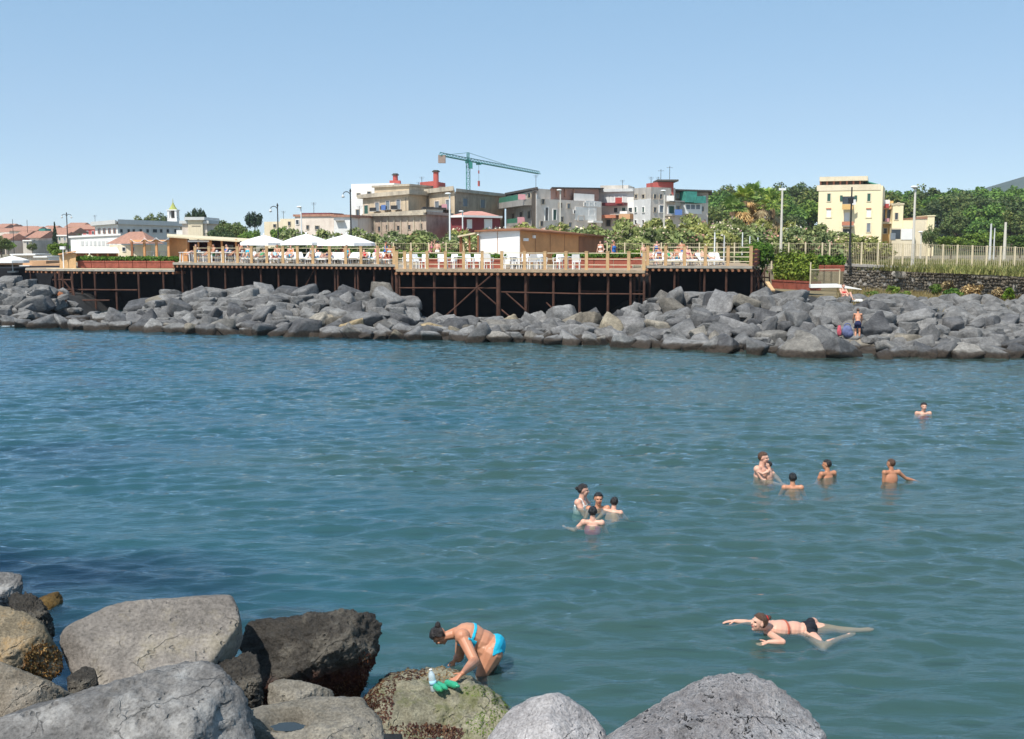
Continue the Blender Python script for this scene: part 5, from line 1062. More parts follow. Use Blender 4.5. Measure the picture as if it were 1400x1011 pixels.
for a, b in (((1030, 366, 64.3), (1048, 392, 66)), ((1048, 366, 70), (1032, 394, 65)), ((1030, 378, 64.3), (1052, 380, 71)), ((1045, 369, 70), (1045, 396, 70)), ((1052, 373, 72), (1052, 396, 72))): brace(right_d, a, b)
low_d = deckthing('low_platform', 'low wooden platform on rusty trestles at the left end of the decks', [(34, 80.5), (62, 79), (104, 78), (238, 76.3)], [(34, 83), (62, 84), (104, 84), (238, 84)], ZL,
    [(px, d, 0, r_) for px, d, r_ in ((40, 79.6, .05), (74, 76.9, .09), (80, 78.4, .11), (84, 77, .07), (97, 76.8, .09), (110, 78, .06), (128, 77.4, .08), (157, 77, .08), (188, 76.7, .08), (222, 76.5, .07))], [], (), 1, m_fas, .14, .5)
for a, b in (((72, 396, 77), (104, 396.5, 77)), ((104, 396.5, 77.1), (188, 397, 76.8)), ((72, 383, 77), (100, 383, 77)), ((70, 411, 76.9), (100, 398, 76.9)), ((97, 379, 76.9), (104, 418, 76)), ((110, 411, 76.5), (150, 411, 76.5)), ((74, 399, 76.9), (97, 424, 75.8)), ((84, 380, 77), (97, 397, 77))): brace(low_d, a, b, .06)
sk = MB(); sk.prism([XD(62, 79.3), XD(104, 78.4), XD(236, 77), XD(236, 77.2), XD(104, 78.6), XD(62, 79.5)], ZL + .01, ZL + .06); sk.build('plank', m_rope, low_d)
up = thing('hedge_terrace', 'timber terrace carrying the left hedge behind the low platform', 'deck', tuple(XD(104, 80) + Vector((0, 0, 3.0)))); MB().prism([XD(90, 80.5), XD(236, 79), XD(236, 89), XD(90, 91)], 2.75, 3.04).build('deck_floor', m_wood, up)
# the dark wall behind the posts
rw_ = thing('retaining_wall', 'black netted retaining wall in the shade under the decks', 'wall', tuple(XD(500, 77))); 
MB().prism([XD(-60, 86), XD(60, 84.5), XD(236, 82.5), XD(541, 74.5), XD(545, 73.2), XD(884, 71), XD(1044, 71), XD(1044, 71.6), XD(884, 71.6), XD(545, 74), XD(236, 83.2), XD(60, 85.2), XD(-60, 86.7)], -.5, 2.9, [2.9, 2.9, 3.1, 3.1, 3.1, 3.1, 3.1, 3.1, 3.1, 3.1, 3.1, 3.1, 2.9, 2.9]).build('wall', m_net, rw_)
m_clay = M('rust_stained_rock', (.28, .11, .05), .95, .4, 3, .5)
v = XD(79, 72.5); tag(link('boulder', boulder_mesh('boulder', 501, 4, 11, 12, .1, (.62, .55, .85)), m_clay, origin=(v.x, v.y, .85)), 'rust orange stained boulder under the trestle of the low platform', 'boulder', 'boulders of the far breakwater')
# ---- planters and hedges
def planter(label, a, b, z, h, hh, mat=m_planter, w=.5, leaf=L_hedge, sz=.10, name='hedge_planter', cnt=None):
    A, B = XD(*a), XD(*b); u = (B - A).normalized(); n = Vector((-u.y, u.x, 0)); L = (B - A).length
    o = thing(name, label, 'planter', (A.x, A.y, z)); mb = MB(); nb_ = max(1, int(L / 1.0))
    for k in range(nb_):
        p, q = A + u * (L * k / nb_ + .02), A + u * (L * (k + 1) / nb_ - .02); mb.prism([p, q, q + n * w, p + n * w], z, z + h); mb.prism([p - n * .03, q - n * .03, q - n * .004, p - n * .004], z + h - .1, z + h + .012)
    mb.build('box', mat, o)
    cl = []; r = random.Random(int(a[0])); k = 0
    while k < L: c = A + u * k + n * w / 2; q = r.uniform(.85, 1.2); cl.append(((c.x - A.x, c.y - A.y, h + hh * .42), (.28, .24, hh * .52 * q), int(170 * hh / .4))); k += .24
    V, F = leafcloud(int(a[0]), cl, sz, 1.7, .35); link('foliage', np_mesh('foliage', V, F), leaf, o); return o
planter('long clipped hedge in dark red boxes left of the pavilion', (105, 80), (238, 78.9), 3.04, .5, .36)
planter('clipped hedge in red boxes behind the chairs left of the kiosk', (573, 68.6), (654, 68.2), ZF, .55, .34); planter('short clipped hedge in red boxes before the white kiosk panel', (660, 66.6), (687, 66.4), ZF, .55, .34)
planter('clipped hedge in red boxes right of the kiosk', (760, 67.6), (865, 67), ZF, .6, .3); planter('low red planter with green shrub between the scaffold and right decks', (864, 69.5), (884, 69.3), ZM, .45, .5)
planter('big bushy hedge in brick red planter right of the bathing deck', (1056, 70), (1108, 66.5), 1.95, .55, 1.75, w=.9, sz=.13, leaf=L_bright); planter('shrubs in red planter up by the fence', (1100, 73.6), (1156, 73), 2.95, .4, .7, w=.6, sz=.12, leaf=L_hedge)
V, F = leafcloud(300, lumps(300, (0, 0, 1.1), (.9, .7, 1.15), 16, .35, 170), .12); 
for px, D, s_, lab in ((1034, 72.5, 1.0, 'dark green conical shrub at the corner of the bathing deck'), (1046, 70.5, .95, 'dark green conical shrub right of the corner one'), (1024, 75, .9, 'yellow green shrub behind the bathing deck corner')):
    c = XD(px, D); o = link('shrub', np_mesh('shrub', V, F), L_hedge if px > 1030 else L_bright, origin=(c.x, c.y, 2.75)); o.scale = (.62, .62, s_); tag(o, lab, 'shrub', 'shrubs at the bathing deck corner')
# bank soil under the big hedge
# ---- tan kiosk, pavilion, pergola, awning
k = thing('ticket_kiosk', 'small tan wooden kiosk at the left end of the hedge', 'kiosk', tuple(XD(92, 80.5) + Vector((0, 0, ZL)))); MB().prism([XD(80.5, 80.6), XD(103, 79.6), XD(103, 82), XD(80.5, 83)], ZL, P(92, 346.5, 80).z, [P(92, 350, 80).z, P(92, 345.5, 80).z, P(92, 345.5, 80).z, P(92, 350, 80).z]).build('wall', m_post, k)
MB().prism([XD(79, 80.2), XD(104, 79.2), XD(104, 82.5), XD(79, 83.4)], 0, 0, [P(92, 349.5, 80).z + .09, P(92, 345, 80).z + .09, P(92, 345, 80).z + .09, P(92, 349.5, 80).z + .09]).build('roof', m_ply, k)
b = [o for o in k.children if o.name.startswith('roof')][0]; 
for v in b.data.vertices:
    if v.index < 4: v.co.z = b.data.vertices[v.index + 4].co.z - .07
v = XD(86, 79.7); MB().box((v.x, v.y, ZL + .75), (.07, .07, 1.5)).build('post', m_wtrim, k); MB().box((v.x, v.y, ZL + 1.5), (.35, .3, .22)).build('sign_lamp', m_wtrim, k)
pv = thing('pavilion', 'brown timber bar pavilion with open front and cream roof edge', 'pavilion', tuple(XD(290, 86) + Vector((0, 0, ZM))))
w0 = MB(); w0.prism([XD(232, 84.5), XD(256, 83.6), XD(256, 91), XD(232, 92)], ZM, P(240, 325, 84).z); w0.build('side_wall', m_ply, pv); 
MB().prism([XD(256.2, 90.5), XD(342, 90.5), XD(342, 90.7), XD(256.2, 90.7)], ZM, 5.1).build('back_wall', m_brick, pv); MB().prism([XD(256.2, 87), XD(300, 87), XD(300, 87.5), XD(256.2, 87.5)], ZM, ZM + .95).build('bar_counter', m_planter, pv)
r_ = MB(); zl, zr_ = P(232, 323, 83.5).z, P(345, 330.5, 83.5).z; A = [XD(229, 83.2), XD(346, 83.0), XD(346, 91.5), XD(229, 92)]; zz = [zl, zr_, zr_ + .25, zl + .25]
r_.hexa([(a.x, a.y, z_ - .1) for a, z_ in zip(A, zz)] + [(a.x, a.y, z_) for a, z_ in zip(A, zz)]); r_.build('roof', m_rope, pv)
for px, w_ in ((257.5, .12), (271.5, .1), (287, .3), (303.5, .13), (323, .13), (341, .16)): v = XD(px, 83.9); MB().box((v.x, v.y, (ZM + P(px, 326, 84).z) / 2), (w_, .14, P(px, 327.5 if px < 300 else 329, 84).z - ZM)).build('post', m_ply, pv)
for x0, x1 in ((259.5, 269), (273, 283.5)): 
    MB().prism([XD(x0, 84.2), XD(x1, 84.2), XD(x1, 84.3), XD(x0, 84.3)], ZM, P(x0, 344, 84).z).build('white_panel', m_panel, pv)
MB().prism([XD(257, 83.4), XD(286, 83.4), XD(286, 83.9), XD(257, 83.9)], P(270, 331.2, 83).z, P(270, 329, 83).z).build('blind', m_cloth, pv)
for x0, x1, yb in ((307, 319, 346), (327, 340, 340)): MB().prism([XD(x0, 89), XD(x1, 89), XD(x1, 89.1), XD(x0, 89.1)], P(x0, yb, 89).z, P(x0, 335, 89).z).build('poster', m_cloth if x0 > 320 else m_lgrey, pv)
pg = thing('pergola', 'wooden pergola with slung white canvas left of the pavilion', 'pergola', tuple(XD(205, 84) + Vector((0, 0, ZM))))
for px in (180.5, 197.5, 214, 230.5):
    for D in (83.2, 87): v = XD(px, D); MB().box((v.x, v.y, (ZM + 4.95) / 2 - .05), (.16, .14, 4.95 - ZM)).build('post', m_ply if px > 190 else m_plyd, pg)
for D in (83.2, 87): mb = MB(); mb.bar(XD(178, D) + Vector((0, 0, 5.0)), XD(232, D) + Vector((0, 0, 5.0)), .12, .14); mb.build('beam', m_ply, pg)
for i, (x0, x1) in enumerate(((179, 197), (197.5, 213.5), (214, 231))):
    V, F = [], []
    for a in range(9):
        for c_ in range(2):
            v = XD(x0 + (x1 - x0) * a / 8, 82.9 + c_ * 4.3); V.append((v.x, v.y, 5.14 - .28 * math.sin(math.pi * a / 8) + (.1 if i else 0)))
    for a in range(8): F.append((a * 2, a * 2 + 2, a * 2 + 3, a * 2 + 1))
    o = link('canvas', np_mesh('canvas', [(x - wloc(pg).x, y - wloc(pg).y, z - wloc(pg).z) for x, y, z in V], F, True), m_cloth, pg); o.modifiers.new('thickness', 'SOLIDIFY').thickness = .03
aw = thing('awning_shelter', 'long white canvas shelter with dark open side at left', 'shelter', tuple(XD(130, 88) + Vector((0, 0, 3.34))))
z1, z2 = P(130, 338.5, 90).z, P(130, 345.5, 86).z; A = [XD(99, 86), XD(163, 85), XD(160, 90.5), XD(97, 91.5)]; mb = MB(); mb.hexa([(A[0].x, A[0].y, z2 - .05), (A[1].x, A[1].y, z2 - .05), (A[2].x, A[2].y, z1 - .05), (A[3].x, A[3].y, z1 - .05), (A[0].x, A[0].y, z2), (A[1].x, A[1].y, z2), (A[2].x, A[2].y, z1), (A[3].x, A[3].y, z1)]); mb.build('canvas', m_cloth, aw)
for px in (104, 118, 133, 147, 160): v = XD(px, 86.2); MB().box((v.x, v.y, (3.34 + z2) / 2), (.1, .1, z2 - 3.34)).build('post', m_ply, aw)
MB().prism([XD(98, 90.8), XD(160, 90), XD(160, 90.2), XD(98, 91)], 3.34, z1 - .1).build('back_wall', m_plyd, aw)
# ---- parasols
def parasol(px, D, yap, yed, w, label, mat=m_cloth, mastz=ZM, grp='large white parasols on the sun deck'):
    c = XD(px, D); o = thing('parasol', label, 'parasol', (c.x, c.y, mastz), 0, grp); za, ze = P(px, yap, D).z, P(px, yed, D).z; r = w * D / F_PX / 2
    V = [(c.x, c.y, za)]; n = 8; F = []
    for j, (k, q) in enumerate(((.5, .42), (1, 1))):
        for i in range(n):
            a = 6.283 * (i + .5) / n; rr = r * k * (1.0 if i % 2 else 1.06); V.append((c.x + rr * math.cos(a), c.y + rr * math.sin(a) , za + (ze - za) * (q - .0)))
    F3 = [(0, 1 + i, 1 + (i + 1) % n) for i in range(n)] + [(1 + i, 1 + n + i, 1 + n + (i + 1) % n, 1 + (i + 1) % n) for i in range(n)]
    V += [(c.x + (x - c.x) * 1.005, c.y + (y - c.y) * 1.005, z - .2) for x, y, z in V[1 + n:1 + 2 * n]]; F3 += [(1 + n + i, 1 + 2 * n + i, 1 + 2 * n + (i + 1) % n, 1 + n + (i + 1) % n) for i in range(n)]
    cn = MB().add(V, F3).build('canopy', mat, o); cn.modifiers.new('thickness', 'SOLIDIFY').thickness = .02
    MB().tube((c.x, c.y, mastz), (c.x, c.y, za), .035).build('mast', m_wtrim, o); MB().lathe((c.x, c.y, za), [(.05, -.02), (.06, .06), (.02, .14)], 8).build('finial', m_wtrim, o); MB().box((c.x, c.y, mastz + .06), (.6, .6, .12)).build('base', m_conc, o)
parasol(361, 80, 321.5, 332, 60, 'leftmost of the three large white parasols on the sun deck'); parasol(419, 79, 320, 331.5, 66, 'middle one of the three large white parasols'); parasol(474, 77, 320.5, 332.5, 76, 'rightmost of the three large white parasols, nearest the kiosk')
parasol(122, 85, 348.3, 353, 15, 'small yellow parasol under the white shelter at left', M('yellow_canvas', (.72, .66, .35), .85, .1), 3.34, None); parasol(16, 84, 350, 356, 40, 'cream parasol over the orange hut at the left edge', m_cloth, 2.6, None)
# ---- white kiosk
ks = thing('kiosk', 'deck kiosk with white front panels, orange plywood side and sloping roof', 'kiosk', tuple(XD(711, 68) + Vector((0, 0, ZM))))
A, B, C, E = XD(655, 71), XD(711, 68.6), XD(791, 72.6), XD(825, 78.5); zA = P(680, 315.5, 69.5).z; zB = P(711, 314.5, 68.6).z; zC = P(791, 320.5, 72.6).z; zE = P(825, 323.5, 78.5).z
hz = XD(745, 79)
MB().prism([A, B, C, E, XD(760, 80), XD(690, 78)], ZM, zC, [zA - .02, zB - .02, zC, zE, zE, zA - .1]).build('wall', m_ply, ks)
def wallpanel(root, nm, mat, p, q, t0, t1, za, zb, out=.03):
    u = (q - p); n = Vector((u.y, -u.x, 0)).normalized(); a, b = p + u * t0, p + u * t1
    mb = MB(); mb.hexa([*(v + n * o + Vector((0, 0, z)) for z in (za, zb) for v, o in ((a, out), (b, out), (b, .004), (a, .004)))]); return mb.build(nm, mat, root)
wallpanel(ks, 'white_panel', m_panel, A, B, .0, .46, ZM, zA, .05); wallpanel(ks, 'white_panel', m_panel, A, B, .48, 1.0, ZM, zB + .02, .05); wallpanel(ks, 'shaded_end_boards', m_plyd, C, E, 0, 1, ZM, zE - .05, .03)  # darker brown on the end boards carries the shade of the right end
for k_i in range(1, 4): wallpanel(ks, 'panel_joint', m_plyd, B, C, k_i / 4 - .003, k_i / 4 + .003, ZM, zC, .012)
for t0, y, s_ in ((.05, 328, .3), (.2, 324, .16)): wallpanel(ks, 'light', m_panel, B, C, t0, t0 + s_ / 4.5, P(715, y + 2, 69).z, P(715, y - 2, 69).z, .12)
mb = MB(); ov = [A + Vector((-.3, -.25, zA + .03)), B + Vector((.02, -.4, zB + .05)), C + Vector((.3, -.3, zC + .03)), E + Vector((.3, 0, zE + .03)), XD(760, 81) + Vector((0, 0, zE + .05)), XD(690, 79) + Vector((0, 0, zA + .05))]
rg = XD(715, 74) + Vector((0, 0, zB + .24)); mb.add(ov + [v - Vector((0, 0, .09)) for v in ov] + [rg], [(i, (i + 1) % 6, 12) for i in range(6)] + [(6 + i, 6 + (i + 1) % 6, (i + 1) % 6, i) for i in range(6)] + [(11, 10, 9, 8, 7, 6)]); mb.build('roof', m_plyd, ks)
pa, pb_ = XD(628, 72), XD(655, 70.6)
for v, px in ((XD(629.5, 72), 0), (XD(642, 71.5), 0), (XD(653.6, 70.8), 0), (XD(631, 76), 0)): MB().box((v.x, v.y, (ZM + zA - .3) / 2 ), (.13, .13, zA - .3 - ZM)).build('porch_post', m_plyd, ks)
mb = MB(); zp, zq = P(628, 322.5, 72).z, P(655, 317, 71).z; mb.hexa([(*XD(626, 71.7).xy, zp - .1), (*XD(655, 70.7).xy, zq - .1), (*XD(657, 77).xy, zq - .05), (*XD(630, 78).xy, zp - .05), (*XD(626, 71.7).xy, zp), (*XD(655, 70.7).xy, zq), (*XD(657, 77).xy, zq + .05), (*XD(630, 78).xy, zp + .05)]); mb.build('porch_roof', m_rope, ks)
MB().prism([XD(642, 74), XD(655, 73.5), XD(655, 73.6), XD(642, 74.1)], ZM, ZM + .9).build('porch_screen', m_plyd, ks)
# ---- fence along the road, stone wall below its right part
m_mesh = M('fence_wire', (.50, .42, .28), .7, .2, 3, 0)
FZ = [(470, 77.8), (884, 77.6), (1040, 77.9), (1155, 75.6)]; WL = [(1155, 75.4), (1400, 64.4), (1560, 58.5)]
def fence(label, pts, z0, z1, postpx, step=.13, ww=.008):
    o = thing('mesh_fence', label, 'fence', tuple(XD(*pts[0]) + Vector((0, 0, z0(pts[0][0]))))); w = MB()
    f = lambda px: XD(px, float(np.interp(px, [a for a, b in pts], [b for a, b in pts])))
    for px in postpx: v = f(px); v.y -= .04; MB().box((v.x, v.y, (z0(px) + z1(px)) / 2), (.085, .07, z1(px) - z0(px) + .06)).build('fence_post', m_rope, o)
    xs_ = np.linspace(pts[0][0], pts[-1][0], 60)
    for a, b in zip(xs_[:-1], xs_[1:]):
        A, B = f(a), f(b)
        for q in (0.02, .2, .4, .6, .8, .98): w.bar(A + Vector((0, 0, z0(a) + (z1(a) - z0(a)) * q)), B + Vector((0, 0, z0(b) + (z1(b) - z0(b)) * q)), .02 if q in (.02, .98) else .007)
    px = pts[0][0]
    while px < pts[-1][0]:
        v = f(px); w.box((v.x, v.y, (z0(px) + z1(px)) / 2), (ww, ww, z1(px) - z0(px))); px += step * F_PX / v.y
    w.build('wire_mesh', m_mesh, o); return o
fence('tan wire mesh fence along the road behind the decks', FZ, lambda p: LAND_Z, lambda p: 4.83, [490, 514, 538, 562, 586, 610, 634, 830, 854, 878, 904, 930, 956, 980, 1004, 1030, 1055, 1078, 1101, 1124, 1134])
wt = lambda px: 3.36 - .32 * (px - 1155) / 245
fence('tan wire mesh fence standing on the dark stone wall', WL, lambda p: wt(p) + .06, lambda p: wt(p) + 1.52, [1178, 1200.4, 1220.6, 1234, 1267, 1289, 1309, 1329, 1349, 1368, 1387.5, 1408, 1430], .12, .02)
sw = thing('stone_wall', 'dark lava stone wall with pale mortar carrying the right fence', 'wall', tuple(XD(1155, 75) + Vector((0, 0, 1.5))))
Q = [XD(*a) for a in WL]; zt = [wt(a) for a, b in WL]
for i in (0, 1):
    u = (Q[i + 1] - Q[i]).normalized(); n = Vector((u.y, -u.x, 0)); MB().hexa([*(v + n * o + Vector((0, 0, z)) for v, o, z in ((Q[i], 0, .8), (Q[i + 1], 0, .8), (Q[i + 1], -.8, .8), (Q[i], -.8, .8), (Q[i], 0, zt[i] - .1), (Q[i + 1], 0, zt[i + 1] - .1), (Q[i + 1], -.8, zt[i + 1] - .1), (Q[i], -.8, zt[i] - .1)))]).build('core', m_conc, sw)
    MB().hexa([*(v + n * o + Vector((0, 0, z)) for v, o, z in ((Q[i], .12, zt[i] - .098), (Q[i + 1], .12, zt[i + 1] - .098), (Q[i + 1], -.9, zt[i + 1] - .098), (Q[i], -.9, zt[i] - .098), (Q[i], .12, zt[i] + .05), (Q[i + 1], .12, zt[i + 1] + .05), (Q[i + 1], -.9, zt[i + 1] + .05), (Q[i], -.9, zt[i] + .05)))]).build('coping', m_conc, sw)
Dn, F = ico(2); r = np.random.RandomState(77); sv, sf = [], []; wl = wloc(sw)
for i in (0, 1):
    u = (Q[i + 1] - Q[i]); L = u.length; u.normalize(); n = Vector((u.y, -u.x, 0)); z = 1.0
    while z < 3.3:
        x = 0
        while x < L:
            w_, h_ = r.uniform(.16, .36), r.uniform(.13, .23); c = Q[i] + u * (x + w_ / 2) + Vector((0, 0, z + r.uniform(-.05, .05))) + n * r.uniform(-.02, .05)
            if c.z + h_ * .5 < np.interp(x, [0, L], [zt[i], zt[i + 1]]) - .1 and r.rand() > .06:
                rr = np.clip(planes_r(Dn, *(lambda N: (N / np.linalg.norm(N, axis=1)[:, None], r.uniform(.65, 1, 8)))(r.normal(size=(8, 3)))  , 10), .5, 1.15)[:, None] * Dn
                sf.append(F + len(sv) * len(Dn)); sv.append(np.outer(rr[:, 0] * w_ * .56, u) + np.outer(rr[:, 1] * .1, n) + np.outer(rr[:, 2] * h_ * .56, (0, 0, 1)) + np.array(c) - np.array(wl))
            x += w_ * .96
        z += .19
m_lava = rockmat('lava_masonry', (.035, .034, .035), (.10, .096, .092), (.24, .225, .205), 2.5, 0, tint=0)
link('stones', np_mesh('stones', np.concatenate(sv), np.concatenate(sf), True), m_lava, sw)
v = XD(1237, 71.3); MB().ell((v.x, v.y - .12, wt(1237) - .42), .85, .08, .3).build('mortar_patch', m_conc, sw)
# gate and board right of the hedge
gt = thing('wire_gate', 'wire mesh gate with pale frame between big hedge and stone wall', 'gate', tuple(XD(1109, 66.5) + Vector((0, 0, 2.2)))); a, b = XD(1109, 66.4), XD(1149, 67.6); z0, z1 = P(1109, 391, 66.4).z, P(1109, 369, 66.4).z
mb = MB()
for p, q in (((a, z0), (a, z1 + .45)), ((b, z0), (b, z1)), ((a, z0), (b, z0)), ((a, z1), (b, z1))): mb.bar(p[0] + Vector((0, 0, p[1])), q[0] + Vector((0, 0, q[1])), .06)
mb.build('frame', m_rope, gt); mb = MB()
for k in range(24): t_ = k / 24; mb.bar(a.lerp(b, t_) + Vector((0, 0, z0)), a.lerp(b, t_) + Vector((0, 0, z1)), .012)
for k in range(12): z = z0 + (z1 - z0) * k / 12; mb.bar(a + Vector((0, 0, z)), b + Vector((0, 0, z)), .012)
mb.build('wire_mesh', m_mesh, gt)
bd_ = MB(); a, b = P(1108, 394, 64.5), P(1178, 396.5, 62.2); m0 = a.lerp(b, .55) + Vector((0, 0, .08)); wv = Vector((.1, .7, 0))
for p, q, h0, h1 in ((a, m0, .2, .2), (m0, b, .2, .04)): bd_.hexa([p, q, q + wv, p + wv, *(x + Vector((0, 0, h)) for x, h in ((p, h0), (q, h1), (q + wv, h1), (p + wv, h0)))])
tag(bd_.build('gangway_board', m_wtrim, None, tuple(a)), 'long white board lying on the rocks below the wire gate', 'board')
mb = MB(); mb.bar(P(1049, 386, 62.5), P(1057, 398, 61.2), .22, .07); tag(mb.build('plank', m_post, None, tuple(P(1050, 390, 62))), 'tan plank leaning on the rocks under the bathing deck corner', 'plank')
# ---- lamps and poles
m_pole = M('pale_pole', (.62, .58, .50), .7, .12, 2, .05); m_wp = M('white_pole', (.75, .77, .76), .5, .05, 2, 0)
def lamp(px, D, ytop, ybot, label, kind, mat, r=.07, z0=None):
    c = XD(px, D, (ytop + ybot) / 2); z0 = P(px, ybot, D).z if z0 is None else z0; zt = P(px, ytop, D).z
    o = thing('street_lamp' if kind != 'bare' else 'pole', label, 'lamp' if kind != 'bare' else 'pole', (c.x, c.y, z0), 0, 'street lamps' if kind != 'bare' else 'bare poles')
    MB().tube((c.x, c.y, z0), (c.x, c.y, zt), r * 1.25, r * .75, 8).build('post', mat, o)
    if kind == 'head': MB().ell((c.x - .12, c.y - .1, zt + .05), .24, .16, .08).build('lamp_head', m_wp, o); MB().tube((c.x, c.y, zt - .15), (c.x - .2, c.y, zt + .06), r * .5, n=6).build('arm', mat, o)
    if kind == 'tbar': MB().box((c.x, c.y, zt), (.5, .12, .16)).build('lamp_head', m_wp, o)
    if kind in ('single', 'double'):
        for s in ((-1,) if kind == 'single' else (-1, 1)):
            pts = [Vector((c.x + s * .42 * (1 - math.cos(t)) / 2 * 1.6, c.y, zt - .38 + .36 * math.sin(t))) for t in np.linspace(.1, 2.7, 9)]
            MB().path(pts, [.035] * 9, 6).build('arm', mat, o); e = pts[-1]; MB().lathe(e, [(.03, 0), (.06, -.08), (.15, -.22), (.13, -.28), (.06, -.33)], 8).build('lantern', m_lgrey, o)
        MB().lathe((c.x, c.y, zt), [(.06, -.05), (.09, .05), (.03, .25)], 8).build('finial', mat, o)
    if kind == 'box': MB().box((c.x - .05, c.y, zt - .9), (.3, .22, .36)).build('lamp_box', m_iron, o)
    if kind in ('single', 'double', 'box'): MB().lathe((c.x, c.y, z0), [(r * 2.2, 0), (r * 2, .2), (r * 1.4, .5)], 8).build('foot', mat, o)
lamp(1068.5, 80, 259, 350, 'pale tall lamp pole right of the palms', 'tbar', m_pole, .09, LAND_Z); lamp(1249.5, 72, 257, 362, 'thick pale lamp pole before the wood, standing on the stone wall', 'head', m_pole, .085, wt(1249)); lamp(1163, 74.5, 256, 362, 'dark iron lamp post before the yellow house', 'box', m_iron, .065, 3.3)
lamp(908, 95, 262, 340, 'pale lamp pole before the grey and white house', 'head', m_pole, .08, LAND_Z); lamp(766, 100, 261, 330, 'pale lamp pole before the apartment house', 'head', m_pole, .07, LAND_Z); lamp(615, 85, 266, 345, 'pale lamp pole before the palazzo', 'head', m_wp, .07, LAND_Z); lamp(632.5, 105, 290, 330, 'short pale lamp pole before the crimson house', 'head', m_wp, .07, LAND_Z)
lamp(380, 100, 282, 340, 'dark curved arm lamp above the middle parasol', 'single', m_iron, .06, LAND_Z); lamp(479.5, 97, 262, 335, 'dark curved arm lamp at the left corner of the palazzo', 'single', m_iron, .07, LAND_Z); lamp(412, 95, 284, 335, 'white lamp post before the pinkish low house', 'head', m_wp, .06, LAND_Z)
lamp(92, 150, 293, 340, 'dark double armed lamp on the skyline at left', 'double', m_iron, .08, LAND_Z); lamp(1374, 95, 304, 350, 'pale bare pole near the right picture edge', 'bare', m_pole, .13, LAND_Z); lamp(1354.5, 120, 306, 340, 'teal grey bare pole, left one of a pair at right', 'bare', m_lgrey, .12, LAND_Z); lamp(1359.5, 125, 312, 340, 'thin bare pole, right one of a pair at right', 'bare', m_lgrey, .08, LAND_Z); lamp(1259, 110, 318, 345, 'short lamp with round head below the annex', 'head', m_pole, .08, LAND_Z)
for i, (px, yt, yb, D) in enumerate(((977, 318, 357, 67.5), (990, 322, 360, 68.5), (1015, 318, 350, 76), (1025, 323, 350, 76.5), (1036, 325, 350, 76.5))): lamp(px, D, yt, yb, '%s white pole behind the railing of the bathing deck' % ['tallest', 'greyish', 'third', 'fourth', 'rightmost'][i], 'bare', m_wp if i != 1 else m_lgrey, .045, ZM if i < 2 else LAND_Z)
lamp(18, 180, 300, 338, 'dark thin mast on the far roofs at left', 'bare', m_iron, .05, LAND_Z); lamp(37.5, 220, 301, 330, 'dark antenna mast on the far skyline at left', 'bare', m_iron, .06, LAND_Z); lamp(219.5, 200, 290, 320, 'thin dark mast between long building and church', 'bare', m_iron, .05, LAND_Z)
# ------------------------------------------------------------------ people
def skin(name, col):
    m, t, b = nodes(name); tc = nd(t, 'TexCoord'); n = noise(t, tc.outputs['Object'], 6, 4)
    t.links.new(ramp(t, n.outputs[0], [(.28, (col[0] * .95, col[1] * .84, col[2] * .82)), (.72, (col[0] * 1.05, col[1] * 1.12, col[2] * 1.18))]), b.inputs['Base Color']); b.inputs['Roughness'].default_value = .45; b.inputs['Specular IOR Level'].default_value = .35
    return m
SK = {'tan': skin('skin_tanned', (.50, .235, .135)), 'fair': skin('skin_fair', (.62, .37, .25)), 'brown': skin('skin_brown', (.44, .20, .11)), 'pink': skin('skin_pink', (.63, .36, .255))}
HAIR = {'dark': M('dark_hair', (.015, .011, .010), .4, .3, 30, .5, .5), 'brown': M('brown_hair', (.075, .034, .016), .45, .3, 30, .5, .5), 'black': M('black_hair', (.008, .008, .009), .35, .3, 30, .5, .5)}
m_eye = M('eye_dark', (.02, .012, .01), .2, 0, 1, 0, .5); m_lip = M('lips', (.42, .13, .11), .5, .1, 5, 0); m_scl = M('eye_white', (.75, .72, .70), .3, 0, 1, 0)
def Rz(v, a): c, s = math.cos(a), math.sin(a); return Vector((v.x * c - v.y * s, v.x * s + v.y * c, v.z))
def hand(mb, w, d, side, s, curl=.35, thick=1.0):
    """palm, five bent fingers; d: pointing direction, nrm: back of the hand, side: towards the thumb"""
    d = d.normalized(); side = (side - d * side.dot(d)).normalized(); nrm = d.cross(side)
    for k in (-1, 0, 1): mb.capsule(w + d * .012 * s, w + d * .082 * s + side * k * .022 * s, .019 * s, .0155 * s * thick, 8, 3)
    for k, (o, L) in enumerate(((.030, .072), (.010, .082), (-.011, .076), (-.031, .060))):
        b0 = w + d * .084 * s + side * o * s; d1 = (d - nrm * curl * .5 + side * o * 2.5).normalized(); d2 = (d - nrm * curl * 1.6 + side * o * 1.5).normalized()
        m1 = b0 + d1 * L * .5 * s; mb.capsule(b0, m1, .0095 * s * thick, .0088 * s * thick, 7, 3); mb.capsule(m1, m1 + d2 * L * .5 * s, .0088 * s * thick, .0072 * s * thick, 7, 3)
    t0 = w + d * .025 * s + side * .028 * s; t1 = t0 + (d * .7 + side * .75 - nrm * .25).normalized() * .042 * s; mb.capsule(t0, t1, .0125 * s * thick, .0105 * s * thick, 7, 3); mb.capsule(t1, t1 + (d * .95 + side * .3 - nrm * .35).normalized() * .032 * s, .0105 * s * thick, .0085 * s * thick, 7, 3)
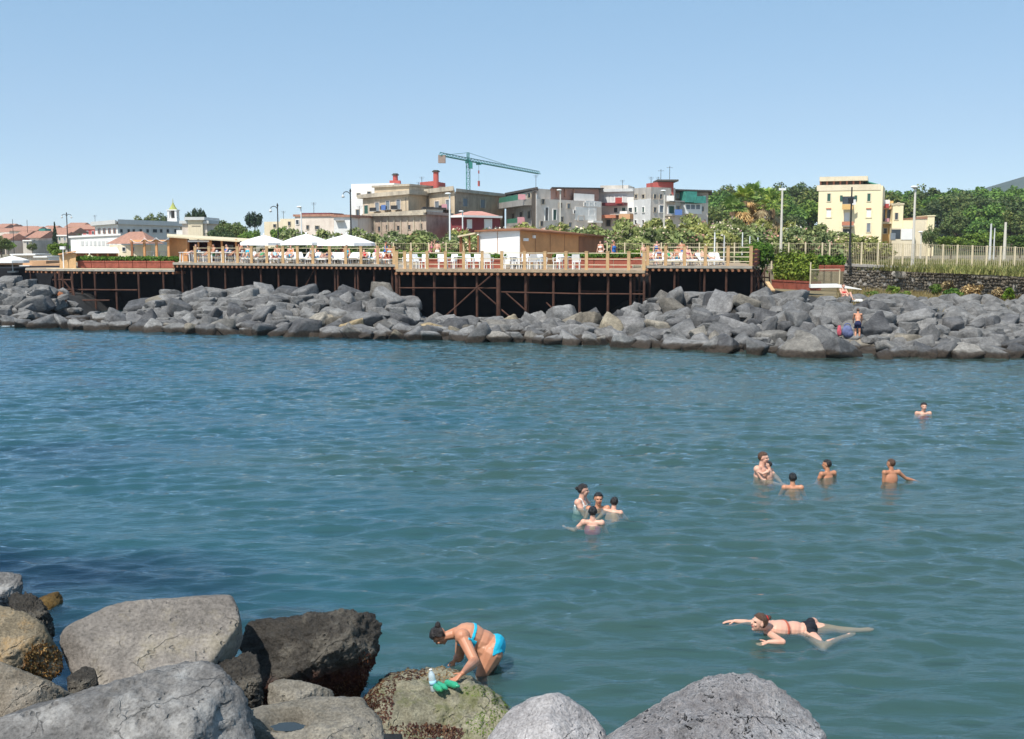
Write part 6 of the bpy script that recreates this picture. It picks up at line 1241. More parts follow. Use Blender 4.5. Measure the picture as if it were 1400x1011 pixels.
def body(J, s=1.0, voxel=.012, female=False, plump=1.0, face=True, smooth=3):
    """one continuous figure grown round the joints J (metres, own space)"""
    mb = MB(); g = lambda k: Vector(J[k]); pel, ch, nk, hd = g('pelvis'), g('chest'), g('neck'), g('head'); f, hu = g('face').normalized(), g('hup').normalized(); hl = hu.cross(f).normalized(); f = hl.cross(hu).normalized()
    lat = (g('shL') - g('shR')).normalized(); plat = (g('hpL') - g('hpR')).normalized(); sp = (nk - pel).normalized(); pass
    fr_ = lat.cross(sp).normalized(); pf = plat.cross(sp).normalized()
    P2 = plump; wa = pel.lerp(ch, .45)
    mb.ell(pel - sp * .01 * s, .165 * s * P2, .115 * s * P2, .13 * s, plat, pf, sp); mb.ell(wa, .135 * s * P2, .105 * s * P2, .17 * s, lat, fr_, sp); mb.ell(ch, .155 * s * (1 if female else 1.08) * P2 ** .75, .108 * s * P2 ** .95, .19 * s * P2 ** .3, lat, fr_, sp)
    if P2 > 1.15: mb.ell(wa.lerp(pel, .35) + fr_ * .06 * s, .14 * s * P2, .10 * s * P2, .13 * s, lat, fr_, sp)
    mb.ell(ch.lerp(nk, .62), .13 * s, .075 * s, .08 * s, lat, fr_, sp)
    if female:
        for q in (-1, 1): mb.ell(ch + fr_ * .085 * s * P2 ** .5 + lat * q * .072 * s - sp * .03 * s, .062 * s * P2, .055 * s * P2, .062 * s * P2, lat, fr_, sp, 10, 7)
    for q in ('L', 'R'):
        mb.ell(g('hp' + q) - pf * .065 * s - sp * .02 * s, .088 * s * P2, .085 * s * P2, .095 * s, plat, pf, sp, 10, 7)
        sh, el, wr = g('sh' + q), g('el' + q), g('wr' + q); ap = P2 ** .95
        mb.capsule(nk.lerp(ch, .25), sh, .055 * s, .052 * s, 10); mb.capsule(sh, sh, .062 * s * ap, .062 * s * ap, 10); mb.capsule(sh, el, .052 * s * ap, .040 * s * ap, 10); m_ = el.lerp(wr, .3); mb.capsule(el, m_, .040 * s * ap, .041 * s * ap, 10); mb.capsule(m_, wr, .041 * s * ap, .0265 * s, 10)
        d = (wr - el).normalized(); hd_ = g('hand' + q) if 'hand' + q in J else d; th = g('thumb' + q) if 'thumb' + q in J else (fr_ + lat * (-.3 if q == 'L' else .3))
        hand(mb, wr, hd_, th, s, J.get('curl', .4), max(1.0, voxel / .0085))
        hp, kn, an = g('hp' + q), g('kn' + q), g('an' + q); to = g('to' + q)
        mb.capsule(hp, hp.lerp(kn, .5), .092 * s * P2, .076 * s * P2 ** .8, 12); mb.capsule(hp.lerp(kn, .5), kn, .076 * s * P2 ** .8, .054 * s * P2 ** .5, 12)
        cf = kn.lerp(an, .32); back = (an - kn).cross(plat).normalized(); back = back if back.dot(to - an) < 0 else -back
        mb.capsule(kn, cf + back * .012 * s, .053 * s * P2 ** .5, .056 * s * P2 ** .5, 10); mb.capsule(cf + back * .012 * s, an, .056 * s * P2 ** .5, .034 * s, 10)
        mb.capsule(an, an + (an - kn).normalized() * .035 * s, .036 * s, .034 * s, 8); fd = (to - an).normalized(); bl_ = an + (to - an) * .72 + (an - kn).normalized() * .028 * s; mb.capsule(an + (an - kn).normalized() * .03 * s, bl_, .034 * s, .036 * s, 8); mb.capsule(bl_ - plat * .012 * s, to + (an - kn).normalized() * .03 * s - plat * .01 * s, .03 * s, .018 * s, 8); mb.capsule(bl_ + plat * .014 * s, to + (an - kn).normalized() * .03 * s + plat * .015 * s - fd * .012 * s, .026 * s, .016 * s, 8)
    mb.capsule(ch.lerp(nk, .7), hd - hu * .06 * s - f * .015 * s, .058 * s * P2 ** .6, .052 * s, 10)
    mb.ell(hd + hu * .018 * s - f * .012 * s, .074 * s, .094 * s, .088 * s, hl, f, hu); mb.ell(hd - hu * .04 * s + f * .022 * s, .056 * s, .064 * s, .078 * s, hl, f, hu); mb.ell(hd - hu * .098 * s + f * .052 * s, .026 * s, .024 * s, .02 * s, hl, f, hu, 10, 7)
    if face:
        mb.capsule(hd + hu * .012 * s + f * .078 * s, hd - hu * .026 * s + f * .098 * s, .009 * s, .0135 * s, 8); mb.capsule(hd + hl * .03 * s + hu * .022 * s + f * .076 * s, hd - hl * .03 * s + hu * .022 * s + f * .076 * s, .012 * s, .012 * s, 8)
        for q in (-1, 1): mb.ell(hd + hl * q * .073 * s - hu * .008 * s - f * .012 * s, .011 * s, .019 * s, .031 * s, hl, f, hu, 8, 6); mb.ell(hd + hl * q * .034 * s - hu * .03 * s + f * .064 * s, .024 * s, .018 * s, .02 * s, hl, f, hu, 8, 6)
        mb.capsule(hd + hl * .016 * s - hu * .059 * s + f * .082 * s, hd - hl * .016 * s - hu * .059 * s + f * .082 * s, .0085 * s, .0085 * s, 8)
    me = mb.mesh('body'); o = bpy.data.objects.new('tmp', me); COL.objects.link(o)
    r = o.modifiers.new('r', 'REMESH'); r.mode = 'VOXEL'; r.voxel_size = voxel; sm = o.modifiers.new('s', 'SMOOTH'); sm.factor = .5; sm.iterations = smooth
    dg = bpy.context.evaluated_depsgraph_get(); me2 = bpy.data.meshes.new_from_object(o.evaluated_get(dg)); bpy.data.objects.remove(o); bpy.data.meshes.remove(me); me2.name = 'body'
    me2.polygons.foreach_set('use_smooth', [True] * len(me2.polygons))
    nv = len(me2.vertices); co = np.zeros(nv * 3, np.float32); me2.vertices.foreach_get('co', co); co = co.reshape(-1, 3); no = np.zeros(nv * 3, np.float32); me2.vertices.foreach_get('normal', no); no = no.reshape(-1, 3)
    bones = [('torso', pel, nk, .14), ('head', hd - hu * .05 * s, hd + hu * .04 * s, .1)]
    for q in 'LR': bones += [('armU', g('sh' + q), g('el' + q), .05), ('armF', g('el' + q), g('wr' + q) + (g('wr' + q) - g('el' + q)).normalized() * .15 * s, .04), ('legU', g('hp' + q), g('kn' + q), .08), ('legL', g('kn' + q), g('an' + q), .05), ('foot', g('an' + q), g('to' + q), .035)]
    best = np.full(nv, 1e9); bi = np.zeros(nv, int); tt = np.zeros(nv)
    for i, (nm, a, b, r0) in enumerate(bones):
        a, b = np.array(a), np.array(b); ab = b - a; t_ = ((co - a) @ ab) / (ab @ ab); d = np.linalg.norm(co - a - np.clip(t_, 0, 1)[:, None] * ab, axis=1) - r0 * s; k = d < best; best[k] = d[k]; bi[k] = i; tt[k] = t_[k]
    names = np.array([b[0] for b in bones])[bi]
    info = dict(co=co, no=no, bone=names, t=tt, pel=np.array(pel), sp=np.array(sp), fr=np.array(fr_), lat=np.array(lat), hd=np.array(hd), f=np.array(f), hu=np.array(hu), hl=np.array(hl), s=s, nk=np.array(nk), ch=np.array(ch), pf=np.array(pf))
    info['u'] = (co - info['pel']) @ info['sp'] / np.linalg.norm(np.array(nk) - np.array(pel))
    return me2, info
def colour_face(me, I):
    """lips and eyes are painted on the head itself"""
    hd, f, hu, hl, s = I['hd'], I['f'], I['hu'], I['hl'], I['s']; q = I['co'] - hd; a, b, c = q @ hl / s, q @ f / s, q @ hu / s
    lip = (np.abs(a) < .024) & (np.abs(c + .059) < .009) & (b > .06); eye = (np.abs(np.abs(a) - .031) < .013) & (np.abs(c - .002) < .006) & (b > .045); brow = (np.abs(np.abs(a) - .032) < .02) & (np.abs(c - .026) < .005) & (b > .05)
    for p in me.polygons:
        v = list(p.vertices); n = len(v)
        if sum(lip[v]) * 2 >= n: p.material_index = 1
        elif sum(eye[v]) * 2 >= n: p.material_index = 2
def shell(me, I, mask, out, inn=.004, bumpy=0.0, name='cloth'):
    """a garment or cap of hair lying on the figure where mask is true"""
    co, no = I['co'], I['no']; faces = [tuple(p.vertices) for p in me.polygons if all(mask[v] for v in p.vertices)]
    if not faces: return None
    ids = sorted({v for f in faces for v in f}); ix = {v: i for i, v in enumerate(ids)}; n = len(ids); k = np.array(ids)
    w = np.full(n, out) if np.isscalar(out) else np.asarray(out)[k]
    if bumpy: w = w * (1 + bumpy * np.array([mnoise.noise(Vector(c) * 45) for c in co[k]]))
    V = np.concatenate([co[k] + no[k] * w[:, None], co[k] - no[k] * inn]); F = []; ed = {}
    for f in faces:
        g = [ix[v] for v in f]; F.append(tuple(g)); F.append(tuple(n + i for i in reversed(g)))
        for a, b in zip(g, g[1:] + g[:1]): ed[(a, b)] = 1
    for (a, b) in list(ed):
        if (b, a) not in ed: F.append((b, a, n + a, n + b))
    m2 = bpy.data.meshes.new(name); m2.from_pydata([tuple(v) for v in V], [], F); m2.polygons.foreach_set('use_smooth', [True] * len(m2.polygons)); m2.update(); return m2
def hair_mask(I, back=.0, front=.066):
    q = (I['co'] - I['hd']) / I['s']; a, b, c = q @ I['hl'], q @ I['f'], q @ I['hu']
    return (I['bone'] == 'head') & ((c > front - np.clip(-b, 0, .2) * 2.6 - np.abs(a) * .25) & (c > -.085 + back)) & (c + .35 * b > -.075) & ~((b > .055) & (c < .05)) & ~((b > -.02) & (c < .005))
def swim(I, kind):
    b, t, u = I['bone'], I['t'], I['u']; d = I['co'] - I['ch']; side = np.abs(d @ I['lat']) / I['s']; frn = d @ I['fr'] / I['s']
    if kind == 'trunks': return ((b == 'torso') & (u < .2)) | ((b == 'legU') & (t < .5))
    if kind == 'briefs': return ((b == 'torso') & (u < .16)) | ((b == 'legU') & (t < .09))
    if kind == 'bikini_bottom':
        r_ = I['co'] - I['pel']; w = r_ @ I['sp'] / I['s']; x = np.abs(r_ @ np.cross(I['sp'], I['pf'])) / I['s']; q = r_ @ I['pf'] / I['s']
        return ((b == 'torso') | ((b == 'legU') & (t < .34))) & (w < .055 - .25 * np.clip(q, 0, 1)) & (w > -.20 + .62 * x + np.clip(q, 0, 1) * .9)
    if kind == 'bikini_top': return ((b == 'torso') | ((b == 'armU') & (t < .3))) & ((np.abs(u - .56 - .02) < np.where(frn > .03, .12, .035)))
    if kind == 'suit': return ((b == 'torso') & (u < .80) & ~((u > .66) & (frn < .02) & (side < .05))) | ((b == 'legU') & (t < .08))
    if kind == 'straps': return (b != 'head') & (b != 'armF') & (u > .62) & (u < 1.02) & (np.abs(side - .085) < .016)
MATC = {k: M('cloth_' + k.replace(' ', '_'), c, .75, .1, 4, .05) for k, c in {'turquoise': (.015, .42, .60), 'black': (.012, .013, .018), 'navy': (.012, .016, .06), 'red': (.5, .03, .03), 'white': (.78, .77, .74), 'pink': (.62, .15, .26), 'blue': (.03, .14, .45), 'green': (.05, .3, .12), 'orange': (.65, .22, .04), 'coral': (.42, .10, .06), 'light blue': (.35, .60, .75)}.items()}
def person(label, loc, rz, J, s=1, voxel=.012, sk='tan', hair='dark', wear=(), female=False, plump=1.0, hairstyle='short', group=None, smooth=3, extra=None, face=True):
    me, I = body(J, s, voxel, female, plump, face, smooth); colour_face(me, I) if face and voxel < .013 else None
    root = thing('person', label, 'person', loc, rz, group); bo = link('body', me, [SK[sk], m_lip, m_eye], root)
    hm = hair_mask(I, .0 if hairstyle != 'long' else -.02)
    h = shell(me, I, hm, .011 * s if hairstyle == 'short' else .015 * s, .004, .5, 'hair')
    hd, f, hu, hl = (Vector(I[k]) for k in ('hd', 'f', 'hu', 'hl'))
    if h:
        ho = link('hair', h, HAIR[hair], root)
        if hairstyle == 'bun' or hairstyle == 'topknot':
            c = hd + hu * .065 * s - f * .105 * s if hairstyle == 'topknot' else hd + hu * .02 * s - f * .115 * s
            b = MB(); ax = (hu * .45 - f).normalized() if hairstyle == 'topknot' else (-f + hu * .3).normalized(); b.ell(c, .036 * s, .036 * s, (.058 if hairstyle == 'topknot' else .038) * s, hl, hl.cross(ax).normalized(), ax); link('bun', b.mesh('bun', (0, 0, 0), True), HAIR[hair], ho)
        if hairstyle in ('tail', 'long'):
            b = MB(); b.path([hd - f * .09 * s, hd - f * .125 * s - hu * .06 * s, hd - f * .10 * s - hu * .17 * s], [.03 * s, .033 * s, .012 * s], 10); link('ponytail', b.mesh('ponytail', (0, 0, 0), True), HAIR[hair], ho)
    for kind, colr in wear:
        m = shell(me, I, swim(I, kind), .006 * s + voxel * .12, .004, 0, kind)
        if m: link({'straps': 'shoulder_straps', 'suit': 'swimsuit'}.get(kind, kind), m, MATC[colr], root)
    if extra: extra(root, I)
    return root
def upright(s=1, armL=None, armR=None, lean=0, kneeb=.1, turn=0.0, tilt=0.0):
    """standing joints, feet at z=0, facing -Y; arm: (elbow, wrist) offsets from the shoulder"""
    J = dict(pelvis=(0, 0, .93), chest=(0, -.02 - lean * .5, 1.24), neck=(0, -.01 - lean, 1.45), hpL=(.088, 0, .90), hpR=(-.088, 0, .90), shL=(.175, 0 - lean * .9, 1.40), shR=(-.175, 0 - lean * .9, 1.40),
             knL=(.10, -.03 - kneeb * .4, .49), knR=(-.10, -.03, .49), anL=(.10, .02 + kneeb * .3, .08), anR=(-.10, .03, .08), toL=(.12, -.15 + kneeb * .3, .045), toR=(-.12, -.14, .045))
    f = Rz(Vector((0, -1, -tilt)), turn); J['head'] = (0, -.035 - lean * 1.15, 1.60); J['face'] = tuple(f); J['hup'] = (0, -.05 - tilt * .3, 1)
    for q, arm in (('L', armL), ('R', armR)):
        sg = 1 if q == 'L' else -1; e, w = arm or ((sg * .07, .02, -.28), (sg * .09, -.06, -.52)); b = Vector(J['sh' + q]); J['el' + q] = tuple(b + Vector(e)); J['wr' + q] = tuple(b + Vector(w))
    return {k: tuple(Vector(v) * s) if k not in ('face', 'hup') else v for k, v in J.items()}
_bt = FR['moss']; _ys = [(v.co + Vector(_bt.location)) for v in _bt.data.vertices]
def top_at(px, py):      # the stone's surface seen at a picture point
    best = None
    for w in _ys:
        x, y = topx(w)
        if abs(x - px) < 3.6 and abs(y - py) < 3.6 and (best is None or w.y < best.y): best = w
    return best if best is not None else P(px, py, 10.7)
# ---- the woman bending over the mossy boulder, worked out from joints in the place
O = P(672, 900, 11.75); O = Vector((O.x, O.y, 0)); q_ = lambda px, py, D: tuple(P(px, py, D) - O)
J = dict(pelvis=q_(674.5, 886, 11.8), chest=q_(644, 870.5, 11.75), neck=q_(616, 863.5, 11.75), head=q_(600, 869.5, 11.70), hup=(-.86, -.12, .42), face=(-.22, .05, -.95),
         hpL=q_(672, 893, 11.66), hpR=q_(674, 890, 11.95), knL=q_(657, 926, 11.6), knR=q_(664, 928, 11.95), anL=q_(668, 966, 11.75), anR=q_(676, 966, 12.05), toL=q_(648, 974, 11.7), toR=q_(656, 974, 12.0),
         shL=q_(632, 870, 11.56), shR=q_(631, 871, 11.93), elL=q_(648.5, 906, 11.42), wrL=q_(630, 927, 11.22), elR=q_(628, 898, 11.98), wrR=q_(621.5, 903, 11.9),
         handL=(-.75, -.3, -.58), thumbL=(-.6, .7, -.1), handR=(-.35, -.2, -.9), thumbR=(-.8, -.4, .2), curl=.55)
hw = top_at(625, 931) - O; J['wrL'] = tuple(hw + Vector((.05, .05, .085))); J['elL'] = q_(649, 905, 11.35)
person('woman in turquoise bikini with dark topknot bending over the mossy boulder', tuple(O), 0, J, .93, .0065, 'tan', 'dark', [('bikini_bottom', 'turquoise'), ('bikini_top', 'turquoise')], True, 1.5, 'topknot', smooth=4)
# ---- the swimmer in front at right
O = Wz(1068, 866); q_ = lambda px, py, z: tuple(Wz(px, py, z) - Vector((O.x, O.y, 0)))
J = dict(pelvis=q_(1100, 861.5, -.03), chest=q_(1068, 860, .02), neck=q_(1050, 855, .07), head=q_(1037.5, 851, .18), hup=(.22, 0, 1), face=(-.95, -.30, .02),
         shL=q_(1050, 866, .01), shR=q_(1046, 851, .03), hpL=q_(1104, 866, -.055), hpR=q_(1106, 859, -.055), knL=q_(1126, 886, -.06), anL=q_(1147, 874, -.055), toL=q_(1167, 868, -.055), knR=q_(1142, 861, -.06), anR=q_(1172, 862, -.05), toR=q_(1190, 861, -.03),
         elL=q_(1070, 878, .01), wrL=q_(1051, 878, .01), elR=q_(1024, 852, -.01), wrR=q_(1005, 849.5, .02), handL=(-1, -.15, -.25), thumbL=(-.2, 1, .1), handR=(-1, .1, -.1), thumbR=(-.2, -1, .1), curl=.2)
def sw_extra(root, I):
    hd, f, hu, hl = (Vector(I[k]) for k in ('hd', 'f', 'hu', 'hl')); b = MB(); c = hd + hu * .06 - f * .092; n = 16
    for k in range(n): a0, a1 = 6.283 * k / n, 6.283 * (k + 1) / n; ax = (hu * .45 - f).normalized(); x = hl; y = hl.cross(ax); b.tube(c + (x * math.cos(a0) + y * math.sin(a0)) * .033, c + (x * math.cos(a1) + y * math.sin(a1)) * .033, .011, n=6)
    link('hair_tie', b.mesh('hair_tie', (0, 0, 0), True), MATC['red'], root)
person('smiling woman with red hair tie swimming breaststroke near the front', (O.x, O.y, 0), 0, J, .96, .0065, 'pink', 'brown', [('bikini_bottom', 'black'), ('bikini_top', 'coral')], True, 1.0, 'topknot', smooth=3, extra=sw_extra)
# ---- bathers farther out: standing or treading water, feet below the surface
def bather(px, pw, ytop, rz, label, sk, hair, wear, s=1.0, armL=None, armR=None, lean=.03, turn=0., female=False, plump=1.0, style='short', voxel=.010, tilt=0., group='bathers in the water'):
    v = Wz(px, pw, 0); zt = P(px, ytop, v.y).z; J = upright(s, armL, armR, lean, .3, turn, tilt)     # crown of the head at ytop
    return person(label, (v.x, v.y, zt - 1.715 * s), rz, J, s, voxel, sk, hair, wear, female, plump, style, group, 2)
UP = math.pi
# front group of four
bather(790, 691, 661, rad(70), 'woman in white strap top leaning right towards the other three bathers', 'pink', 'dark', [('suit', 'white'), ('straps', 'white')], 1.0, ((.05, -.16, -.20), (-.02, -.38, -.22)), ((-.05, -.14, -.22), (.02, -.36, -.26)), .06, .2, True, 1.15, 'bun')
bather(817.5, 696, 672.5, rad(5), 'woman with wet dark hair facing the camera in the middle of the group of four', 'tan', 'black', [('suit', 'navy')], .97, ((.10, -.14, -.2), (-.02, -.32, -.2)), ((-.10, -.14, -.2), (.02, -.32, -.2)), .02, 0, True, 1.0, 'bun')
bather(834, 702, 682, rad(150), 'child with dark wet hair seen from behind, rightmost of the group of four', 'pink', 'dark', [('briefs', 'black')], .84, ((.12, .10, -.16), (.18, .30, -.2)), ((-.1, -.16, -.2), (-.02, -.34, -.2)), .16, .2)
bather(810, 720, 693, rad(172), 'dark haired child with back turned, nearest of the group of four', 'pink', 'black', [('suit', 'pink')], .88, ((.17, -.04, -.18), (.30, -.14, -.17)), ((-.10, -.1, -.24), (-.12, -.3, -.3)), .03, 0, True)
# man with child and the three boys
bather(1037, 650, 617, rad(55), 'broad man with short dark hair holding a small child in the water', 'pink', 'brown', [('trunks', 'navy')], 1.08, ((.08, -.20, -.20), (-.16, -.40, -.24)), ((-.04, -.18, -.22), (.10, -.40, -.26)), .05, .1, False, 1.2)
bather(1053, 654, 631, rad(235), 'small dark haired child held in the arms of the man', 'pink', 'dark', [('briefs', 'blue')], .62, ((.12, -.12, -.06), (.02, -.30, -.04)), ((-.12, -.12, -.06), (-.02, -.3, -.04)), .02, .3)
bather(1084, 669, 647, rad(178), 'boy with dark hair and bare back to the camera, nearest of the man and boys', 'tan', 'black', [('trunks', 'navy')], .92, ((.11, -.04, -.24), (.16, -.26, -.34)), ((-.11, -.04, -.24), (-.16, -.26, -.34)), .02, 0)
bather(1133, 653, 629, rad(205), 'tanned boy in the middle of the swimmers looking left, shoulders out of water', 'brown', 'dark', [('trunks', 'red')], .92, ((.10, -.06, -.24), (.14, -.26, -.3)), ((-.12, -.05, -.22), (-.2, -.24, -.32)), .04, .7)
bather(1219, 659, 628, rad(190), 'slim tanned boy standing chest deep with one arm stretched out to the right', 'brown', 'brown', [('trunks', 'blue')], .86, ((-.0, -.02, -.26), (.02, -.10, -.46)), ((-.20, -.02, -.16), (-.42, -.02, -.22)), .03, .6)
bather(1262, 566, 550, rad(-4), 'bather far out alone, only the face and shoulders above water', 'pink', 'dark', [('suit', 'red')], 1.0, None, None, .02, 0, True, 1.0, 'long', .012)
# ---- on the breakwater
def on_rock(px, py, D): return P(px, py, D)
v = P(1172, 466, 48.6); J = upright(.84, ((.05, -.12, -.26), (.04, -.30, -.42)), ((-.05, -.12, -.26), (-.02, -.30, -.44)), .30, .25, .3, .5)
K1 = person('boy in navy trunks stooping on the boulders with his back turned', tuple(v - Vector((0, 0, .02))), rad(165), J, .84, .012, 'tan', 'brown', [('trunks', 'navy')], False, .95, 'short', 'bathers on the breakwater')
def sit(s=1, lean=.25, kn=.42, ext=.55, armL=None, armR=None, turn=0.):
    """sitting joints with the seat at z=0, facing -Y"""
    J = dict(pelvis=(0, 0, .11), chest=(0, lean * .45, .42), neck=(0, lean * .75, .63), hpL=(.09, -.02, .10), hpR=(-.09, -.02, .10), shL=(.175, lean * .72, .585), shR=(-.175, lean * .72, .585), knL=(.13, -.42 + .1 * (.42 - kn), kn), knR=(-.13, -.42, kn * .9), anL=(.13, -.40 - ext * .75, .07), anR=(-.12, -.42 - ext * .75, .07), toL=(.15, -.58 - ext * .78, .11), toR=(-.14, -.6 - ext * .78, .11))
    J['head'] = (0, lean * .75 - .04, .785); J['face'] = tuple(Rz(Vector((0, -1, -.15)), turn)); J['hup'] = (0, .02, 1)
    for q, arm in (('L', armL), ('R', armR)):
        sg = 1 if q == 'L' else -1; e, w = arm or ((sg * .08, .08, -.27), (sg * .10, .10, -.50)); b = Vector(J['sh' + q]); J['el' + q] = tuple(b + Vector(e)); J['wr' + q] = tuple(b + Vector(w))
    return {k: tuple(Vector(v) * s) if k not in ('face', 'hup') else v for k, v in J.items()}
def lie(s=1, back=.5):
    """on a lounger with a raised back, seat at z=0, feet towards -Y"""
    c, sn = math.cos(back), math.sin(back); t_ = lambda d, x=0, h=.11: (x, c * d, sn * d + h)
    J = dict(pelvis=(0, 0, .11), chest=t_(.33), neck=t_(.55), hpL=(.09, -.02, .10), hpR=(-.09, -.02, .10), shL=t_(.5, .18), shR=t_(.5, -.18), head=t_(.70, 0, .14), face=(0, -sn - .1, c), hup=(0, c, sn), knL=(.11, -.43, .14), knR=(-.12, -.42, .26), anL=(.11, -.84, .07), anR=(-.11, -.76, .07), toL=(.14, -.93, .19), toR=(-.14, -.87, .17))
    for q, sg in (('L', 1), ('R', -1)): J['el' + q] = t_(.28, sg * .27, .09); J['wr' + q] = t_(.06, sg * .22, .16)
    return {k: tuple(Vector(v) * s) if k not in ('face', 'hup') else v for k, v in J.items()}
v = P(1153, 412, 55.2); tw = MB(); a = P(1153, 412, 55.2)
tw.box((a.x, a.y, a.z + .02), (1.75, .8, .05)); tw.box((a.x + .75, a.y + .05, a.z + .05), (.35, .5, .08)); o = tw.build('beach_towel', MATC['white'], None, tuple(a)); tag(o, 'white beach towel spread on the high boulders under the sitting bather', 'towel')
a2 = MB(); st_ = MB(); st_.ell((a.x, a.y + .1, a.z - .3), 1.2, .8, .32); tag(st_.build('boulder', m_rk['mid grey'], None, tuple(a)), 'flat grey boulder under the white beach towel', 'boulder', 'boulders of the far breakwater')
person('sunbather in red sitting on the white towel on the breakwater', tuple(v + Vector((0, 0, .045))), rad(20), sit(.92, .1, .42, .3, ((.04, -.16, -.2), (-.02, -.38, -.22)), ((-.04, -.16, -.2), (.02, -.38, -.22))), .92, .012, 'pink', 'brown', [('bikini_bottom', 'red'), ('bikini_top', 'red')], True, 1, 'short', 'bathers on the breakwater')
def sack(px, py, D, w, h, mat, label, name='beach_bag', cat='bag'):
    c = P(px, py, D); k = D / F_PX; o = thing(name, label, cat, tuple(c), 0); b = MB(); b.ell(c + Vector((0, 0, h * k * .45)), w * k * .5, w * k * .36, h * k * .5); b.ell(c + Vector((w * k * .15, 0, h * k * .3)), w * k * .42, w * k * .38, h * k * .34)
    bo = b.build('bag_body', mat, o, smooth=True); hnd = MB(); hnd.path([c + Vector((w * k * .3 * math.cos(t), 0, h * k * .85 + w * k * .28 * math.sin(t))) for t in np.linspace(0, math.pi, 7)], [.025] * 7, 6); hnd.build('handle', mat, o); return o
sack(1158, 461, 48.7, 15, 17, M('denim_bag', (.12, .14, .26), .9, .3, 8, .3), 'large denim blue beach bag on the boulders beside the stooping boy'); sack(1147, 459, 48.6, 6, 14, M('red_bag', (.52, .10, .13), .9, .3, 8, .3), 'narrow red bag left of the denim blue bag')
# the rocks they stand on
for px, py, D, w, lab in ((1172, 466, 48.6, 1.0, 'flat topped boulder under the feet of the stooping boy'), (1154, 463, 48.7, .9, 'flat topped boulder under the beach bags'), (1170, 478, 47.6, 1.0, 'low boulder at the waterline before the stooping boy')):
    c = P(px, py, D); o = link('boulder', pr_m[3, 'mid grey'], None); o.location = (c.x, c.y + .1, c.z - .62); o.scale = (w, w * .9, .85); tag(o, lab, 'boulder', 'boulders of the far breakwater')
# ---- bottles at the woman's hand
m_gpet, t, b = nodes('green_plastic'); b.inputs['Base Color'].default_value = (.06, .50, .28, 1); b.inputs['Roughness'].default_value = .12; b.inputs['Transmission Weight'].default_value = .35; b.inputs['Alpha'].default_value = .92
m_cpet, t, b = nodes('clear_plastic'); b.inputs['Base Color'].default_value = (.72, .85, .90, 1); b.inputs['Roughness'].default_value = .1; b.inputs['Transmission Weight'].default_value = .4
def bottle(base, ax, L, r, mat, cap, label):
    o = thing('bottle', label, 'bottle', tuple(base), 0, 'plastic bottles on the mossy boulder'); prof = [(.001, 0), (.8, .01), (1, .06), (.94, .2), (1, .3), (.93, .4), (1, .5), (.95, .62), (1, .68), (.75, .8), (.4, .9), (.34, .94)]
    b = MB(); b.lathe((0, 0, 0), [(p * r, z * L) for p, z in prof], 14); q = Vector((0, 0, 1)).rotation_difference(Vector(ax).normalized()); me = b.mesh('bottle_body', (0, 0, 0), True); me.transform(q.to_matrix().to_4x4()); link('bottle_body', me, mat, o)
    c = MB(); c.lathe((0, 0, 0), [(.42 * r, .935 * L), (.42 * r, .99 * L), (.3 * r, L)], 12); me = c.mesh('cap', (0, 0, 0), True); me.transform(q.to_matrix().to_4x4()); link('cap', me, cap, o)
    if cap == MATC['white']: c = MB(); c.lathe((0, 0, 0), [(1.02 * r, .3 * L), (1.02 * r, .5 * L)], 14); me = c.mesh('label_band', (0, 0, 0), True); me.transform(q.to_matrix().to_4x4()); link('label_band', me, MATC['light blue'], o)
    return o
p = top_at(592, 941); bottle(p + Vector((0, 0, -.01)), (-.16, .05, 1), .23, .035, m_cpet, MATC['white'], 'clear water bottle with white cap standing left of the green bottles')
for i, (px, py, ax, lab) in enumerate(((597, 945, (.35, -.75, .1), 'leftmost green plastic bottle lying on the mossy boulder'), (605, 943, (.45, -.75, .12), 'middle green plastic bottle lying on the mossy boulder'), (613, 942, (.55, -.65, .12), 'green plastic bottle lying nearest to the woman’s hand'))):
    p = top_at(px, py); bottle(p + Vector((-.04, .09, .045)), ax, .21, .036, m_gpet, m_gpet if i else MATC['green'], lab)
# ------------------------------------------------------------------ life on the decks
def lounger_proto():
    o = thing('sun_lounger', '', 'lounger'); mb = MB(); L = 1.9
    for x in (-.3, .3): mb.bar((x, -1.0, .3), (x, .25, .3), .05, .07); mb.bar((x, .25, .3), (x, .9, .68), .05, .06)
    mb.bar((-.3, -1, .3), (.3, -1, .3), .05, .07); link('frame', mb.mesh('frame'), m_plastic, o)
    for x in (-.27, .27):
        for y in (-.85, .2): l = MB(); l.bar((x, y, 0), (x, y, .3), .05); link('leg', l.mesh('leg'), m_plastic, o)
    s_ = MB(); s_.hexa([(-.28, -1, .33), (.28, -1, .33), (.28, .25, .33), (-.28, .25, .33), (-.28, -1, .36), (.28, -1, .36), (.28, .25, .36), (-.28, .25, .36)]); link('seat', s_.mesh('seat'), m_plastic, o)
    b = MB(); b.bar((0, .25, .345), (0, .92, .73), .56, .03, (0, 0, 1)); link('backrest', b.mesh('backrest'), m_plastic, o); return o
def chair_proto():
    o = thing('plastic_chair', '', 'chair'); s_ = MB(); s_.box((0, 0, .43), (.46, .44, .035)); link('seat', s_.mesh('seat'), m_plastic, o)
    b = MB(); b.bar((0, .2, .43), (0, .3, .86), .44, .03, (0, 1, 0)); link('backrest', b.mesh('backrest'), m_plastic, o)
    for x in (-.2, .2):
        for y in (-.2, .2): l = MB(); l.bar((x, y, 0), (x * .95, y * .95, .42), .045); link('leg', l.mesh('leg'), m_plastic, o)
        a = MB(); a.bar((x * 1.12, -.2, .43), (x * 1.12, -.2, .64), .04); a.bar((x * 1.12, -.22, .65), (x * 1.12, .24, .66), .055, .03); link('armrest', a.mesh('armrest'), m_plastic, o)
    return o
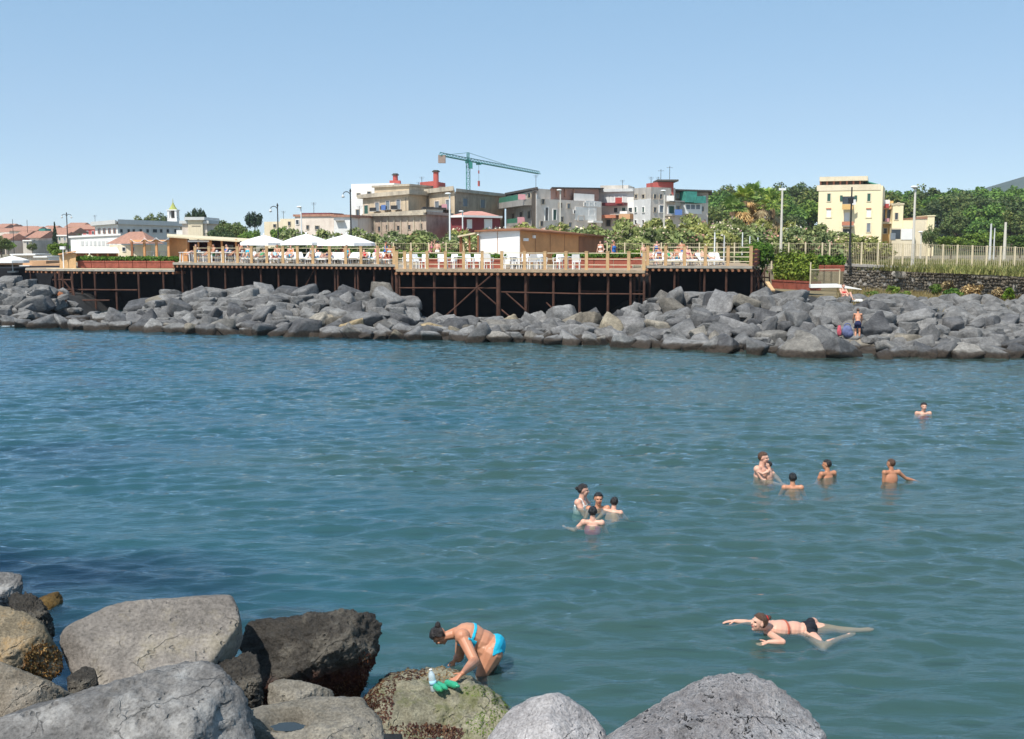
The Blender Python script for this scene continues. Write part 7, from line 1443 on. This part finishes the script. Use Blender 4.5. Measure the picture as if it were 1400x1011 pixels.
def table_proto():
    o = thing('plastic_table', '', 'table'); t_ = MB(); t_.box((0, 0, .71), (.8, .8, .035)); link('tabletop', t_.mesh('tabletop'), m_plastic, o)
    for x in (-.34, .34):
        for y in (-.34, .34): l = MB(); l.bar((x, y, 0), (x * .92, y * .92, .7), .05); link('leg', l.mesh('leg'), m_plastic, o)
    return o
used = {}
def put(kind, mk_, px, D, z, rz, label, group):
    c = XD(px, D); o = copy_tree(used[kind]) if kind in used else mk_(); used.setdefault(kind, o); o.location = (c.x, c.y, z); o.rotation_euler = (0, 0, rz); o['label'] = label; o['category'] = {'lounger': 'lounger', 'chair': 'chair', 'table': 'table'}[kind]; o['group'] = group; return o
rp = random.Random(77); protos_p = {}
POSE = {'lying': (lambda: lie(1.0, .52)), 'sitting': (lambda: sit(1.0, .12, .34, .35, ((.03, -.14, -.22), (-.02, -.36, -.24)), None)), 'standing': (lambda: upright(1.0)), 'reaching': (lambda: upright(1.0, ((.1, -.1, .1), (.05, -.2, .32)), None, .05))}
def deckfolk(px, D, z, rz, pose, wear, colr, sk, hair, label, s=1.0):
    key = (pose, wear)
    if key not in protos_p:
        fem = wear in ('bikini_bottom', 'suit'); w = [(wear, 'red')] + ([('bikini_top', 'red')] if wear == 'bikini_bottom' else [])
        o = person(label, (0, 0, 0), 0, POSE[pose](), 1.0, .016, 'tan', 'dark', w, fem, 1.05, 'short', 'people on the decks', 2, None, False); protos_p[key] = o
    else: o = copy_tree(protos_p[key])
    c = XD(px, D); o.location = (c.x, c.y, z); o.rotation_euler = (0, 0, rz); o.scale = (s,) * 3; o['label'] = label
    for ch in o.children:
        ch.material_slots[0].link = 'OBJECT'
        n = ch.name.split('.')[0]; ch.material_slots[0].material = SK[sk] if n == 'body' else HAIR[hair] if n == 'hair' else MATC[colr]
    return o
GAP = [266, 285, 304, 324, 343, 364, 386, 406, 427, 450, 472, 493, 516, 538]
k = 0; SKL, HL, CL = ['tan', 'fair', 'brown', 'pink'], ['dark', 'brown', 'black'], ['red', 'black', 'pink', 'blue', 'white', 'navy', 'green', 'orange', 'light blue', 'turquoise']
towel_mats = [MATC['white'], m_pinkt, MATC['light blue'], MATC['navy'], MATC['red']]
ROW = ['near the railing', 'in the second row', 'in the back row']
for row, dy in ((0, 1.5), (1, 4.0), (2, 6.6)):
    for px in np.arange(340, 536, 17.5 + row * 2):
        D = float(fe(px)) + dy + rp.uniform(-.25, .25); rz = rad(rp.uniform(-18, 18)); a = px + rp.uniform(-3, 3); gi = max(i for i, g in enumerate(GAP) if g <= px); nm = '%s railing post' % ORD[min(11, gi - 4)] if gi >= 4 else 'pavilion corner'
        put('lounger', lounger_proto, a, D, ZM, rz, 'white sun lounger %s of the sun deck, number %d' % (ROW[row], int((px - 340) / (17.5 + row * 2)) + 1), 'sun loungers on the sun deck')
        if rp.random() < .4:
            c = XD(a, D); tb = MB(); tb.box((0, -.35, .375), (.6, 1.2, .025)); o = link('towel', tb.mesh('towel'), rp.choice(towel_mats)); o.location = (c.x, c.y, ZM); o.rotation_euler = (0, 0, rz); tag(o, 'towel spread on the sun lounger %s, number %d from the left' % (ROW[row], int((px - 340) / (17.5 + row * 2)) + 1), 'towel', 'towels on loungers')
        if rp.random() < .78:
            pose = rp.choice(['lying', 'lying', 'sitting', 'sitting']); wear = rp.choice(['trunks', 'bikini_bottom', 'suit']); colr = rp.choice(CL)
            deckfolk(a, D, ZM + (.35 if pose != 'sitting' else .36), rz, pose, wear, colr, rp.choice(SKL), rp.choice(HL), '%s bather in %s swimwear on lounger number %d %s' % (pose, colr, int((px - 340) / (17.5 + row * 2)) + 1, ROW[row]), rp.uniform(.92, 1.03))
for px, D, wear, colr, sk, h, rz, lab in ((329, 80, 'trunks', 'navy', 'tan', 'black', 150, 'man standing in navy trunks at the right corner of the pavilion'), (437, 81, 'suit', 'black', 'tan', 'dark', 20, 'woman standing in black swimsuit between the middle and right parasols'), (589, 77, 'bikini_bottom', 'pink', 'pink', 'brown', 60, 'bather standing in pink bikini by the fence left of the kiosk'), (598, 75.5, 'trunks', 'white', 'pink', 'dark', 180, 'sunburnt man standing with his back turned left of the kiosk'), (527, 74, 'suit', 'blue', 'tan', 'dark', 100, 'bather in blue swimsuit standing near the step to the scaffold deck'), (839, 73, 'suit', 'blue', 'tan', 'dark', 40, 'bather in blue standing right of the kiosk end'), (821, 73.5, 'bikini_bottom', 'white', 'pink', 'brown', -30, 'bather in white bikini standing at the dark end of the kiosk'), (880, 67.5, 'trunks', 'light blue', 'fair', 'brown', 10, 'boy in light blue trunks at the left corner of the bathing deck'), (932, 70, 'trunks', 'blue', 'tan', 'black', 170, 'man in blue trunks standing among the loungers of the bathing deck'), (898, 72, 'suit', 'blue', 'pink', 'dark', 0, 'bather in blue swimsuit at the back of the bathing deck')):
    deckfolk(px, D, ZM, rad(rz), 'reaching' if px in (589,) else 'standing', wear, colr, sk, h, lab, .88 if px != 880 else .75)
# bathing deck at right
for i, px in enumerate((889, 901, 914, 926, 940, 952, 966, 979)):
    D = 67.4 + (i % 2) * 1.6; rz = rad(rp.uniform(-20, 20)); put('lounger', lounger_proto, px, D, ZM, rz, 'white sun lounger on the right bathing deck, number %d from the left' % (i + 1), 'sun loungers on the bathing deck')
    if i not in (7,):
        pose = ['lying', 'sitting', 'lying', 'sitting', 'sitting', 'lying', 'lying'][i]; colr = CL[(i * 3) % 10]; deckfolk(px, D, ZM + .35, rz, pose, ['trunks', 'bikini_bottom', 'suit'][i % 3], colr, SKL[(i * 3 + 3) % 4], HL[i % 3], '%s bather in %s swimwear on bathing deck lounger number %d' % (pose, colr, i + 1), .96)
# white chairs and tables on the scaffold deck
for i, (px, D, rz) in enumerate(((604, 65.2, 10), (618, 65.8, -30), (641, 65.0, 25), (652, 66, -10), (668, 65.2, 160), (704, 65, 15), (716, 66, -20), (727, 64.2, 200), (741, 65.2, 30), (763, 64.3, -25), (788, 63.8, 170), (570, 66, 40), (579, 65.4, -20), (556, 66.5, 0), (694, 66.3, 100))):
    put('chair', chair_proto, px, D, ZF, rad(rz), 'white plastic armchair on the scaffold deck, number %d from the left' % (sorted([604, 618, 641, 652, 668, 704, 716, 727, 741, 763, 788, 570, 579, 556, 694]).index(px) + 1), 'white chairs on the scaffold deck')
for i, (px, D, lab) in enumerate(((629, 65.9, 'white plastic table between chairs left of the kiosk'), (697, 65.2, 'white plastic table before the white kiosk panel'), (734, 65.6, 'white plastic table before the orange plywood wall'), (775, 64.4, 'white plastic table near the right end of the scaffold deck'))): put('table', table_proto, px, D, ZF, .2 * i, lab, 'white tables on the scaffold deck')
# tables and guests at the pavilion
for i, (px, D) in enumerate(((254, 78.5), (272, 79.5), (296, 78.6), (314, 79), (331, 78.2))):
    t_ = put('table', table_proto, px, D, ZM, .1 * i, 'white table on the deck before the pavilion, number %d from the left' % (i + 1), 'white tables before the pavilion'); 
    if i: put('chair', chair_proto, px - 5, D + .1, ZM, rad(-90), 'white chair left of pavilion table number %d' % (i + 1), 'white chairs before the pavilion'); put('chair', chair_proto, px + 6, D + .2, ZM, rad(90), 'white chair right of pavilion table number %d' % (i + 1), 'white chairs before the pavilion'); colr = CL[(i * 7 + 2) % 10]; deckfolk(px - 5, D + .1, ZM + .45, rad(-90 + 40), 'sitting', ['trunks', 'suit'][i % 2], colr, SKL[(i + 2) % 4], HL[i % 3], 'guest in %s sitting left of pavilion table number %d' % (colr, i + 1), .95)
# small bar parts under the pergola
for i, (px, D) in enumerate(((205, 85), (222, 85.6))): put('table', table_proto, px, D, ZM, .1, 'white table under the pergola, %s one' % ['left', 'right'][i], 'white tables under the pergola')
# ------------------------------------------------------------------ summer haze in the air
hm_ = bpy.data.materials.new('haze'); hm_.use_nodes = True; t = hm_.node_tree; t.nodes.remove(t.nodes['Principled BSDF'])
pv_ = nd(t, 'VolumePrincipled'); pv_.inputs['Color'].default_value = (.80, .88, 1.0, 1); pv_.inputs['Density'].default_value = .00016; pv_.inputs['Anisotropy'].default_value = 0
t.links.new(pv_.outputs[0], t.nodes['Material Output'].inputs['Volume'])
hb = MB(); hb.box((600, 1230, 158), (3400, 2860, 326)); hz_ = hb.build('haze', hm_); tag(hz_, kind='stuff')
hz_['label'] = 'thin pale summer haze over the whole bay'
